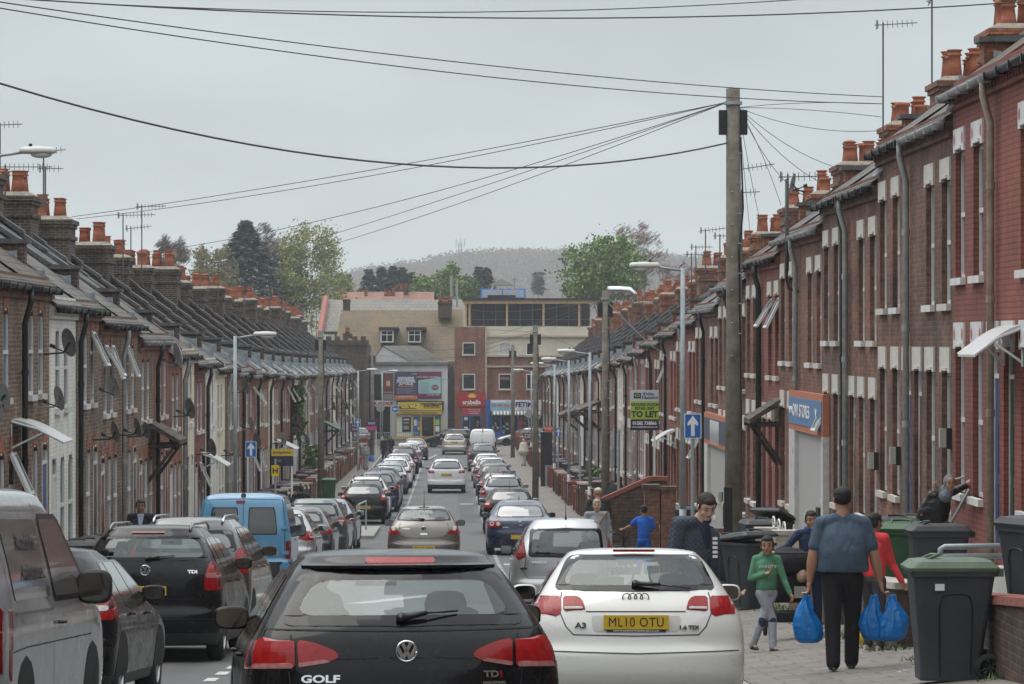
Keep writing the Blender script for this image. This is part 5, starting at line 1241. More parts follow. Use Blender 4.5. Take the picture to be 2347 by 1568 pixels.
for k in range(24): a=2*PI*k/24; R_=(8.5 if k%2 else 6)*D0/F; st.append((bx(997)+R_*math.cos(a)*1.1,279.83,bz(888)+R_*math.sin(a)*.85))
b.prism(st,(0,.02,0)); b.mat(flat('poster line2',(.22,.38,.38)))
for k in range(9): sq(b,962,985-(k%2)*3,876+k*2.7,876.8+k*2.7,279.85,.02)
b.obj('poster_print',o); txt(o,'LANDLORDS WANTED!',979,864.5,279.82,3.8,SIGNW,.02,.9); txt(o,'FREE',997,888,279.82,4.2,SIGNW,.02); txt(o,'Tel: 01582 450070',993,905,279.82,3.4,SIGNW,.02,.85)
o=MB().mat(SIGNW); sq(o,854,895,919,931,280,.25); sg=o.obj('shop_sign'); tag(sg,'white arcade sign with dark red capitals','sign'); txt(sg,'PARK ARCADE',871,925,279.75,6.5,flat('dark red letters',(.30,.02,.04)),.02,1.0,.02)
o=MB().mat(DARKGLASS); sq(o,855,894,932,1006,280,.08); o.mat(mat('white pier',(.5,.5,.48),.8)); sq(o,895,908,931,1006,280,.2); o.obj('arcade_front',WHITEB)
YEL=flat('shop yellow',(.62,.45,.05)); YEL2=flat('shop amber',(.50,.34,.05))
o=MB().mat(BLACK); sq(o,909,1017,919,941.5,280,.4); o.mat(YEL); sq(o,911,1013,922,940.5,279.6,.06); sg=o.obj('shop_sign'); tag(sg,'long yellow internet cafe fascia sign with black logo block','sign')
b=MB().mat(BLACK); sq(b,913,955,927,937,279.54,.02); b.obj('logo_block',sg)
YL=flat('yellow letters',(.75,.6,.08)); txt(sg,'WESTERN',925,929.8,279.5,4,YL,.03,1.0,.01); txt(sg,'UNION',929,934,279.5,4,YL,.03,1.0,.01); txt(sg,'WU',948,932,279.5,7.5,YL,.03,1.0,.03)
txt(sg,'LUTON INTERNET CAFE',989,926,279.53,4,PLATET,.02,.85,.01); txt(sg,'& CALL CENTRE',989,930,279.53,4,PLATET,.02,.9,.01); txt(sg,'TEL: 01582   MONEY TRANSFER',990,934.5,279.53,2.3,PLATET,.02,.9)
o=MB().mat(YEL2); sq(o,909,1013,941.5,949,280,.45); sg=o.obj('shop_sign'); tag(sg,'amber strip sign under the yellow internet cafe fascia','sign'); txt(sg,'Send and receive  money from here',962,945.2,279.55,4.2,PLATET,.02,.95); 
o=MB().mat(SIGNW); sq(o,910,945,951,1000,280,.08); o.mat(YEL)
for x in (907,944,964,994,1011): sq(o,x,x+2.5,949,1006,280,.3)
o.mat(BLACK); sq(o,922,942,956,990,279.92,.06); o.mat(DARKGLASS); sq(o,966,994,956,1004,280,.05); o.mat(BLUEF); sq(o,947,963,955,1000,280,.08); sq(o,996,1010,954,1000,280,.08); o.mat(YEL); sq(o,909,1013,1000,1006,279.9,.1)
for x,y,w_,h_,m in ((949,962,6,14,SIGNW),(956,966,6,10,flat('poster lilac',(.4,.25,.5))),(957,978,6,8,YEL),(998,962,9,12,flat('poster green',(.3,.55,.1))),(998,977,9,12,SIGNW),(925,960,13,3,SIGNW),(925,967,12,4,flat('atm grey',(.3,.3,.3))),(925,976,12,8,flat('atm grey',(.3,.3,.3)))): sq(o,x,x+w_,y,y+h_,279.86,.03,m)
o.obj('yellow_front',WHITEB)
b=MB().mat(BLACK); 
for k in range(9): b.box(bx(1027+k*1.7),bx(1027.6+k*1.7),279.6,279.66,G0,bz(960))
b.box(bx(1026),bx(1042),279.59,279.67,bz(964),bz(963)); b.box(bx(1026),bx(1042),279.59,279.67,bz(1000),bz(999)); tag(b.obj('railing_gate'),'black iron gate closing the alley between the two shop buildings','gate')
# --- dormer roofed building behind
r=bldg('roofed_building','long building behind the shops with mossy brown tiles and two dormer windows')
b=MB().mat(TILEB)
def roofq(x0,x1,xt0,xt1,yb,yt,db,dt):
    b.prism([(bx(x0,db),db,bz(yb,db)),(bx(x1,db),db,bz(yb,db)),(bx(xt1,dt),dt,bz(yt,dt)),(bx(xt0,dt),dt,bz(yt,dt))],(0,.25,-.25))
roofq(758,1041,782,1003,850,711,292.5,299); b.obj('roof',r)
b=MB().mat(TILEB); roofq(985,1062,1003,1062,850,709,292.4,299); b.obj('side_roof',r)
b=MB().mat(B_TOWER); b.box(bx(760,293),bx(1062,293),293,306,G0-1,bz(850,293)); b.obj('wall',r)
b=MB().mat(TILEG); roofq(742,1100,750,1100,760,687,299.5,305); b.mat(mat('red ridge tile',(.30,.12,.09),.8)); b.tube([(bx(732,298),298,bz(775,298)),(bx(747,304.6),304.6,bz(683,304.6))],.28,6); b.obj('rear_roof',r)
for x in (872,935):
    w_=win(r,x,x+30,757,785,294.0,mid=1,t=2.5,name='dormer_window'); b=MB().mat(BLACK); b.box(bx(x-4,294),bx(x+42,294),293.7,297.5,bz(757,294),bz(750,294)); b.mat(mat('grey lead cheek',(.10,.11,.12),.6)); b.box(bx(x-1,294),bx(x+31,294),294.02,297,bz(786,294),bz(757,294)); b.obj('dormer_roof',w_)
def stack(r,x0,x1,y0,y1,d,np_,m=B_TOWER,dep=1.2):
    b=MB().mat(m); b.box(bx(x0,d),bx(x1,d),d,d+dep,bz(y1,d),bz(y0,d)); b.box(bx(x0-1.5,d),bx(x1+1.5,d),d-.1,d+dep+.1,bz(y0+5,d),bz(y0+2,d)); c=b.obj('chimney',r)
    for k in range(np_):
        for j in (.35,.85):
            p=inst('chimney_pot',cached(('pot',k%2),lambda:pot(k%2)),c,(bx(x0+(x1-x0)*(k+.5)/np_,d),d+j,bz(y0,d)))
            p.scale=(1.2,1.2,.8)
stack(r,1004,1036,692,729,297,3); stack(r,786,802,686,712,296,0)
o=empty('flue_pipe',(bx(1034.5,300),300,bz(690,300)),'taller of two pale flue pipes above the brown tiled roof','flue'); b=MB().mat(GREYPIPE); b.tube([(0,0,-.5),(0,0,bz(632,300)-bz(690,300))],.11,8); b.obj('pipe',o)
o=empty('flue_pipe',(bx(1047.5,300),300,bz(690,300)),'shorter of two pale flue pipes above the brown tiled roof','flue'); b=MB().mat(GREYPIPE); b.tube([(0,0,-.5),(0,0,bz(640,300)-bz(690,300))],.10,8); b.obj('pipe',o)
# crenellated brick block on the left
r=bldg('brick_tower','dark brown brick block with stepped top at the left end of the shops')
b=MB().mat(B_TOWER); b.box(bx(748,276),bx(842,276),276,288,G0-1,bz(790,276)); b.obj('wall',r)
b=MB().mat(B_TOWER); b.box(bx(745,276),bx(845,276),275.8,276.6,bz(790,276),bz(780,276))
for k in range(5): b.box(bx(747+k*20,276),bx(759+k*20,276),275.8,276.6,bz(780,276),bz(771,276))
b.box(bx(832,276),bx(846,276),275.5,276,G0-1,bz(826,276)); b.obj('parapet',r); stack(r,786,806,764,776,281,1)
# far roofs with chimneys
PINKROOF=slate('pinkish far roof',(.26,.13,.10),(.30,.16,.12),(.3,.17,.13))
for k,(x0,x1,s0,s1,y) in enumerate(((770,835,775,795,672),(812,880,817,842,668),(878,925,880,905,668),(925,995,905,935,655))):
    d=345+k*4; r=bldg('far_house',['far house roof leftmost behind the slate ridge','far house roof with four pots, second from left','far house roof with three pots, third from left','far house roof with the tallest chimney stack'][k],'house')
    b=MB().mat(PINKROOF); b.prism([(bx(x0,d),d-4,bz(690,d)-2),(bx(x0,d),d,bz(669,d)),(bx(x0,d),d+4,bz(690,d)-2)],(bx(x1,d)-bx(x0,d),0,0)); b.obj('roof',r)
    b=MB().mat(B_TOWER); b.box(bx(x0,d),bx(x1,d),d-3.9,d+3.9,-9,bz(690,d)-2); b.obj('wall',r); stack(r,s0,s1,y+7,690,d-.5,3 if k else 2)
# slim mast
o=empty('radio_mast',(bx(1055,420),420,-8.2),'slim pale radio mast rising above the flats','mast'); b=MB().mat(mat('galvanised steel',(.40,.42,.43),.5,metal=.5))
h0=-8.2; top=bz(556,420)-h0
for dx in (-.22,.22): b.tube([(dx,0,0),(dx*.8,0,top)],.05,5)
for k in range(40): b.tube([(-.22,0,top*k/40),(.22,0,top*(k+.5)/40)],.025,4)
b.obj('lattice',o); b=MB().mat(SIGNW); b.tube([(0,0,top),(0,0,top+1.2)],.04,5)
for dx in (-.5,0,.5): b.box(dx-.1,dx+.1,-.1,.1,top-.6,top+.4)
b.obj('antenna',o)
# ---------------------------------------------------------------- trees
def leafmat(name,c,c2):
    return mat(name,c,.7,dirt=c2,scale=1.2)
BARK=mat('grey bark',(.11,.095,.075),.9,var=.3); BARKD=mat('twig bark',(.13,.105,.09),.9,var=.3)
def leafy(name,label,px,d,base_py,top_py,wpx,cols,dens=5000,size=.28,seed=1,bare=False,conifer=False,group='trees beyond the rooftops',twig=1.0,fill=.75):
    rg=random.Random(seed); X=bx(px,d); zb=gz(d)-.5; zt=bz(top_py,d); H=zt-zb; W=wpx*d/F/2
    zc=bz(base_py,d)-zb            # where the crown starts
    o=empty(name,(X,d,zb),label,'tree',group)
    b=MB().mat(BARK); tips=[]
    if conifer:
        b.tube([(0,0,0),(0,0,H*.98)],[.25,.03],6); b.obj('trunk',o)
        b=MB()
        n=int(dens)
        nb=n//16
        for i in range(nb):
            t=rg.random()**.95; z=zc+(H-zc)*t; a=rg.uniform(0,2*PI); L=(W*1.45*(1-t)**1.0*rg.uniform(.5,1.25)+.12)
            for k in range(16):
                u_=((k+rg.random())/16)**.6; rr=L*u_; p=Vector((rr*math.cos(a),rr*math.sin(a),z-rr*.22+rr*rr*.02))+Vector((rg.gauss(0,1),rg.gauss(0,1),rg.gauss(0,.5)))*size*.5*(1.2-u_)
                s_=size*rg.uniform(.6,1.3)*(1.15-.5*u_); u=Vector((math.cos(a),math.sin(a),-.3))*s_; v=Vector((-math.sin(a),math.cos(a),rg.uniform(-.5,.5)))*s_*.4
                b.mat(cols[0] if rg.random()<.6 else cols[1]); b.poly([p-v,p+u*.7-v*.4,p+u,p+v])
        b.obj('crown',o,fixn=False); return o
    # branching limbs
    def grow(p,dirv,L,r,lev):
        n=3; q=p; pts=[p]; dv=dirv
        for k in range(n):
            dv=(dv+Vector((rg.uniform(-.22,.22),rg.uniform(-.22,.22),rg.uniform(-.02,.2)))).normalized(); q=q+dv*L/n; pts.append(q)
        b.tube(pts,[r,r*.85,r*.7,r*.55],5 if lev<2 else 3,cap=False)
        tips.append((q,lev))
        if lev>=(5 if bare else 3): return
        for c in range(rg.choice((2,3,3)) if lev else 5):
            sp=.55 if lev else .75
            nd=(dv+Vector((rg.uniform(-1,1),rg.uniform(-1,1),rg.uniform(-.25,.7)))*sp).normalized()
            st=pts[rg.choice((2,3,3))]
            grow(st,nd,L*rg.uniform(.6,.85),r*(.66 if bare else .55)*twig,lev+1)
    grow(Vector((0,0,0)),Vector((0,0,1)),zc*.9,.035*H*.6+.1,0)
    mz=max(t.z for t,_ in tips); mw=max(max(abs(t.x),abs(t.y)) for t,_ in tips)
    # scale limbs into the wanted outline
    kz=(H-.4)/mz; kw=W/mw*.95
    b.v=[Vector((v.x*(kw if v.z>zc*.6 else 1+(kw-1)*v.z/(zc*.6)),v.y*(kw if v.z>zc*.6 else 1+(kw-1)*v.z/(zc*.6)),v.z*kz)) for v in b.v]
    b.obj('trunk',o)
    T_=[Vector((t.x*kw,t.y*kw,t.z*kz)) for t,l_ in tips if l_>=2]
    if dens:
        b=MB()
        cl=[]
        for i in range(int(60*fill)+20):
            u=rg.uniform(-1,1); a=rg.uniform(0,2*PI); rr=rg.uniform(.35,1)**.6; zz=zc+(H-zc)*.5*(1+u*rr); w_=math.sqrt(max(0,1-(u*rr)**2))*W*rr*rg.uniform(.75,1.08)
            cl.append(Vector((w_*math.cos(a),w_*math.sin(a),zz)))
        cl+=rg.sample(T_,min(len(T_),50))
        for i in range(dens):
            c=cl[i%len(cl)]; rad=W*(.2 if i%3 else .3)
            p=c+Vector((rg.gauss(0,1),rg.gauss(0,1),rg.gauss(0,.8)))*rad*.5
            s_=size*rg.uniform(.5,1.3); n1=Vector((rg.gauss(0,1),rg.gauss(0,1),rg.gauss(0,1))).normalized(); n2=n1.orthogonal().normalized(); n3=n1.cross(n2)
            b.mat(cols[(i//7)%len(cols)]); q_=.05 if bare else .35; s_=s_*(2.2 if bare else 1); b.poly([p+n2*s_*.5,p+n3*s_*q_,p-n2*s_*.5,p-n3*s_*q_])
        b.obj('crown',o,fixn=False)
    return o
LY=[leafmat('budding yellow leaf',(.30,.31,.08),(.22,.24,.06)),leafmat('budding olive leaf',(.22,.22,.08),(.14,.15,.05))]
LGn=[leafmat('fresh green leaf',(.14,.24,.045),(.09,.16,.03)),leafmat('mid green leaf',(.09,.15,.033),(.055,.10,.024)),leafmat('light green leaf',(.21,.31,.07),(.14,.22,.045))]
LC=[mat('dark conifer needle',(.018,.042,.035),.8),mat('blue conifer needle',(.03,.06,.052),.8)]
LO=[leafmat('ochre bud',(.25,.20,.10),(.18,.15,.08)),leafmat('olive bud',(.20,.21,.08),(.15,.16,.07))]
LB=[mat('bare twig haze',(.17,.14,.12),.9),BARKD]; LB2=[mat('reddish bare twig',(.24,.15,.13),.9),BARKD]
leafy('budding_tree','tall yellow green budding tree behind the left chimneys',715,330,720,512,168,LY,13000,.24,4,fill=1.4)
leafy('conifer_tree','dark blue green spruce left of the yellow budding tree',563,330,705,508,265,LC,17000,.42,5,conifer=True)
leafy('bare_tree','bare round tree above the left chimneys, farthest left',395,300,640,533,80,LB,3500,.3,6,bare=True)
leafy('ochre_tree','ochre budding tree between the bare tree and the dark spruce',487,320,680,558,115,LO,6500,.24,7)
leafy('bare_tree','bare tree standing behind the dark spruce top',600,345,640,510,90,LB,3500,.3,8,bare=True)
leafy('bare_tree','thin bare tree between spruce and yellow budding tree',643,340,690,540,50,LB,2500,.3,9,bare=True)
leafy('green_tree','fresh green broad tree beyond the right end of the terrace',1378,330,690,546,198,LGn,9500,.34,10,fill=1.3)
leafy('bare_tree','pinkish bare tree behind the fresh green tree',1455,350,660,515,125,LB2,5000,.3,11,bare=True)
leafy('bare_tree','small bare tree right of the green tree, beside the near telegraph pole',1545,340,700,590,95,LB2,4000,.3,12,bare=True)
for k,(x,t,w_) in enumerate(((846,618,36),(875,612,38),(902,610,34),(922,615,32),(942,625,30))):
    leafy('conifer_tree',['short dark conifer, leftmost of the distant clump','dark conifer, second of the distant clump','dark conifer, third and tallest of the distant clump','dark conifer, fourth of the distant clump','dark conifer at the right end of the distant clump'][k],x,430,690,t,w_*1.7,LC,2600,.42,20+k,conifer=True)
leafy('conifer_tree','dark conifer left of the blue roof box',1098,430,690,612,58,LC,2600,.42,31,conifer=True); leafy('conifer_tree','dark conifer just above the blue roof box',1116,434,690,614,58,LC,2600,.42,32,conifer=True)
leafy('conifer_tree','lone dark conifer on the hillside right of the cowl',1234,700,670,625,22,LC,900,.9,33,conifer=True)
leafy('green_tree','mid green tree behind the flue pipes, left one',975,400,690,632,80,LGn,3500,.35,34); leafy('green_tree','mid green tree behind the flue pipes, tall middle one',1030,405,690,604,75,LGn,3500,.35,35)
leafy('green_tree','dark green tree right of the radio mast',1072,395,690,628,50,LGn[:2],2500,.35,36); leafy('green_tree','small green tree left of the fresh green tree',1320,360,700,640,70,LGn,2200,.35,37)
leafy('green_tree','pale green tree low behind the left chimneys',785,390,690,625,60,LY,2000,.3,38)
# ---------------------------------------------------------------- hill with woodland
SKY=[(300,640),(650,632),(800,628),(870,608),(960,600),(1020,583),(1100,577),(1200,572),(1280,572),(1340,576),(1420,580),(1500,586),(1600,590),(1750,600),(2100,625)]
HM=mat('hillside field',(.12,.12,.075),.95,var=.3,scale=.01)
b=MB().mat(HM); NX=60; rows=[]
for j,t in enumerate((0,.15,.3,.5,.7,.85,1.0,1.15)):
    d=1150+650*t; row=[]
    for i in range(NX+1):
        px=-200+2700*i/NX; top=bz(interp(SKY,px),1670)+8.1-9
        h=top*math.sin(min(t/.85,1)*PI/2)**1.3 if t<=.85 else top*(1-(t-.85)*.8)
        row.append((bx(px,d),d,-8.3+h))
    rows.append(row)
for a,c in zip(rows,rows[1:]):
    for i in range(NX): b.smooth=True; b.poly([a[i],a[i+1],c[i+1],c[i]])
hill=struct(b.obj('hill',fixn=False))
rg=random.Random(5); b=MB(); wm=[mat('winter wood brown',(.115,.092,.080),.9),mat('winter wood grey',(.130,.105,.095),.9),mat('winter wood olive',(.108,.105,.072),.9)]
def hill_z(px,d):
    t=(d-1150)/650; top=bz(interp(SKY,px),1670)+8.1-9
    return -8.3+top*math.sin(min(t/.85,1)*PI/2)**1.3
for i in range(1900):
    px=rg.uniform(760,1700); d=1150+650*.85*rg.random()**.7; 
    X=bx(px,d); z=hill_z(px,d); R_=rg.uniform(3.5,7.5); mm=wm[rg.choice((0,0,1,1,2))]; b.mat(mm)
    for k in range(64):
        n1=Vector((rg.gauss(0,1),rg.gauss(0,1)-.5,abs(rg.gauss(0,1)))).normalized(); p=Vector((X,d,z+R_*.5))+Vector((n1.x*R_,n1.y*R_,n1.z*R_*1.05))*rg.uniform(.7,1.05)
        nn_=Vector((rg.gauss(0,.28),-.75+rg.gauss(0,.28),.65+rg.gauss(0,.2))).normalized(); a=nn_.orthogonal().normalized(); a=(Matrix.Rotation(rg.uniform(0,6.28),3,nn_)@a); c=nn_.cross(a); s_=rg.uniform(.3,.9); b.poly([p+a*s_,p+c*s_*.6,p-a*s_,p-c*s_*.6])
wd=b.obj('woodland',fixn=False); tag(wd,'leafless brown and purple woodland covering the distant hill','woodland',kind='stuff')
# far housing on the hill at the right
b=MB().mat(flat('far red roofs',(.42,.17,.14)))
for k in range(16):
    px=1560+k*11; d=1500; b.prism([(bx(px,d),d,hill_z(px,d)+2),(bx(px+10,d),d,hill_z(px,d)+2),(bx(px+10,d),d,hill_z(px,d)+6),(bx(px,d),d,hill_z(px,d)+6)],(0,8,0))
tag(b.obj('far_estate'),'row of pale red roofs on the distant hill behind the near telegraph pole','housing',kind='stuff')
# haze
hz=bpy.data.materials.new('haze'); n,l=nodes_of(hz)
for x in list(n):
    if x.type=='BSDF_PRINCIPLED': n.remove(x)
pv=n.new('ShaderNodeVolumePrincipled'); pv.inputs['Color'].default_value=(.93,.96,1,1); pv.inputs['Density'].default_value=.0003; pv.inputs['Anisotropy'].default_value=.2
l.new(pv.outputs[0],[x for x in n if x.type=='OUTPUT_MATERIAL'][0].inputs['Volume'])
b=MB().mat(hz); b.box(-1600,1600,-70,2700,-10.5,70); o=b.obj('haze'); o['kind']='stuff'; o['label']='thin pale haze over the town'; o['category']='haze'
# ---------------------------------------------------------------- street furniture, walls, bins
WOODP=mat('weathered pole timber',(.22,.20,.165),.9,var=.3,scale=3,bump=.6,dirt=(.10,.085,.065)); GALV=mat('grey painted steel',(.30,.34,.35),.5,metal=.2,var=.15)
LAMPW=mat('lamp housing pale',(.52,.52,.49),.6,var=.15,scale=6)
POLES={}
def pole(key,label,px,top_py,d,r,box=True,steps=True):
    X=wx(px,d); z0=ground_at(X,d); zt=wz(top_py,d,px); h=zt-z0
    o=empty('telegraph_pole',(X,d,z0),label,'telegraph pole','timber telegraph poles'); b=MB().mat(WOODP); b.smooth=True; b.tube([(0,0,-.3),(.02,0,h*.5),(0,0,h)],[r*1.15,r,r*.85],12); b.obj('pole',o)
    if box:
        b=MB().mat(BLACK); b.box(r*.8,r*.8+.14,-.08,.08,h-.85,h-.4); b.obj('junction_box',o); b=MB().mat(BLACK); b.box(-r*.8-.14,-r*.8,-.08,.08,h-.85,h-.4); b.obj('junction_box',o)
        b=MB().mat(GALV); b.lathe([(r+.02,h-.3),(r+.02,h-.24)],n=12); b.obj('top_band',o)
    if steps:
        b=MB().mat(GALV)
        for k in range(7): b.tube([(r*.5,-r*.6,h-1.2-k*.55),(r*.5+.06,-r-.09,h-1.2-k*.55)],.012,5); b.tube([(-r*.3,-r*.6,h-1.3-k*.6),(-r*.3+.02,-r-.1,h-1.3-k*.6)],.012,5)
        b.obj('climbing_step',o); b=MB().mat(BLACK); b.tube([(r*.9,-r*.5,h-.9),(r*1.2,-r*.6,h-2.2),(r*.7,-r*.9,h-3.0),(r*.9,-r*.5,h*.35),(r*.9,-r*.5,.2)],.018,6); b.obj('cable',o)
    POLES[key]=Vector((X,d,zt)); return o
pole('n','nearest telegraph pole, tall weathered timber with black boxes on top',1680,203,64,.15)
pole('m','second telegraph pole up the right pavement with a black box',1387,665,110,.12)
pole('f','third telegraph pole on the right, beside the white clad pedestrian',1227,745,150,.125); pole('g','farthest telegraph pole on the right, near the junction',1175,790,230,.125,steps=False)
pole('l','nearer telegraph pole on the left pavement behind the green bin',735,758,150,.13); pole('k','farther telegraph pole on the left near the junction',853,803,240,.12,steps=False)
def lamp(px,top_py,d,side,label,headlen=.62):
    X=wx(px,d); z0=ground_at(X,d); h=wz(top_py,d,px)-z0
    o=empty('street_lamp',(X,d,z0),label,'street lamp','grey street lamps'); b=MB().mat(GALV); b.smooth=True
    b.tube([(0,0,0),(0,0,1.2)],.08,10); b.tube([(0,0,1.2),(0,0,h)],[.058,.05],10); b.obj('post',o)
    b=MB().mat(GALV); b.smooth=True; b.tube([(0,0,h-.06),(side*.55,0,h+.02)],.025,8); b.obj('arm',o)
    b=MB().mat(LAMPW); b.smooth=True; x0=side*.5; L=side*headlen
    rings=[]
    for t,a_,c_ in ((0,.05,.05),(.05,.11,.075),(.5,.13,.09),(.92,.115,.075),(1,.07,.05)):
        rings.append([(x0+L*t,a_*math.cos(q),h+.04+c_*math.sin(q)*(1 if math.sin(q)>0 else .6)) for q in [2*PI*k/14 for k in range(14)]])
    b.loft(rings); b.obj('lamp_head',o)
    b=MB().mat(mat('lamp bowl',(.55,.55,.5),.3)); b.smooth=True; b.ball((x0+L*.6,0,h-.02),(abs(L)*.3,.09,.06),12,6); b.obj('lamp_bowl',o)
    b=MB().mat(BLACK); b.lathe([(.03,h+.1),(.03,h+.17)],(x0+L*.3,0,0),8); b.obj('light_sensor',o)
lamp(1565,614,73,-1,'nearest street lamp on the right, tall post with head over the road'); lamp(1352,808,118,-1,'second street lamp on the right, beyond the to let board'); lamp(1304,826,140,-1,'third street lamp on the right pavement')
lamp(1271,836,162,-1,'fourth street lamp on the right, short arm'); lamp(1218,850,215,-1,'fifth street lamp on the right beside the far pole')
lamp(539,770,95,1,'tallest left street lamp above the blue van'); lamp(821,849,205,1,'left street lamp just before the brick block'); lamp(876,852,246,1,'farthest left street lamp in front of the hoardings')
o=None
lamp(-22,352,60,1,'left edge street lamp with only its head in the picture')
SIGNB=mat('sign blue',(.01,.12,.42),.4); SIGNG=mat('sign back grey',(.28,.29,.29),.6)
def arrow_sign(px,py0,py1,wpx,d,label,base=None):
    X=wx(px,d); z0=ground_at(X,d); a,c=wz(py1,d,px)-z0,wz(py0,d,px)-z0; w=wpx*d/F/2
    o=empty('one_way_sign',(X,d,z0),label,'road sign','blue one way signs'); b=MB().mat(GALV); b.tube([(0,0,0),(0,0,c+.02)],.038,8); b.obj('post',o)
    b=MB().mat(SIGNW); b.box(-w,w,-.06,-.045,a,c); b.mat(SIGNB); t=w*.1; b.box(-w+t,w-t,-.064,-.06,a+t,c-t); b.obj('sign_plate',o)
    H=c-a; m=(a+c)/2; b=MB().mat(SIGNW); s_=w*.22
    b.prism([(-s_,-.064,a+H*.1),(s_,-.064,a+H*.1),(s_,-.064,a+H*.58),(w*.62,-.064,a+H*.50),(w*.62,-.064,a+H*.64),(0,-.064,a+H*.92),(-w*.62,-.064,a+H*.64),(-w*.62,-.064,a+H*.50),(-s_,-.064,a+H*.58)],(0,-.004,0)); b.obj('arrow',o)
arrow_sign(1587.5,948,1005,39,67,'largest blue one way arrow sign, on the right behind the man in the quilted jacket'); arrow_sign(575.5,1012,1048,25,105,'blue one way arrow sign left, beside the tall lamp post'); arrow_sign(820,961,979,13.5,200,'small blue one way arrow sign far down the left pavement'); arrow_sign(1279.5,981,1001,14,165,'small blue one way arrow sign on the right near the dark cabinet')
# plain posts, hydrant plates, round signs
def post(px,top,d,label,r=.035,extra=None):
    X=wx(px,d); z0=ground_at(X,d); h=wz(top,d,px)-z0; o=empty('sign_post',(X,d,z0),label,'post'); b=MB().mat(GALV); b.tube([(0,0,0),(0,0,h)],r,8); b.obj('post',o)
    if extra=='H':
        b=MB().mat(flat('hydrant yellow',(.75,.5,.02))); b.box(-.12,.12,-.06,-.045,h-.55,h-.2); q=b.obj('hydrant_plate',o); text_mb('lettering','H',.26,PLATET,q,(0,-.062,h-.38),bold=.008)
    if extra=='disc':
        b=MB().mat(SIGNG); b.lathe([(.3,-.05),(.3,-.04)],(0,0,h-.3),20,'y'); b.obj('sign_back',o)
    if extra=='round':
        b=MB().mat(SIGNW); b.lathe([(.29,-.07),(.29,-.05)],(0,0,h-.28),24,'y'); b.mat(SIGNB); b.lathe([(.26,-.078),(.26,-.07)],(0,0,h-.28),24,'y'); q=b.obj('sign_disc',o)
        b=MB().mat(SIGNW); b.prism([(.17,-.08,h-.32),(.17,-.08,h-.24),(-.02,-.08,h-.24),(-.02,-.08,h-.16),(-.19,-.08,h-.28),(-.02,-.08,h-.40),(-.02,-.08,h-.32)],(0,-.004,0)); b.obj('arrow',q)
    return o
post(631,1052,112,'post with yellow hydrant plate in front of the agent board',extra='H'); post(872,925,246,'grey back of a round sign on the far left pavement',extra='disc'); post(906,929,258,'round blue turn left sign at the far junction',extra='round')
post(1418,985,82,'plain grey post right of the woman in the grey sweater'); post(766,1040,150,'thin grey post beside the green wheelie bin'); post(1330,1000,130,'thin grey post beside the second right street lamp'); post(1212,940,262,'grey back of a round sign at the right of the junction',extra='disc')
# estate agent boards
def board(px0,px1,py0,py1,d,name,label,fields,texts,postpx,base_off=.3):
    X=wx((px0+px1)/2,d); z0=ground_at(X,d)
    o=empty(name,(X,d,z0),label,'agent board'); w=(px1-px0)*d/F/2; z1,z2=wz(py1,d,px0)-z0,wz(py0,d,px0)-z0; H=z2-z1
    b=MB().mat(SIGNW); xp=(postpx-(px0+px1)/2)*d/F; b.box(xp-.03,xp+.03,.0,.05,-.1,z2); b.obj('post',o)
    b=MB(); e=0
    for (f0,f1,m) in fields: b.mat(m); b.box(-w,w,-.02,-.003,z2-H*f1,z2-H*f0)
    p=b.obj('board',o)
    for (t,x,f,s_,m,sx,bo) in texts: text_mb('lettering',t,s_*H,m,p,(x*w,-.024,z2-H*f),sx=sx,bold=bo*H)
    return o,p,w,z2,H
NAVY=flat('navy board',(.012,.02,.05)); LIME=flat('lime board',(.38,.50,.05)); PALEB=flat('pale board',(.55,.57,.62))
o,p,w,z2,H=board(1445,1510,894,986,109,'to_let_board','white, lime and navy to let board beside the right hand terrace',[(0,.28,PALEB),(.28,.73,LIME),(.73,1,NAVY)],
 [('Kirkby',.28,.10,.105,NAVY,1,.002),('Diamond',.36,.19,.105,NAVY,1,.002),('GROUND FLOOR',0,.365,.095,NAVY,.92,.003),('RETAIL UNIT',0,.46,.095,NAVY,.9,.003),('TO LET',0,.61,.2,NAVY,1.0,.008),('01582 738866',0,.83,.115,SIGNW,.9,.004),('www.kirkbydiamond.co.uk',0,.92,.062,SIGNW,.95,.001)],1500)
b=MB().mat(NAVY); b.box(-w*.78,-w*.26,-.028,-.02,z2-H*.21,z2-H*.07); q=b.obj('logo_block',p); text_mb('lettering','KD',.11*H,LIME,q,(-w*.52,-.03,z2-H*.14),sx=.9,bold=.003)
board(622,672,1029,1068,118,'agent_board','yellow and navy agent board on a white post, left side',[(0,.42,YEL),(.42,1,NAVY)],[('promptmove',-.05,.2,.22,NAVY,.9,.003),('LET BY',-.4,.7,.16,YEL,.9,.001)],669)
board(1247.5,1268,976,1008,228,'for_sale_board','orange red and white for sale board far down the right side',[(0,.45,flat('board orange red',(.55,.08,.03))),(.45,.68,SIGNW),(.68,1,flat('board orange red',(.55,.08,.03)))],[('indigo',0,.18,.26,SIGNW,.9,.002),('FOR SALE',0,.56,.17,PLATET,.85,.002),('01582 450000',0,.84,.12,SIGNW,.8,0)],1249)
board(840,863,962,986,232,'agent_board','purple and pink agent board with white frame by the far left pole',[(0,.65,flat('board purple',(.06,.015,.09))),(.65,1,flat('board pink',(.55,.06,.2)))],[('tomi',0,.32,.4,SIGNW,.9,.002)],862)
board(803,822,970,990,215,'agent_board','dark purple agent board partly behind the far left arrow sign',[(0,1,flat('board purple',(.06,.015,.09)))],[('FOR',-.1,.3,.3,SIGNW,.9,.002),('SALE',0,.7,.3,SIGNW,.9,.002)],805)
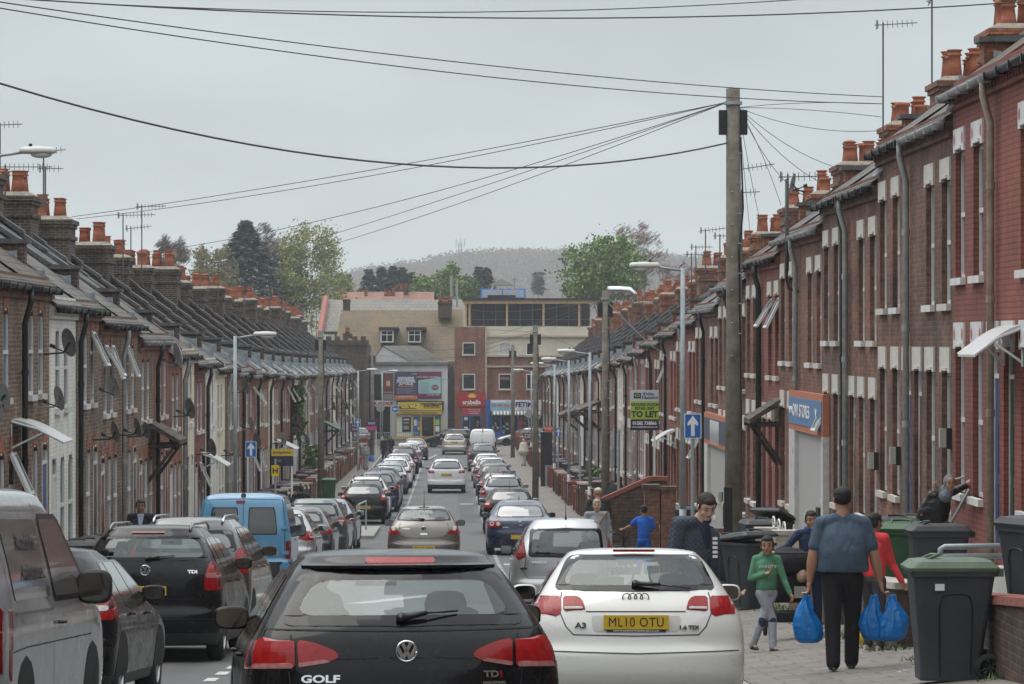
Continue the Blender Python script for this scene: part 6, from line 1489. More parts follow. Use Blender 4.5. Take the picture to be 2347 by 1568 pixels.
# ---- satellite dishes
DISH=mat('grey satellite dish',(.27,.29,.31),.55,var=.15,scale=4); DISHL=mat('pale satellite dish',(.46,.47,.47),.6,var=.2)
def hdesc(s,d):
    best=min(HOUSES,key=lambda h:(0 if h[0]==s else 999)+abs(h[2]+PITCH/2-d)); return best[4]
USEDL={}
def ulabel(base,lim=16):
    base=base.replace('on the lower wall of the','low on the').replace('on the upper wall of the','high on the')
    n=USEDL.get(base,0); USEDL[base]=n+1
    return base if n==0 else base+' '+['','again lower','third one'][min(n,2)]
def dish(s,px,py,r,label=None,pale=False,out=.45,turn=None,d=None):
    X=s*(FX-out); d=d or F*X/(px-1035); z=wz(py,d,px)
    col_='pale grey' if pale else 'dark grey'
    lab=label or f"{col_} satellite dish on the {'upper' if z-(-0)>interp(LE if s<0 else RE,d)-2.6 else 'lower'} wall of the {hdesc(s,d)}"
    o=empty('satellite_dish',(X,d,z),ulabel(lab),'satellite dish','satellite dishes on the house fronts'); me=cached(('dish',),lambda:mk_dish())
    r=r*.74; q=inst('dish',me,o,scale=(r,r,r),mats=[DISHL if pale else DISH]); ang=turn if turn is not None else math.radians((-52-((px*7)%16)) if s<0 else 35)
    q.rotation_euler=(math.radians(12),0,ang)
    b=MB().mat(BLACK if not pale else GALV); b.tube([(0,.06,0),(s*.1,.06,-r*.75),(s*(out-.0),.06,-r*.85)],.018,6); b.obj('bracket',o)
    b=MB().mat(BLACK); dx,dy=math.sin(ang),-math.cos(ang); b.tube([(0,0,-r*.8),(dx*r*1.3,dy*r*1.3,-r*.35)],.012,5); b.tube([(dx*r*1.2,dy*r*1.2,-r*.34),(dx*r*1.55,dy*r*1.55,-r*.2)],.035,7); b.obj('receiver_arm',o)
def mk_dish():
    b=MB().mat(DISH); b.smooth=True
    b.lathe([(.02,.22),(.35,.19),(.7,.10),(.92,.02),(1.0,-.02),(1.0,.0),(.92,.04),(.7,.13),(.35,.215),(.02,.245)],n=24,axis='y',cap=False)
    b.v=[Vector((v.x*.92,v.y,v.z*1.06)) for v in b.v]; return b.mesh('dish')
for px,py,r,pale in ((160,785,.33,0),(138,912,.28,1),(12,905,.28,0),(-6,932,.30,0),(263,886,.29,1),(266,990,.26,0),(317,980,.28,0),(337,986,.24,0),(409,815,.42,1),(398,1012,.27,0),(437,936,.35,0),(488,1025,.33,0),(563,886,.33,0),(577,972,.32,1),(540,1028,.36,0),(590,1010,.35,0),(650,1005,.34,0),(683,996,.4,0),(655,1052,.34,0),(729,890,.55,1),(752,950,.36,0),(776,905,.34,0),(782,990,.4,0),
  (688,965,.38,0),(741,985,.3,0),(795,930,.34,0),(806,905,.5,0),(800,960,.35,0),(812,925,.34,1),(705,1008,.34,0),(765,930,.35,0),(786,920,.34,0),(808,880,.4,0),(790,945,.3,1)):
    dish(-1,px,py,r,pale=bool(pale))
dish(1,1818,420,.26,'dark grey satellite dish on a tall steel mast above the right roofs',out=.25,turn=math.radians(70)); 
X=wx(1806,72); o=empty('dish_mast',(X,72.3,wz(640,72.3,1806)),'black steel mast standing above the right gutter with a dish and aerial','mast'); b=MB().mat(BLACK); b.smooth=True; h_=wz(410,72.3,1806)-wz(640,72.3,1806); b.tube([(.5,0,-1.5),(.5,0,-.55),(.42,0,-.3),(.05,0,-.2),(0,0,0),(0,0,h_)],.032,8); b.obj('mast_tube',o)
# ---- aerials
def aerial(px,base_py,top_py,d,label,kind=0,n=9,rot=0.0):
    X=wx(px,d); z0=wz(base_py,d,px); h=wz(top_py,d,px)-z0; o=empty('tv_aerial',(X,d,z0),label,'aerial','television aerials on the roofs'); m=mat('weathered aluminium',(.09,.085,.08),.6); b=MB().mat(m)
    b.tube([(0,0,-.2),(0,0,h)],.022,6); b.obj('mast',o); b=MB().mat(m)
    c,s_=math.cos(rot),math.sin(rot)
    L=n*.115
    b.tube([(-.2*c,0,h-.05-.2*s_),(L*c,0,h-.05+L*s_)],.012,5)
    for k in range(n+1):
        x=-.12+k*(L/n); p=Vector((x*c,0,h-.05+x*s_)); u=Vector((-s_,0,c))*.09; b.tube([p-u,p+u],.007,4)
    b.tube([(-.15*c,-.1,h-.16),(-.15*c,-.1,h+.06),(-.15*c,.1,h+.06),(-.15*c,.1,h-.16)],.008,4); b.obj('antenna',o)
for k,(px,b0,t0,d,rt,nn) in enumerate(((2024,420,52,82,.06,7),(2136,180,-10,78,1.1,9),(0,440,282,89,.04,5),(100,460,342,92,.06,5),(12,440,378,86,.0,10),(104,470,382,91,.0,4),(282,620,490,112,.02,9),(325,640,470,115,.02,7),(300,640,520,118,.1,6),(1806,600,400,73,.02,6),(1685,600,386,90,.16,9),(1700,560,437,88,.05,4),(1617,625,525,112,.12,8),(1595,680,563,120,0,5),(1650,640,537,105,0,4),(1450,760,618,160,0,4),(1585,640,580,118,0,5),
    (500,690,605,150,.0,5),(560,720,650,165,0,6),(618,740,660,180,0,5),(655,740,678,190,0,5),(1180,680,640,290,0,3),(1300,690,632,200,0,3),(1222,700,645,300,0,3),(1472,740,690,150,0,6))):
    w1=['tallest aerial','tilted aerial at the top right','aerial cut by the left edge','aerial right of the left lamp head','long aerial below the left lamp head','short aerial between the first two left stacks','long aerial above the third left stack','tall thin aerial at the fourth left stack','slanting aerial by the fourth left stack','aerial beside the mast dish','aerial behind the near telegraph pole','small aerial right of the near pole','aerial left of the near pole','low aerial beyond the near lamp head','short aerial just left of the near pole','short aerial above the near lamp arm','plain aerial beside the low one',
      'aerial below the dark spruce','aerial right of the dark spruce','aerial under the yellow tree left part','aerial under the yellow tree right part','aerial beside the roof cowl','aerial on the far right ridge','aerial right of the cowl','aerial by the silver flue'][k]
    aerial(px,b0,t0,d,w1+', above the chimneys',n=nn,rot=rt)
# ---- overhead wires
WIRE=mat('overhead cable',(.03,.03,.032),.6)
def pt(px,py,d): return Vector((wx(px,d),d,wz(py,d,px)))
def wire(A,B,M,label,r=.010):
    best=None
    for k in range(1,100):
        t=k/100; p=A.lerp(B,t); px=1173.5+F*math.tan(math.atan(p.x/p.y)-YAW)
        if best is None or abs(px-M[0])<best[0]: best=(abs(px-M[0]),t,p)
    t,p=best[1],best[2]; sag=(p.z-wz(M[1],p.y,M[0]))/(4*t*(1-t))
    pts=[]
    for k in range(25):
        u=k/24; q=A.lerp(B,u); q.z-=4*u*(1-u)*sag; pts.append(q-A)
    b=MB().mat(WIRE); b.tube(pts,r*.72,5,cap=False); o=b.obj('overhead_cable',None,A); tag(o,label,'cable','overhead cables')
N=POLES['n']
wire(pt(-220,120,44),N-Vector((.1,0,1.0)),(1160,385),'thick black cable sagging from the left edge to the nearest telegraph pole',.021)
wire(pt(-100,-14,40),pt(2500,-8,44),(880,37),'lower of the two cables along the top edge',.012); wire(pt(-100,-12,40),pt(2000,-14,44),(860,28),'upper of the two cables along the top edge',.009)
wire(pt(-100,2,36),pt(2022,238,57),(1180,183),'lower long cable crossing the sky to the top right house'); wire(pt(-100,-10,36),pt(2022,222,57),(1250,163),'upper long cable crossing the sky to the top right house')
for k,(e,m,l_) in enumerate((((165,497,90),(960,371),'highest cable fanning left from the near pole'),((175,502,92),(960,384),'second cable fanning left from the near pole'),((345,578,105),(950,452),'third cable fanning left from the near pole'),((500,612,130),(950,478),'fourth cable fanning left from the near pole'),((520,622,140),(950,500),'lowest cable fanning left from the near pole'))):
    wire(N-Vector((.1,0,.25)),pt(*e),m,l_,.011)
for k,(e,m,l_) in enumerate((((2022,238,56),(1850,236),'flat cable from the near pole to the tall aerial house'),((2018,268,57),(1850,252),'second cable down from the near pole to the right'),((2010,300,58),(1850,292),'third cable sagging right from the near pole'),((1930,388,63),(1800,330),'cable from the near pole to the fourth right roof'),((1876,416,67),(1780,345),'cable from the near pole to the fifth right roof'),((1860,455,69),(1770,380),'steep cable right of the near pole, upper'),((1790,470,75),(1740,340),'steep cable right of the near pole, middle'),((1745,520,80),(1718,390),'steepest long cable beside the near pole'),((1722,560,85),(1706,400),'nearly upright cable beside the near pole'))):
    wire(N-Vector((-.1,0,.35)),pt(*e),m,l_,.008)
for k,(a_,e,m,l_) in enumerate(((POLES['m'],(1040,700,300),(1230,710),'cable from the second pole to the brown tiled roof'),(POLES['m'],(1500,800,84),(1440,740),'cable from the second pole right to a gutter'),(POLES['m'],(1560,840,76),(1470,770),'lower cable from the second pole to the right'),(POLES['f'],(900,740,240),(1060,752),'cable from the third pole to the dormer roof'),(POLES['f'],(870,800,255),(1040,800),'lower cable from the third pole to the left'),(POLES['f'],(1330,800,120),(1280,780),'cable from the third pole to the right terrace'),
   (POLES['g'],(880,830,255),(1020,820),'cable from the fourth pole towards the hoardings'),(POLES['g'],(1250,840,190),(1210,822),'short cable from the fourth pole to the right'),(POLES['k'],(1020,835,276),(940,822),'cable from the far left pole across the gable'),(POLES['k'],(700,800,180),(770,812),'cable from the far left pole to the left roofs'),(POLES['l'],(590,720,120),(660,750),'cable from the near left pole to the left roofs'),(POLES['l'],(1080,860,279),(900,850),'cable from the near left pole across to the lounge'),(POLES['l'],(500,700,100),(620,742),'second cable from the near left pole to the left roofs'),
   (POLES['m'],(1130,770,250),(1260,730),'cable from the second pole towards the terrace windows'),(POLES['f'],(1000,860,270),(1120,800),'cable from the third pole down to the hoarding wall'),(POLES['m'],(1060,800,279),(1200,765),'long cable from the second pole to the brick tower'))):
    wire(a_-Vector((0,0,.3)),pt(*e),m,l_,.012)
# ---- garden walls
WCOP=mat('brick coping',(.22,.075,.055),.85,var=.3,scale=9,bump=.4); WCOPS=mat('stone coping',(.40,.38,.34),.85,var=.3,scale=6)
def garden_wall(s,x,y0,y1,h,m,label,cop=WCOP,pier=True,top=None,thick=.23,zoff=0):
    z0=ground_at(s*x,(y0+y1)/2)-0; o=empty('garden_wall',(s*x,y0,z0),label,'wall','low garden walls'); L=y1-y0; n=max(1,int(L/1.5)); b=MB().mat(m)
    dz=lambda y: gz(y)-gz((y0+y1)/2)
    for k in range(n):
        a,c=L*k/n,L*(k+1)/n; za=dz(y0+a)
        b.prism([(-thick/2,a,-.4+za),(thick/2,a,-.4+za),(thick/2,a,h+za),(-thick/2,a,h+za)],(0,L/n,dz(y0+c)-za))
    b.obj('brickwork',o); b=MB().mat(cop)
    for k in range(n):
        a,c=L*k/n,L*(k+1)/n; za=dz(y0+a); b.prism([(-thick/2-.03,a,h+za),(thick/2+.03,a,h+za),(thick/2+.02,a,h+.07+za),(-thick/2-.02,a,h+.07+za)],(0,L/n,dz(y0+c)-za))
    b.obj('coping',o)
    if pier:
        for a in (0,L-.3):
            b=MB().mat(m); b.box(-.19,.19,a-.04,a+.34,-.4,h+.16+dz(y0+a)); b.mat(cop); b.box(-.22,.22,a-.07,a+.37,h+.16+dz(y0+a),h+.23+dz(y0+a)); b.obj('pier',o)
    return o
B_WALL=brick('garden wall brick',(.22,.085,.05),(.13,.055,.036),(.14,.11,.09),grime=.5); B_WALLD=brick('old garden wall brick',(.12,.065,.045),(.07,.045,.034),(.11,.09,.07),grime=.6); B_NEWW=brick('clean orange garden brick',(.40,.14,.07),(.33,.11,.06),(.3,.2,.14),grime=.15)
garden_wall(1,wx(2262,31)+.1,25,33.2,.62,B_WALLD,'near garden wall with red coping at the bottom right corner',pier=False,thick=.34)
garden_wall(1,5.02,37.6,42.5,.62,B_WALLD,'garden wall with worn white coping behind the blue bags',cop=WCOPS,thick=.42,pier=False)
garden_wall(1,4.95,45,50,.55,B_WALLD,'garden wall behind the green lidded bins',pier=False)
o=garden_wall(1,5.25,54.5,58,.85,brick('cream painted block',(.5,.47,.38),(.46,.43,.35),(.33,.3,.25),bw=.4,bh=.2,paint=True),'cream block wall with scroll ironwork behind the pushchair',cop=WCOPS)
b=MB().mat(SIGNW); 
for k in range(3): b.tube([(0+.0,.5+k*.9+.3*math.cos(a)*(1-a/9),1.0+.14+.14*math.sin(a)*(1-a/9)) for a in [q*.5 for q in range(14)]],.012,5)
b.obj('scroll_ironwork',o)
o=empty('garden_wall',(wx(1512,71),71,ground_at(4.2,71)),'pair of tall brick piers behind the boy in the blue shirt','wall',None); b=MB().mat(B_WALL); b.box(-.3,-.01,0,.45,-.2,1.72); b.obj('pier',o); b=MB().mat(B_WALL); b.box(.03,.32,0,.45,-.2,1.68); b.obj('pier',o); b=MB().mat(B_WALLD); b.box(-.34,.01,-.04,.49,1.72,1.80); b.box(.015,.36,-.035,.485,1.68,1.76); b.obj('coping',o); b=MB().mat(B_WALL); b.box(.32,1.6,.1,.3,-.2,.9); b.obj('brickwork',o)
garden_wall(1,wx(1478,74.2)+.35,74,75,.8,B_NEWW,'clean orange brick wall beside the boy in the blue shirt',cop=WCOPS,pier=False)
o=empty('stepped_wall',(wx(1470,78),78,ground_at(5,78)),'brick wall end with sloping coping left of the tall piers','wall'); b=MB().mat(B_WALLD); b.prism([(-.9,0,-.2),(.55,0,-.2),(.55,0,1.75),(.2,0,1.75),(-.9,0,1.25)],(0,.25,0)); b.obj('brickwork',o); b=MB().mat(WCOP); b.prism([(-.95,-.03,1.25),(.2,-.03,1.76),(.6,-.03,1.76),(.6,-.03,1.86),(.18,-.03,1.86),(-.97,-.03,1.34)],(0,.31,0)); b.obj('coping',o)
rw=random.Random(21); k=0
for i in range(9,50):
    y0=41.2+PITCH*i+.4
    if y0>258: break
    garden_wall(1,4.8 if i%3 else 4.95,y0,y0+rw.choice((2.6,3.2,3.9)),rw.choice((.7,.8,.95)),rw.choice((B_WALL,B_REDP,B_WALLD,B_WALL)),f'low garden wall in front of the {ordn(i+1)} house of the right row',cop=rw.choice((WCOP,WCOPS,WCOP)))
for i in range(3,47):
    y0=53.8+PITCH*i+.4
    if y0>256: break
    garden_wall(-1,6.05,y0,y0+rw.choice((2.6,3.2,3.9)),rw.choice((.7,.8,.95)),rw.choice((B_WALL,B_LEFT,B_WALLD,B_LEFT2)),f'low garden wall in front of the {ordn(i+1)} house of the left row',cop=rw.choice((WCOP,WCOPS,WCOPS)))
# ---- wheelie bins
BIN=mat('charcoal bin plastic',(.035,.042,.048),.5,var=.2,scale=3); BING=mat('green bin plastic',(.025,.085,.035),.5,var=.2,scale=3); LIDG=mat('faded green lid',(.085,.125,.085),.55,var=.25,scale=4); LIDB=mat('black bin lid',(.028,.03,.033),.5,var=.3,scale=4); LIDR=mat('maroon bin lid',(.10,.03,.05),.5)
def bin_meshes():
    b=MB().mat(BIN); b.smooth=False
    def ring(hx,hy,z,y0=0): 
        pts=[]; r=.05
        for cx,cy,a0 in ((hx-r,hy-r,0),(-hx+r,hy-r,90),(-hx+r,-hy+r,180),(hx-r,-hy+r,270)):
            for q in (0,30,60,90): a=math.radians(a0+q); pts.append((cx+r*math.cos(a),cy+r*math.sin(a)+y0,z))
        return pts
    b.loft([ring(.21,.26,.02,-.02),ring(.215,.27,.25,-.02),ring(.275,.345,.95),ring(.295,.37,.955),ring(.295,.37,1.0)])
    # pressed panel outlines on the two broad sides and the front
    for g in (-1,1):
        b.mat(BLACK); f=lambda y,z:(g*(.212+(z-.02)/.93*.062+.004),y,z)
        P=[(-.12,.06),(-.13,.7),(-.10,.78),(-.04,.8),(.06,.8),(.12,.78),(.15,.7),(.14,.06)]
        for a,c in zip(P,P[1:]):
            A,C=Vector(f(*a)),Vector(f(*c)); b.tube([A,C],.006,4,cap=False)
    body=b.mesh('bin_body')
    l=MB().mat(LIDB); l.smooth=False
    l.loft([ring(.305,.385,1.0,-.005),ring(.31,.39,1.03,-.005),ring(.27,.33,1.085,.0),ring(.2,.22,1.10,0)])
    l.smooth=True; l.tube([(-.12,-.30,1.06),(-.12,-.15,1.125),(.0,-.1,1.13),(.12,-.15,1.125),(.12,-.30,1.06)],.016,6); l.tube([(-.22,.40,1.0),(.22,.40,1.0)],.02,8); l.smooth=False; l.box(-.24,-.18,.33,.42,.95,1.02); l.box(.18,.24,.33,.42,.95,1.02)
    lid=l.mesh('lid')
    w=MB().mat(RUBBER); w.smooth=True; w.lathe([(.09,-.03),(.125,-.028),(.135,0),(.125,.028),(.09,.03)],n=22,axis='x',cap=False); w.smooth=False; w.mat(BLACK); w.lathe([(.03,-.028),(.03,.028)],n=10,axis='x'); w.lathe([(.088,-.01),(.092,.02),(.092,-.02)],n=22,axis='x',cap=False)
    for q in range(9):
        a=2*PI*q/9; w.tube([(.0,.02*math.cos(a),.02*math.sin(a)),(.0,.095*math.cos(a),.095*math.sin(a))],.012,4)
    wh=w.mesh('wheel'); return body,lid,wh
def wbin(X,Y,z,rz,bm,lm,label,open_=0,group='wheelie bins in front of the houses'):
    o=empty('wheelie_bin',(X,Y,z),label,'bin',group,rz); body,lid,wh=cached(('bin',),bin_meshes)
    inst('bin_body',body,o,mats=[bm,BLACK]); q=inst('lid',lid,o,mats=[lm]); 
    if open_: q.rotation_euler=(-open_,0,0); q.location=(0,.395*(1-math.cos(open_)),-.0+1.0*(1-math.cos(open_))+.0); q.location=(0,.40-(.40*math.cos(open_)+1.0*math.sin(open_)),1.0-(1.0*math.cos(open_)-.40*math.sin(open_)))
    for g in (-1,1): inst('wheel',wh,o,(g*.245,.30,.135))
    return o
G1=ground_at(4.35,30.3)
o=wbin(wx(2178,30.3),30.3,G1,-PI/2,BIN,LIDG,'large charcoal wheelie bin with green lid standing near the bottom right'); b=MB().mat(SIGNW); b.box(.288,.291,-.17,-.09,.83,.89); b.obj('address_label',o); o.scale=(1.02,1.02,.97)
wbin(wx(2385,33),33,-2.75,.4,BIN,LIDB,'charcoal bin with black lid cut off by the right edge')
wbin(wx(2150,42.5),42.5,-3.32,-PI/2,BIN,LIDB,'scuffed charcoal bin with black lid below the woman in the hijab'); wbin(wx(2072,43.6),43.6,-3.35,-.3,BING,BING,'green bin with green lid beside the scuffed charcoal one')
wbin(wx(2048,44.8),44.8,-3.35,.1,BIN,LIDB,'charcoal bin half hidden behind the green bin'); wbin(wx(1998,48.5),48.5,-3.75,.2,BIN,LIDG,'charcoal bin with faded green lid behind the man in the T-shirt')
wbin(wx(2080,50),50,-3.6,.2,BIN,LIDG,'green lidded bin by the doorstep left of the woman in the hijab')
wbin(4.42,52,ground_at(4.42,52),.5,BIN,LIDB,'charcoal bin with its lid propped ajar, between jacket man and pushchair',open_=.12); wbin(4.15,53.2,ground_at(4.2,53),.3,BIN,LIDB,'second charcoal bin close behind the one with the ajar lid')
wbin(wx(1740,60),60,-4.15,.1,BIN,LIDB,'black lidded bin right of the nearest telegraph pole'); wbin(wx(1770,62),62,-4.2,-.5,BIN,LIDB,'tipped looking black bin behind the scroll ironwork',open_=.25)
wbin(wx(754,147),147,ground_at(-5.2,147),0,BING,BING,'green wheelie bin on the left pavement beside the telegraph pole')
k=0
for (px,d,zo) in ((168,57,.02),(205,59,.0),(232,62,.0),(262,64,.0),(390,70,.05),(418,73,.05),(440,78,.0),(600,100,.1)):
    m=rw.choice((LIDB,LIDB,LIDG)); wbin(wx(px,d),d,ground_at(-5.3,d)+zo,rw.uniform(-.5,.5),BIN,m,f"{'green' if m is LIDG else 'black'} lidded bin by the {hdesc(-1,d)}"+('' if not k%2 else ', nearer the kerb')); k+=1
for i in range(9,49):
    if i%4==3: continue
    y=41.2+PITCH*i+rw.uniform(.8,3.4); m=rw.choice((LIDB,LIDB,LIDG,LIDR)); 
    wbin(5.45+rw.uniform(-.1,.3),y,ground_at(5.4,y)+.05,rw.uniform(-.6,.6),BIN,m,f"{'green' if m is LIDG else 'maroon' if m is LIDR else 'black'} lidded bin in the garden of the {ordn(i+1)} house of the right row")
for i in range(9,46):
    if i%4==1: continue
    y=53.8+PITCH*i+rw.uniform(.8,3.4); m=rw.choice((LIDB,LIDB,LIDG,LIDR))
    wbin(-6.6,y,ground_at(-6.6,y)+.05,rw.uniform(-.6,.6),BIN,m,f"{'green' if m is LIDG else 'maroon' if m is LIDR else 'black'} lidded bin in the garden of the {ordn(i+1)} house of the left row")
# ---- door canopies
def canopy(s,d,py,w,dep,label,kind):
    z=wz(py,d,1035+F*s*FX/d); o=empty('door_canopy',(s*FX,d,z),label,'canopy')
    if kind=='arc':
        b=MB().mat(mat('clear white canopy',(.50,.51,.50),.4)); n=8
        for k in range(n):
            a0,a1=k/n,(k+1)/n; f=lambda t:(-s*dep*t,0,.28*math.cos(t*PI/2)*1.0-.1*t)
            p,q=f(a0),f(a1); b.prism([p,q,(q[0],0,q[2]-.03),(p[0],0,p[2]-.03)],(0,w,0))
        b.obj('canopy_sheet',o); b=MB().mat(WHITE)
        for y in (0,w): b.tube([(0,y,.24),(-s*dep*.5,y,.12),(-s*dep,y,-.1)],.02,5); b.tube([(0,y,-.2),(-s*dep*.6,y,.05)],.018,5); b.tube([(0,y,.2),(0,y,-.25)],.018,5)
        b.obj('bracket',o)
    else:
        c=BING if kind=='green' else DARKWOOD; b=MB().mat(SLATE2 if kind=='wood' else c); b.prism([(0,0,.35),(-s*dep,0,-.1),(-s*dep,0,-.2),(0,0,.22)],(0,w,0)); b.obj('canopy_roof',o); 
        for y in (.05,w-.1): b=MB().mat(DARKWOOD); b.prism([(0,y,-1.0),(-s*dep*.85,y,-.16),(-s*dep*.85,y,-.26),(0,y,-1.15)],(0,.07,0)); b.prism([(0,y,-.2),(-s*dep,y,-.2),(-s*dep,y,-.27),(0,y,-.27)],(0,.07,0)); b.obj('bracket',o)
canopy(-1,57.2,1000,1.4,.85,'white curved canopy over a door at the left edge of the picture','arc'); canopy(-1,83,1000,2.2,.75,'wooden tiled lean-to canopy on the red painted left house','wood'); canopy(-1,100.5,1060,1.6,.75,'white curved canopy on the white painted left house','arc')
canopy(-1,142,1025,2.5,.9,'long white canopy half way down the left row','arc'); canopy(-1,196,980,3.5,.9,'dark green sloping canopy far down the left row','green')
canopy(1,76,950,1.6,.7,'wooden tiled door canopy left of the blue shop sign','wood'); canopy(1,43.9,795,1.5,.6,'white curved canopy at the right edge of the picture','arc'); canopy(1,112,1005,1.6,.7,'dark curved canopy under the to let board','arc')
for k in range(3): canopy(1,168+k*14,935+k*6,5,1.1,['brown tiled porch roof far down the right row','second brown tiled porch roof far down the right row','farthest brown tiled porch roof of the right row'][k],'wood')
# ---- shop signs on the right terrace
def shop(d0,d1,py0,py1,label,m,label2,words_):
    X=FX-.14; zt=wz(py0,d0,1035+F*X/d0); zb=wz(py1,d0,1035+F*X/d0)
    o=MB().mat(flat('worn orange frame',(.45,.16,.09))); o.box(X,FX-.01,d0,d1,zb,zt); o.mat(m); o.box(X-.015,X,d0+.12,d1-.12,zb+.13,zt-.13); o=o.obj('shop_sign'); tag(o,label,'sign')
    for t,y,s_ in words_: text_mb('lettering',t,s_,SIGNW,o,(X-.02,y,(zt+zb)/2),(PI/2,0,-PI/2),sx=1.6)
    g=-5.9+interp(RE,d0)
    o=MB().mat(mat('white shop pier',(.5,.5,.48),.7,var=.15)); z0=ground_at(6,d0)-.3
    o.box(X,FX-.01,d0,d0+.35,z0,zb); o.box(X,FX-.01,d1-1.2,d1,z0,zb); o.mat(mat('grey shop recess',(.36,.36,.35),.8)); o.box(FX-.05,FX-.01,d0+.35,d1-1.2,z0,zb); o.mat(BLACK); o.box(FX-.12,FX-.05,d0+1.0,d0+1.5,zb-2.0,zb-1.4); o=o.obj('shop_entrance'); tag(o,label2,'shop entrance')
shop(66.3,73.0,905,1002,'worn blue shop sign with orange frame on the right terrace',flat('faded blue sign',(.10,.20,.36)),'white piers and grey recess under the worn blue shop sign',[('OAK STORES',70.3,.36),('NEWS',72.35,.2),('V',67.4,.3)])
shop(89.5,97.5,958,1035,'dark glittering shop sign further down the right terrace',flat('dark patterned sign',(.06,.065,.10)),'pale entrance under the dark shop sign',[('|||||||||||',93.5,.7)])
# wall lamps, meter box, pipes, rail, cabinet, odds
for px,py,d,l_ in ((1988,1057,58.8,'left one of the bulkhead lamps on the right wall'),(2038,1045,55.9,'middle bulkhead lamp on the right wall'),(2157,1005,50.2,'bulkhead lamp nearest the camera above the woman in the hijab'),(1650,1140,92,'small bulkhead lamp beside the dark shop sign')):
    o=empty('wall_lamp',(FX,d,wz(py,d,px)),l_,'wall lamp','bulkhead lamps on the right terrace'); b=MB().mat(BLACK); b.box(-.08,-.0,-.08,.08,-.15,.15); b.obj('back_box',o); b=MB().mat(mat('lamp lens dull',(.40,.40,.34),.4)); b.box(-.17,-.08,-.07,.07,-.13,.14); b.obj('lens',o)
o=empty('meter_cabinet',(wx(2330,40),40,-3.2),'white plastic meter cabinet on the wall at the right edge','cabinet'); b=MB().mat(WHITE); b.box(-.28,.25,-.15,.2,-.2,.62); b.obj('case',o); b=MB().mat(SIGNW); b.box(-.26,.23,-.17,-.15,-.18,.6); b.obj('door',o)
o=empty('gas_pipe',(wx(2250,35.5),35.5,wz(1258,35.5,2250)),'pair of thick grey pipes running level beside the meter cabinet','pipe'); 
for z in (0,-.1):
    b=MB().mat(GALV); b.smooth=True; b.tube([(-.42+z,0,-.12),(-.42+z,0,z),(-.38+z,0,z+.02),(.42,0,z+.03)],.03,8); b.obj('pipe',o)
o=empty('hand_rail',(wx(2190,48.5),48.5,-3.4),'grey metal handrail rising to the doorway beside the woman in the hijab','handrail'); b=MB().mat(GALV); b.smooth=True; b.tube([(-.35,0,0),(-.3,0,.45),(.2,0,1.35),(.3,0,1.45)],.022,8); b.tube([(-.05,.5,.9),(.0,.5,1.45),(.2,.5,1.5),(.32,.5,1.5)],.018,8); b.obj('rail',o)
o=empty('door_steps',(6.2,48.6,-4.0),'concrete doorstep block under the woman in the hijab','steps'); b=MB().mat(CONC); b.box(0,.98,-.9,1.3,-.3,.62); b.obj('top_step',o); b=MB().mat(CONC); b.box(-.3,-.003,-.9,1.3,-.3,.35); b.obj('lower_step',o)
o=empty('equipment_cabinet',(4.55,168,ground_at(4.5,168)),'tall black cabinet on the right pavement beside the small arrow sign','cabinet'); b=MB().mat(BLACK); b.box(-.25,.3,0,.5,0,2.6); b.obj('case',o); b=MB().mat(GALV); b.box(-.05,.3,-.1,-.002,0,1.0); b.obj('grey_panel',o)
o=empty('black_board',(wx(1669,58),58,ground_at(5,58)),'tall thin black board leaning left of the nearest telegraph pole','board'); b=MB().mat(BLACK); b.box(-.07,.07,0,.04,0,1.75); b.obj('panel',o)
o=empty('barrier',(wx(836,113),113,gz(113)+KH),'short grey steel barrier on the kerb build-out','barrier'); b=MB().mat(GALV); b.tube([(-.2,-1,0),(-.2,-1,.95),(0,1.6,.95),(0,1.6,0)],.03,8); b.box(-.24,-.12,-1.05,-.95,.55,.95); b.obj('rail',o)
o=empty('railing',(bx(898,272),272,gz(272)),'grey guard railing on the far corner in front of the arcade','railing'); b=MB().mat(GALV)
for k in range(26): b.box(-2+k*.16,-1.97+k*.16,-.01,.01,.1,1.0)
b.box(-2,2.1,-.02,.02,1.0,1.05); b.box(-2,2.1,-.02,.02,.08,.12); b.obj('rail',o)
o=empty('handrail',(wx(1440,79),79,ground_at(4.6,79)),'low grey tubular rail left of the clean orange brick wall','handrail'); b=MB().mat(GALV); b.tube([(-.9,0,1.05),(.6,0,1.05)],.025,6); b.tube([(-.1,0,0),(-.1,0,1.05)],.025,6); b.obj('rail',o)
o=empty('spiral_flue',(wx(1400,112),112,wz(668,112,1400)),'bright silver bent flue pipe above the roofs by the second pole','flue'); b=MB().mat(CHROME); b.smooth=True; b.tube([(-.1,0,.05),(.3,0,.05),(.6,0,.03),(.72,0,-.08),(.74,0,-.35)],.12,12); b.obj('pipe',o)
# climbing plant and weeds
IVY=[mat('ivy green',(.05,.10,.02),.7),mat('ivy dark',(.03,.06,.015),.8),mat('ivy light',(.11,.17,.04),.7)]
def plant(X,Y,z,sx,sy,sz,n,label,size=.12,seed=1,name='shrub'):
    rg=random.Random(seed); o=empty(name,(X,Y,z),label,'plant'); b=MB()
    for i in range(n):
        p=Vector((rg.gauss(0,.42)*sx,rg.gauss(0,.42)*sy,rg.random()*sz)); b.mat(rg.choice(IVY)); n1=Vector((rg.gauss(0,1),rg.gauss(0,1),rg.gauss(0,1))).normalized(); n2=n1.orthogonal().normalized(); n3=n1.cross(n2); s_=size*rg.uniform(.5,1.2); b.poly([p+n2*s_,p+n3*s_*.6,p-n2*s_,p-n3*s_*.6])
    b.obj('foliage',o,fixn=False); b=MB().mat(BARK); b.tube([(0,0,-.4),(0,0,sz*.6)],.02,5); b.obj('stem',o)
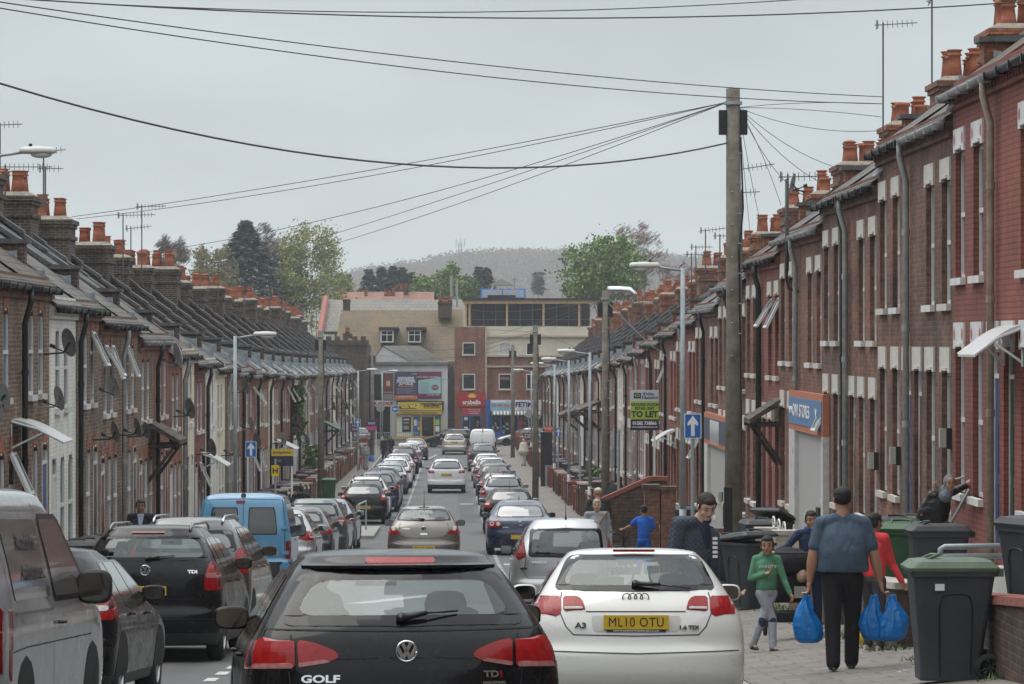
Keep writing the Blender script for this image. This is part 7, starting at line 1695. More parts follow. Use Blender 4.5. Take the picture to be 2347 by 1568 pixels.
plant(-6.95,158,-4.2,.3,1.6,2.2,900,'green climbing plant on the left wall behind the small dishes',.13,2,'climbing_plant'); plant(-6.5,163,ground_at(-6.5,163)+.6,.5,1.2,1.6,700,'leafy green shrub in the left garden behind the telegraph pole',.12,3); plant(5.6,138,ground_at(5.6,138)+.5,.4,.8,1.0,400,'small green shrub in the right garden by white ornaments',.1,4)
rg=random.Random(8); b=MB()
for i in range(3400):
    y=rg.uniform(29,60) if rg.random()<.6 else rg.uniform(60,250); s=1 if y<60 or rg.random()<.5 else -1; x=(4.72+rg.gauss(0,.09)) if s>0 else -5.9+rg.gauss(0,.08)
    if y<46 and math.sin(y*1.7)<.0: continue
    z=ground_at(x,y); h=rg.uniform(.02,.08); a=rg.uniform(0,PI); w_=.01; b.mat(rg.choice(IVY)); b.poly([(x-w_*math.cos(a),y-w_*math.sin(a),z),(x+w_*math.cos(a),y+w_*math.sin(a),z),(x+rg.gauss(0,.03),y+rg.gauss(0,.03),z+h)])
tag(b.obj('weeds',fixn=False),'thin green weeds along the foot of the garden walls','weeds',kind='stuff')
# raised front gardens
b=MB().mat(CONC)
for a,c in zip(ys,ys[1:]):
    if a<33: continue
    dzz=.42 if a<70 else .2; b.poly([(5.25,a,gz(a)+dzz),(7.2,a,gz(a)+dzz+.05),(7.2,c,gz(c)+dzz+.05),(5.25,c,gz(c)+dzz)]); b.poly([(5.25,a,gz(a)+dzz),(5.25,c,gz(c)+dzz),(5.25,c,gz(c)-.1),(5.25,a,gz(a)-.1)])
struct(b.obj('front_garden_ground',fixn=False))
rg=random.Random(4); b=MB().mat(SIGNW)
for i in range(26):
    x,y=rg.uniform(4.2,4.75),rg.uniform(29,42); z=ground_at(x,y)+.004; s_=rg.uniform(.008,.018); a=rg.uniform(0,PI); b.box(x-s_,x+s_,y-s_*.5,y+s_*.5,z,z+.008)
tag(b.obj('litter'),'white scraps of litter scattered at the foot of the right wall','litter',kind='stuff')
# ---------------------------------------------------------------- people
def skin(n,c): return mat('skin '+n,c,.55,var=.08,scale=9)
SK1=skin('tan',(.36,.19,.12)); SK2=skin('light',(.50,.32,.24)); SK3=skin('brown',(.24,.12,.075))
def cloth(n,c,b=.9):
    new='cloth '+n not in MATS; m=mat('cloth '+n,c,.9,var=.22,scale=6,bump=b or .001,bscale=7)
    if new and b:
        nd,l=nodes_of(m); nb=[x for x in nd if x.type=='TEX_NOISE' and abs(x.inputs['Scale'].default_value-7)<.01][0]; nb.inputs['Distortion'].default_value=1.2
        mp=nd.new('ShaderNodeMapping'); mp.inputs['Scale'].default_value=(1,1,.45); mp.inputs['Rotation'].default_value=(.3,.4,0); tc=[x for x in nd if x.type=='TEX_COORD'][0]; l.new(tc.outputs['Object'],mp.inputs[0]); l.new(mp.outputs[0],nb.inputs['Vector'])
        [x for x in nd if x.type=='BUMP'][0].inputs['Distance'].default_value=.035
    return m
def blob(parts,vox,m,name,parent,smooth=3,loc=(0,0,0)):
    b=MB()
    for p in parts:
        if p[0]=='c':
            A,B_=Vector(p[1]),Vector(p[2]); r1,r2=p[3],p[4]; d=B_-A; L=d.length
            if L<1e-6: L=1e-6; d=Vector((0,0,1e-6))
            d=d/L; u=d.orthogonal().normalized(); v=d.cross(u); rings=[]; n=12
            for k in range(5):
                a=PI/2*(1-k/4*.98); rings.append((-math.sin(a)*r1,math.cos(a)*r1))
            for k in range(5):
                a=PI/2*(k/4*.98+.02); rings.append((L+math.sin(a)*r2,math.cos(a)*r2))
            b.loft([[A+d*t+(u*math.cos(2*PI*q/n)+v*math.sin(2*PI*q/n))*max(r,1e-4) for q in range(n)] for t,r in rings])
        elif p[0]=='l': b.loft(p[1])
        else:
            c,r=p[1],p[2]; ang=p[3] if len(p)>3 else 0; tilt=p[4] if len(p)>4 else 0
            s0=len(b.v); b.ball((0,0,0),r,14,9); M=Matrix.Rotation(-ang,4,'Z')@Matrix.Rotation(tilt,4,'X')
            for i in range(s0,len(b.v)): b.v[i]=M@b.v[i]+Vector(c)
    b.mat(m); me=b.mesh('tmp'); o=bpy.data.objects.new('tmp',me); sc.collection.objects.link(o)
    r=o.modifiers.new('r','REMESH'); r.mode='VOXEL'; r.voxel_size=vox; r.use_smooth_shade=True
    if smooth: q=o.modifiers.new('s','SMOOTH'); q.iterations=smooth; q.factor=.5
    dg=bpy.context.evaluated_depsgraph_get(); m2=bpy.data.meshes.new_from_object(o.evaluated_get(dg)); bpy.data.objects.remove(o)
    m2.materials.clear(); m2.materials.append(m); m2.name=name
    return place(bpy.data.objects.new(name,m2),parent,loc)
def hand(W,E,H,curl,parts,side,fd):
    """palm and five bent fingers continuing the forearm"""
    d=(W-E).normalized(); ac=Vector((fd.y,-fd.x,0)); k=H/1.75
    fw=fd.copy(); fw=(fw-d*fw.dot(d)); fw=fw.normalized() if fw.length>.1 else d.orthogonal().normalized(); pn=d.cross(fw).normalized()*side
    P=W+d*.085*k; parts+= [('c',W,W+d*.03*k,.024*k,.026*k)]
    for j,(off,L) in enumerate(((-.030,.070),(-.010,.080),(.011,.076),(.030,.060))):
        base=P-fw*off*k; parts.append(('c',W+d*.02*k-fw*off*.6*k,base,.017*k,.0125*k))
        a=base+(d*math.cos(curl*.5)+pn*math.sin(curl*.5))*L*.5*k; c=a+(d*math.cos(curl*1.5)+pn*math.sin(curl*1.5))*L*.5*k
        parts+=[('c',base,a,.0105*k,.0095*k),('c',a,c,.0095*k,.0078*k)]
    t0=W+d*.03*k+fw*.022*k; t1=t0+(d*.7+fw*.7).normalized()*.042*k; t2=t1+(d*.9+fw*.1+pn*.5).normalized()*.032*k
    parts+=[('c',t0,t1,.0145*k,.012*k),('c',t1,t2,.012*k,.009*k)]
def person(label,X,Y,z,H,face,J={},sk=SK1,top=None,bot=None,shoe=None,hair=None,sleeve='long',girth=1.0,hairc=(.012,.010,.009),vox=.012,hairk='short',headtilt=(0,0),facing=None,legs=True,skirt=None,near=False,group=None,shoulder=1.0,hs=1.0,pitch=.08):
    o=empty('person',(X,Y,z),label,'person',group)
    D=dict(neck=(0,0,.845),head=(0,.012,.920),sl=(-.108*shoulder,0,.815),sr=(.108*shoulder,0,.815),el=(-.145*shoulder,0,.63),er=(.145*shoulder,0,.63),wl=(-.15*shoulder,.03,.48),wr=(.15*shoulder,.03,.48),hl=(-.05,0,.50),hr=(.05,0,.50),kl=(-.055,.01,.275),kr=(.055,.01,.275),al=(-.06,0,.042),ar=(.06,0,.042),chest=(0,0,.72),belly=(0,0,.605))
    fd=Vector((math.sin(face),math.cos(face),0)); hf=Vector((math.sin(facing if facing is not None else face),math.cos(facing if facing is not None else face),0)); rt=Vector((fd.y,-fd.x,0))
    P={}
    for k,v in D.items(): P[k]=(rt*v[0]+fd*v[1]+Vector((0,0,v[2])))*H
    for k,v in J.items(): P[k]=Vector(v)*H      # overrides are already in street axes
    g=girth; fa=math.atan2(fd.x,fd.y); ha=math.atan2(hf.x,hf.y)
    R=lambda a:a*H
    hd=P['head']; hrt=Vector((hf.y,-hf.x,0)); up=Vector((0,0,1)); Q=lambda a:a*H*hs
    hh0=hf; hf=(hh0*math.cos(pitch)-up*math.sin(pitch)); uh=(up*math.cos(pitch)+hh0*math.sin(pitch))
    body=[('c',P['chest'],P['neck'],R(.05),R(.034)),('c',P['neck']-up*R(.02),hd-uh*Q(.02),R(.034),Q(.033)),('c',P['neck']-up*R(.015),P['sl'],R(.026),R(.026)),('c',P['neck']-up*R(.015),P['sr'],R(.026),R(.026)),
      ('e',hd+uh*Q(.014),(Q(.044),Q(.055),Q(.054)),ha,-pitch),('e',hd-uh*Q(.022)+hf*Q(.012),(Q(.037),Q(.040),Q(.044)),ha,-pitch),
      ('c',hd+hf*Q(.050)+uh*Q(.004),hd+hf*Q(.058)-uh*Q(.014),Q(.0055),Q(.0075)),('e',hd+hf*Q(.034)-uh*Q(.052),(Q(.017),Q(.014),Q(.014)),ha,-pitch)]
    for s_ in (-1,1): body+=[('e',hd+hrt*s_*Q(.045)-uh*Q(.006),(Q(.007),Q(.012),Q(.017)),ha,-pitch),('e',hd+hrt*s_*Q(.024)+hf*Q(.034)-uh*Q(.018),(Q(.014),Q(.014),Q(.014)),ha,-pitch)]
    for a,b_,c in (('sl','el','wl'),('sr','er','wr')):
        gk=.5+.5*g
        body+=[('c',P[a],P[b_],R(.026*gk),R(.023*gk)),('c',P[b_],P[b_].lerp(P[c],.35),R(.023*gk),R(.024*gk)),('c',P[b_].lerp(P[c],.35),P[c],R(.024*gk),R(.0155))]
        hand(P[c],P[b_],H,1.1,body,1 if a=='sr' else -1,fd)
    body+=[('e',P['chest'],(R(.08),R(.05),R(.1)),fa),('e',P['belly'],(R(.07),R(.045),R(.1)),fa),('e',(P['hl']+P['hr'])/2,(R(.06),R(.04),R(.04)),fa)]
    if legs:
        for a,b_,c in (('hl','kl','al'),('hr','kr','ar')): body+=[('c',P[a],P[b_],R(.038),R(.027)),('c',P[b_],P[c],R(.027),R(.019)),('c',P[c],P[c]+fd*R(.06)-up*R(.02),R(.02),R(.015))]
    bo=blob(body,vox*(.55 if near else .8),sk,'body',o,2)
    # face details
    em=mat('eye white',(.30,.27,.25),.4); ed=mat('eye dark',(.035,.02,.015),.4); lip=mat('lip',(.20,.085,.065),.6)
    for s_ in (-1,1):
        b=MB().mat(ed); b.smooth=True; c=hd+hrt*s_*Q(.018)+hf*Q(.0500)+uh*Q(.005); b.ball(c,(Q(.0062),Q(.0052),Q(.0026)),8,5); b.obj('eye',bo)  # dark flattened blob paints the skin shadow at the eye, no white
        b=MB().mat(mat('brow '+str(round(hairc[0],3)),hairc,.8)); b.tube([hd+hrt*s_*Q(.008)+hf*Q(.054)+uh*Q(.018),hd+hrt*s_*Q(.018)+hf*Q(.053)+uh*Q(.021),hd+hrt*s_*Q(.028)+hf*Q(.047)+uh*Q(.017)],Q(.0020),5); b.obj('eyebrow',bo)
    b=MB().mat(lip); b.smooth=True; b.ball(hd+hf*Q(.0485)-uh*Q(.032),(Q(.012),Q(.005),Q(.0045)),10,5); b.obj('mouth',bo)
    hm=mat('hair '+str(round(hairc[0],3)),hairc,.75,var=.3,scale=30,bump=.6,bscale=60)
    back=-hf; v2=vox*.6
    if hairk=='short':
        hp=[('e',hd+uh*Q(.026)+back*Q(.008),(Q(.0475),Q(.0555),Q(.047)),ha,-pitch),('e',hd+back*Q(.018)+uh*Q(.000),(Q(.0475),Q(.042),Q(.046)),ha,-pitch),('e',hd+hf*Q(.026)+uh*Q(.042),(Q(.030),Q(.026),Q(.022)),ha,-pitch)]
        for s_ in (-1,1): hp.append(('c',hd+hrt*s_*Q(.042)+uh*Q(.025)+hf*Q(.016),hd+hrt*s_*Q(.043)-uh*Q(.004)+hf*Q(.010),Q(.008),Q(.006)))
        blob(hp,v2,hm,'hair',o,1)
    if hairk=='cap': blob([('e',hd+uh*Q(.026)+back*Q(.006),(Q(.050),Q(.060),Q(.045)),ha,-pitch),('e',hd+back*Q(.020)+uh*Q(.006),(Q(.0485),Q(.043),Q(.040)),ha,-pitch)],v2,hm,'cap',o,1)
    if hairk=='skullcap':
        blob([('e',hd+uh*Q(.034),(Q(.0465),Q(.057),Q(.036)),ha,-pitch)],v2,cloth('cream',(.55,.52,.45)),'cap',o,1)
    if hairk=='hijab': blob([('e',hd+uh*Q(.012)+back*Q(.014),(Q(.055),Q(.060),Q(.066)),ha,-pitch),('c',hd-uh*Q(.055)+hf*Q(.004),P['neck']-up*R(.04)+hf*R(.03),Q(.036),R(.060)),('c',hd-uh*Q(.03)+back*Q(.02),P['neck']-up*R(.03)+back*R(.02),Q(.048),R(.070))],v2,hair,'headscarf',o,1)
    if top:
        sh=[]
        c0,b0=P['chest'],P['belly']; hp=b0-up*R(.075)
        sx=shoulder
        rr=[]
        for q_ in range(15):
            t=q_/14; c=hp.lerp(c0+up*R(.085),t)
            wd=interp([(0,.094*g),(.12,.095*g),(.40,.094*g),(.72,.098*(.45+.55*g)),(.88,.100*sx),(1,.06*sx)],t); dp=interp([(0,.062*g),(.12,.068*g),(.42,.072*g),(.75,.068*(.5+.5*g)),(.92,.052),(1,.034)],t)
            rr.append([c+rt*R(wd)*math.copysign(abs(math.cos(a))**.85,math.cos(a))+fd*R(dp)*math.sin(a) for a in [2*PI*k/20 for k in range(20)]])
        sh.append(('l',rr))
        sh+=[('c',P['neck']-up*R(.025),P['sl'],R(.036),R(.037)),('c',P['neck']-up*R(.025),P['sr'],R(.036),R(.037)),('c',c0+up*R(.04),P['neck']-up*R(.02),R(.06),R(.037))]
        for a,b_,c in (('sl','el','wl'),('sr','er','wr')):
            if sleeve=='long': sh+=[('c',P[a],P[b_],R(.036),R(.030)),('c',P[b_],P[b_].lerp(P[c],.93),R(.030),R(.023))]
            else: sh+=[('c',P[a],P[a].lerp(P[b_],.72),R(.039),R(.040))]
        blob(sh,vox,top,'top',o,9)
    if bot:
        tr=[('e',(P['hl']+P['hr'])/2+up*R(.015),(R(.088*(.5+.5*g)),R(.066*(.5+.5*g)),R(.06)),fa)]
        if skirt: tr+=[('c',(P['hl']+P['hr'])/2,Vector(((P['al']+P['ar'])/2))+up*R(.05),R(.075),R(skirt))]
        for a,b_,c in (('hl','kl','al'),('hr','kr','ar')):
            tr+=[('c',P[a],P[b_],R(.056*(.6+.4*g)),R(.040*(.7+.3*g))),('c',P[b_],P[c],R(.040*(.7+.3*g)),R(.034*(.7+.3*g))),('c',P[b_]-up*R(.05)-rt*R(.02),P[b_]-up*R(.10)+rt*R(.025),R(.018),R(.012))]
        blob(tr,vox,bot,'trousers' if not skirt else 'skirt',o,6)
    if shoe:
        for a in ('al','ar'):
            A=P[a]; blob([('c',A-fd*R(.012)-up*R(.016),A+fd*R(.070)-up*R(.026),R(.024),R(.016)),('e',A+fd*R(.028)-up*R(.034),(R(.025),R(.076),R(.010)),fa)],vox*.8,shoe,'shoe',o,2)
    return o,P
def gp(px,d): return wx(px,d),d,ground_at(wx(px,d),d)
TEE=cloth('slate blue',(.060,.095,.135)); BLKTR=cloth('black trousers',(.010,.010,.012)); SHBLK=mat('black leather',(.01,.01,.01),.4)
# man with shopping bags, back to the camera
x,y,z=gp(1931,34.2)
man,P=person('stout man in slate blue T-shirt walking away carrying blue carrier bags',x,y,z+.005,1.82,0,J=dict(sl=(-.118,0,.792),sr=(.118,0,.792),el=(-.160,-.01,.62),er=(.170,-.01,.62),wl=(-.178,.0,.475),wr=(.205,.0,.475),al=(-.055,-.05,.042),kl=(-.055,-.01,.28),ar=(.060,.10,.042),kr=(.060,.06,.28)),sk=SK1,top=TEE,bot=BLKTR,shoe=SHBLK,sleeve='short',girth=1.5,shoulder=1.14,vox=.011,hairk='cap',near=True)
BAG=mat('blue carrier plastic',(.002,.155,.47),.35,var=.25,scale=5,bump=.9,bscale=16)
n_,l_=nodes_of(BAG); BAG.node_tree.nodes['Principled BSDF'].inputs['Subsurface Weight'].default_value=.1
def bag(X,Y,Z,w,h,label,seed):
    """hangs from its handles at (X,Y,Z)"""
    rg=random.Random(seed); o=empty('carrier_bag',(X,Y,Z-h),label,'bag','blue carrier bags'); b=MB().mat(BAG); b.smooth=True; n=40; rings=[]
    fold=[(rg.uniform(0,6.28),rg.randint(4,11),rg.uniform(.02,.06)) for _ in range(6)]
    for k in range(17):
        t=k/16; prof=interp([(0,.62),(.04,.88),(.16,1.0),(.34,.97),(.55,.74),(.74,.44),(.9,.2),(1.0,.07)],t)
        ring=[]
        for q in range(n):
            a=2*PI*q/n; r=prof*(1+sum(A*math.sin(f*a+ph+t*2.5) for ph,f,A in fold)*(1.2 if t>.3 else .6)); ring.append((w/2*r*math.cos(a)+.02*math.sin(t*5+seed),w*.33*r*math.sin(a),h*t-.0))
        rings.append(ring)
    b.loft(rings); b.obj('sack',o); b=MB().mat(BAG); 
    for g_ in (-1,1): b.prism([(g_*.005,-.02,h*.98),(g_*w*.14,-.02,h*.72),(g_*w*.24,-.02,h*.70),(g_*.03,-.02,h*1.01)],(0,.03,0))
    b.obj('handle',o); return o
H=1.82
for (g_,dx,w_,h_,sd,lb,dy) in ((-1,-.02,.29,.47,1,'blue carrier bag in the left hand of the man in the T-shirt',0),(1,-.07,.27,.45,2,'left one of two blue carrier bags in the right hand of the man',.03),(1,.10,.31,.45,5,'right one of two blue carrier bags in the right hand of the man',-.02)):
    W=P['wl' if g_<0 else 'wr']; bag(x+W.x+g_*.01+dx,y+W.y-.02+dy,z+W.z-.12,w_,h_,lb,sd)
# boy in the green hoodie
GRN=cloth('green hoodie',(.085,.23,.135)); GREYT=cloth('light grey joggers',(.30,.31,.36))
x,y=wx(1757,40),40; z=ground_at(x,y)
o,P=person('small boy in green hoodie and grey joggers walking towards the camera',x,y,z,1.32,PI-.45,J=dict(sl=(-.095,0,.80),sr=(.095,0,.80),el=(-.14,-.02,.63),wl=(-.02,-.10,.68),er=(.15,-.01,.62),wr=(.20,-.07,.50),kl=(-.045,-.05,.28),al=(-.12,-.0,.055),kr=(.045,-.05,.28),ar=(.045,-.10,.045)),sk=SK1,top=GRN,bot=GREYT,shoe=SHBLK,girth=1.0,vox=.009,hairk='short',near=True,facing=PI+.15,hs=1.22)
text_mb('lettering','VARSITY',.05,LINTELW,o,(0,-.115,1.32*.74),(PI/2,0,-.2),sx=1.1,ext=.001)
blob([('e',P['neck']-Vector((0,-.02,.01)),(.09,.07,.045),0)],.009,GRN,'hood',o,2)
b=MB().mat(cloth('navy patch',(.02,.03,.07))); b.smooth=True
for k in ('kl','kr'): 
    p=P[k]+Vector((0,-.012,-.02)); b.ball(p,(.05,.048,.07),10,6)
b.obj('knee_patch',o)
# boy in navy tracksuit with the pushchair
NVY=cloth('navy tracksuit',(.012,.022,.055)); x,y=wx(1858,43.5),43.5
o,P=person('boy in navy tracksuit pushing the black pushchair',x,y,ground_at(x,y),1.54,PI-.2,J=dict(sl=(-.105,0,.805),sr=(.095,0,.805),el=(-.20,-.06,.70),wl=(-.30,-.10,.665),er=(.13,-.04,.64),wr=(.06,-.10,.56)),sk=SK1,top=NVY,bot=NVY,shoe=SHBLK,vox=.010,near=True,facing=PI-.1,hs=1.08)
blob([('e',P['neck']+Vector((.03,.02,0)),(.12,.09,.05),0)],.01,cloth('royal blue lining',(.02,.06,.28)),'hood',o,2)
# pushchair
x,y=wx(1812,42.6),42.6; o=empty('pushchair',(x,y,ground_at(x,y)),'black pushchair held by the boy in navy','pushchair'); FAB=cloth('black pushchair fabric',(.012,.012,.014)); b=MB().mat(FAB); b.smooth=True
b.loft([[(-.22+.0,-.1,.45),(.22,-.1,.45),(.22,.3,.45),(-.22,.3,.45)],[(-.24,-.05,.8),(.24,-.05,.8),(.24,.38,.8),(-.24,.38,.8)],[(-.2,.0,1.0),(.2,.0,1.0),(.2,.34,1.0),(-.2,.34,1.0)]]); b.obj('seat',o)
b=MB().mat(FAB); b.smooth=True; b.ball((0,.12,.92),(.26,.28,.2),14,8); b.obj('canopy',o); b=MB().mat(FAB); b.box(-.2,.2,-.25,.12,.22,.34); b.obj('basket',o)
b=MB().mat(BLACK); 
for g_ in (-1,1): b.tube([(g_*.24,.45,.12),(g_*.24,.1,.55),(g_*.22,-.1,.98),(g_*.2,-.16,1.06)],.014,6); b.tube([(g_*.24,-.3,.12),(g_*.24,.1,.55)],.014,6)
b.tube([(-.2,-.16,1.06),(.2,-.16,1.06)],.018,6); b.obj('frame',o)
for g_ in (-1,1):
    for yy in (-.3,.45): 
        b=MB().mat(RUBBER); b.smooth=True; b.lathe([(.07,-.02),(.1,-.02),(.105,0),(.1,.02),(.07,.02)],(g_*.27,yy,.105),18,'x',cap=False); b.mat(GALV); b.lathe([(.02,-.015),(.02,.015)],(g_*.27,yy,.105),8,'x'); b.obj('wheel',o)
b=MB().mat(CONC); b.box(.02,.16,-.262,-.25,.52,.66); b.obj('tag',o)
b=MB().mat(SK2); b.smooth=True; b.ball((.13,-.05,.78),(.07,.08,.09),12,8); tag(b.obj('person',None,(x,y,ground_at(x,y))),'baby seen only as a head inside the black pushchair','person')
# child in coral top behind the man
COR=cloth('coral top',(.62,.045,.05)); x,y=wx(2003,37.6),37.6
o,P=person('child in bright coral top partly hidden behind the man with bags',x,y,ground_at(x,y),1.50,.9,J=dict(er=(.13,-.02,.62),wr=(.20,-.05,.49),el=(-.1,0,.63),wl=(-.12,.03,.5)),sk=SK3,top=COR,bot=cloth('dark grey leggings',(.04,.04,.045)),shoe=mat('pale trainer',(.38,.35,.30),.6),vox=.010,near=True)
b=MB().mat(mat('yellow ball',(.55,.42,.02),.5,var=.2)); b.smooth=True; b.ball((0,0,.11),.11,20,12); tag(b.obj('ball',None,(wx(1988,38.6),38.6,ground_at(wx(1988,38.6),38.6))),'yellow ball on the pavement behind the man with bags','ball')
# woman in hijab leaning from the doorstep
x,y=wx(2140,48.4),48.4; PUF=mat('black padded coat',(.008,.009,.012),.4,bump=1.0,bscale=14,var=.2)
o,P=person('woman in grey hijab and black padded coat leaning with one arm to the doorway',x,y,-3.25,1.62,PI+.2,J=dict(neck=(.08,-.12,.735),head=(.115,-.16,.80),sl=(-.03,-.08,.70),sr=(.16,-.03,.72),el=(-.10,-.06,.53),wl=(-.02,-.02,.44),er=(.28,-.02,.78),wr=(.39,.02,.84),chest=(.03,-.06,.62),belly=(-.02,.0,.54),hl=(-.08,.02,.46),hr=(.03,.02,.46),kl=(-.08,.0,.26),al=(-.08,.02,.045)),sk=SK1,top=PUF,bot=BLKTR,shoe=SHBLK,hair=cloth('grey hijab',(.13,.16,.19)),hairk='hijab',girth=1.5,vox=.011,near=True,facing=PI-.1)
b=MB().mat(mat('brown fur trim',(.22,.12,.06),.9,var=.4,scale=30)); rg=random.Random(2)
for i in range(160):
    p=P['neck']+Vector((-.13+rg.gauss(0,.025),-.0+rg.gauss(0,.03),.02+rg.gauss(0,.06))); q=p+Vector((rg.gauss(0,.04),rg.gauss(0,.04),rg.gauss(0,.04))); b.poly([p,p+Vector((.008,0,.004)),q])
b.obj('fur_trim',o,fixn=False)
# man in quilted jacket
x,y=wx(1606,32.8),32.8
def quilt():
    m=cloth('quilted navy grey',(.035,.045,.065),0); n,l=nodes_of(m); tc=n.new('ShaderNodeTexCoord'); mp=n.new('ShaderNodeMapping'); mp.inputs['Rotation'].default_value=(0,math.radians(45),0); l.new(tc.outputs['Object'],mp.inputs[0])
    w1=n.new('ShaderNodeTexWave'); w1.inputs['Scale'].default_value=9; w1.bands_direction='X'; w2=n.new('ShaderNodeTexWave'); w2.inputs['Scale'].default_value=9; w2.bands_direction='Z'
    l.new(mp.outputs[0],w1.inputs[0]); l.new(mp.outputs[0],w2.inputs[0]); mn=n.new('ShaderNodeMath'); mn.operation='MINIMUM'; l.new(w1.outputs['Fac'],mn.inputs[0]); l.new(w2.outputs['Fac'],mn.inputs[1])
    p=n.new('ShaderNodeMath'); p.operation='POWER'; p.inputs[1].default_value=.35; l.new(mn.outputs[0],p.inputs[0]); bp=n.new('ShaderNodeBump'); bp.inputs['Strength'].default_value=1; bp.inputs['Distance'].default_value=.006; l.new(p.outputs[0],bp.inputs['Height']); l.new(bp.outputs[0],n['Principled BSDF'].inputs['Normal']); return m
QUI=quilt()
o,P=person('tall dark haired man in quilted jacket looking down beyond the white hatchback',x,y,ground_at(2.9,y),1.88,PI-.35,J=dict(head=(.025,-.05,.905),neck=(0,-.01,.845),sl=(-.115,0,.82),el=(-.15,-.01,.63)),sk=SK2,top=QUI,bot=cloth('dark jeans',(.02,.025,.04)),shoe=SHBLK,girth=1.05,vox=.011,near=True,facing=PI-.3,hairc=(.02,.012,.009),hs=.97,pitch=.5)
blob([('e',P['chest']+Vector((.035,-.085,.03)),(.055,.05,.20),0),('e',P['belly']+Vector((.045,-.085,.02)),(.05,.05,.18),0)],.011,cloth('navy jumper',(.012,.018,.045)),'jumper',o,2)
b=MB().mat(LINTELW); 
for k in range(5): b.box(.10,.145,-.185,-.165,1.88*.74-.03*k*1.4,1.88*.74-.03*k*1.4+.025)
b.obj('jumper_print',o); blob([('c',P['neck']+Vector((-.07,.0,-.03)),P['neck']+Vector((-.05,-.05,-.02)),.03,.025),('c',P['neck']+Vector((-.07,.02,-.02)),P['neck']+Vector((.07,.03,-.02)),.035,.035),('c',P['neck']+Vector((.07,.0,-.03)),P['neck']+Vector((.06,-.05,-.03)),.03,.025)],.010,QUI,'collar',o,2)
# others on the right pavement
x,y,z=gp(1368,67); o,P=person('grey haired woman in grey sweater with a tan shoulder strap',x,y,z,1.72,PI,sk=SK2,top=cloth('pale grey sweater',(.26,.28,.29)),bot=BLKTR,shoe=SHBLK,girth=1.25,vox=.014,hairc=(.34,.29,.22),facing=PI)
b=MB().mat(mat('tan leather',(.25,.09,.04),.6)); b.tube([P['sl']+Vector((.02,-.07,.06)),P['chest']+Vector((.03,-.17,.0)),P['belly']+Vector((.15,-.15,-.02))],.018,5); b.obj('bag_strap',o)
x,y,z=gp(1371,78); person('man in cream skullcap and dark coat walking behind the grey haired woman',x,y,z,1.8,0,sk=SK1,top=cloth('dark olive coat',(.028,.03,.027)),bot=BLKTR,shoe=SHBLK,girth=1.3,vox=.015,hairk='skullcap')
x,y,z=gp(1476,61); RB=cloth('royal blue football shirt',(.015,.10,.42)); o,P=person('boy in royal blue football shirt on a bicycle',x,y,-4.10,1.26,-.5,J=dict(sl=(-.10,0,.79),sr=(.10,.02,.79),el=(-.18,.03,.70),wl=(-.27,.08,.66),er=(.14,.05,.64),wr=(.05,.12,.60),kl=(-.07,.10,.36),al=(-.06,.04,.12),kr=(.06,.05,.32),ar=(.06,0,.1)),sk=SK3,top=RB,bot=RB,shoe=SHBLK,sleeve='short',vox=.012)
bo=empty('bicycle',(x-.2,y+.2,-4.33),'small bicycle under the boy in the blue shirt','bicycle'); b=MB().mat(BLACK); b.tube([(-.12,0,1.02),(-.17,.02,.85),(-.12,0,.8),(-.06,0,1.0)],.014,5); b.tube([(-.38,.1,1.0),(-.3,0,.98),(-.12,0,.92),(.05,-.1,.98),(.12,-.1,1.0)],.014,5); b.tube([(-.14,0,.9),(-.2,0,.3)],.018,6); b.tube([(-.15,0,.75),(.25,0,.45),(.3,0,.8)],.016,6); b.obj('frame',bo)
for xx in (-.22,.55): b=MB().mat(RUBBER); b.tube([(xx+.25*math.cos(a),0,.27+.25*math.sin(a)) for a in [2*PI*k/20 for k in range(21)]],.02,6); b.obj('wheel',bo)
x,y=wx(1408,104),104; person('person in dark green coat bending over the bins behind the second telegraph pole',x,y,ground_at(x,y)+.1,1.75,.3,J=dict(neck=(.05,.0,.8),head=(.09,0,.87)),sk=SK3,top=cloth('dark green coat',(.018,.025,.02)),bot=BLKTR,shoe=SHBLK,vox=.018,girth=1.4)
x,y,z=gp(1200,208); WHT=cloth('cream shawl',(.50,.47,.40)); o,P=person('woman wrapped in cream shawl and white dress walking away on the right pavement',x,y,z,1.62,0,sk=SK3,top=WHT,bot=cloth('white dress',(.5,.5,.5)),shoe=SHBLK,vox=.02,girth=1.5,skirt=.10,hair=cloth('pale scarf',(.42,.38,.38)),hairk='hijab'); blob([('c',P['chest']+Vector((0,0,.08)),P['belly']-Vector((0,0,.10)),.20,.33)],.025,WHT,'shawl',o,3)
# left pavement
x,y=wx(323,61.8),61.8; person('dark haired man in dark jacket and striped shirt behind the black people carrier',x,y,ground_at(x,y),1.77,PI+.2,sk=SK3,top=cloth('dark jacket',(.012,.014,.02)),bot=BLKTR,shoe=SHBLK,vox=.013,girth=1.15,near=True,facing=PI-.1); b=MB().mat(cloth('pale striped shirt',(.35,.42,.52))); b.prism([(-.05,-.16,0),(.07,-.16,0),(.03,-.18,-.22),(-.02,-.18,-.22)],(0,.02,0)); tag_=b.obj('shirt_front',[o for o in col.objects if o.name.startswith('person')][-1],(0,0,1.50))
x,y=wx(690,106),106; person('man in black hooded coat walking away on the left beyond the blue van',x,y,gz(y),1.80,0,sk=SK3,top=cloth('charcoal coat',(.022,.022,.026)),bot=BLKTR,shoe=SHBLK,vox=.016,girth=1.5,shoulder=1.15); blob([('e',(0,-.06,1.80*.83),(.13,.10,.10),0)],.016,cloth('charcoal coat',(.022,.022,.026)),'hood',[o for o in col.objects if o.name.startswith('person')][-1],2)
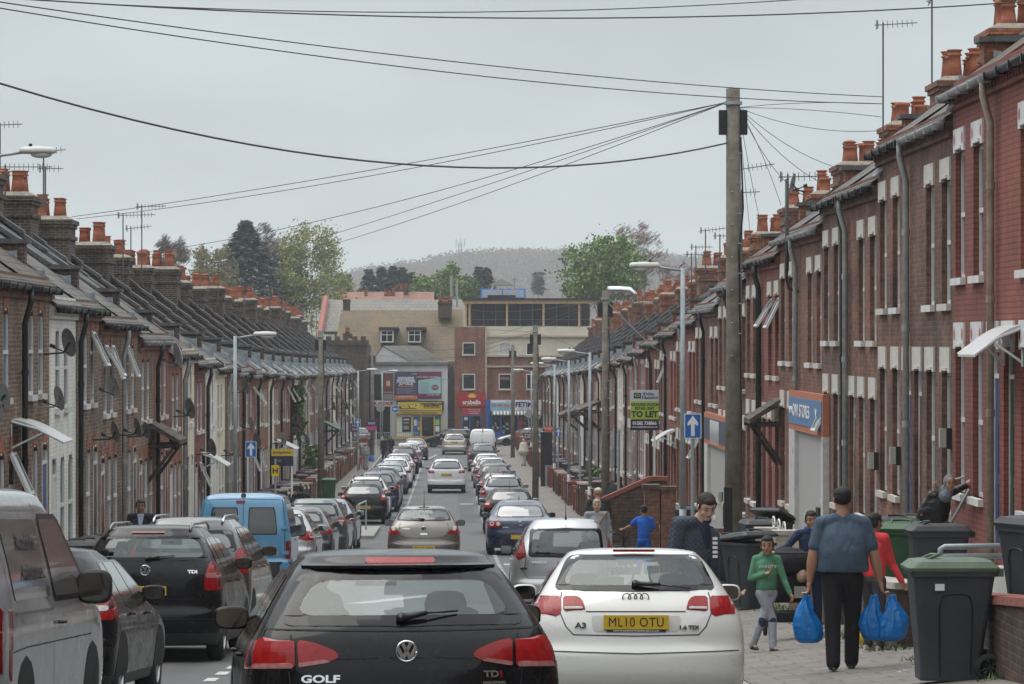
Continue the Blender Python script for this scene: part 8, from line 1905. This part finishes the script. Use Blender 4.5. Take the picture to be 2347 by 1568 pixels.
for px,lb,hk in ((881,'person in black walking a bicycle on the far left pavement','cap'),(895,'woman in black headscarf on the far left pavement','hijab')):
    x,y,z=gp(px,226 if hk=='cap' else 228); person(lb,x,y,z,1.72,PI,sk=SK1,top=cloth('plain black',(.008,.008,.01)),bot=BLKTR,shoe=SHBLK,vox=.022,girth=1.4,skirt=None if hk=='cap' else .11,hair=cloth('plain black',(.008,.008,.01)),hairk=hk)
x,y,z=gp(884,225); bo=empty('bicycle',(x,y,z),'bicycle wheeled by the person in black on the far left pavement','bicycle'); b=MB().mat(BLACK); b.tube([(0,-.4,.3),(0,.1,.8),(0,.4,.3),(0,0,.3),(0,-.4,.3)],.02,5); b.tube([(-.25,-.35,.95),(.25,-.35,.95)],.015,5); b.obj('frame',bo)
for yy in (-.45,.5): b=MB().mat(RUBBER); b.tube([(0,yy+.3*math.cos(a),.32+.3*math.sin(a)) for a in [2*PI*k/18 for k in range(19)]],.02,5); b.obj('wheel',bo)
PATN=mat('black and white print',(.45,.45,.45),.9,dirt=(.05,.05,.055),scale=14); x,y,z=gp(838,205); person('woman in black and white patterned dress and pale headscarf, far left pavement',x,y,z,1.6,PI,sk=SK3,top=PATN,bot=PATN,shoe=SHBLK,vox=.02,girth=1.4,skirt=.12,hair=cloth('pale scarf',(.42,.38,.38)),hairk='hijab')
bag(x+.36,y,z+.95,.32,.45,'blue carrier bag held by the woman in the patterned dress',9); x2,y2,z2=gp(827,206); person('small child in pink beside the woman in the patterned dress',x2,y2,z2,1.0,PI,sk=SK3,top=cloth('pink',(.5,.12,.2)),bot=cloth('pink',(.5,.12,.2)),shoe=SHBLK,vox=.018)
x,y=bx(1095),279.2; person('man in black standing in the blue lounge doorway with a hand raised to his face',x,y,G0,1.75,PI-.5,J=dict(er=(-.02,-.12,.66),wr=(-.01,-.10,.86)),sk=SK1,top=cloth('plain black',(.008,.008,.01)),bot=BLKTR,shoe=SHBLK,vox=.02,girth=1.3)
x,y=bx(1208,270),275.5; person('person in black top and white trousers by the shop at the right junction',x,y,gz(275)+.12,1.75,PI,sk=SK3,top=cloth('plain black',(.008,.008,.01)),bot=cloth('white dress',(.5,.5,.5)),shoe=SHBLK,vox=.022)
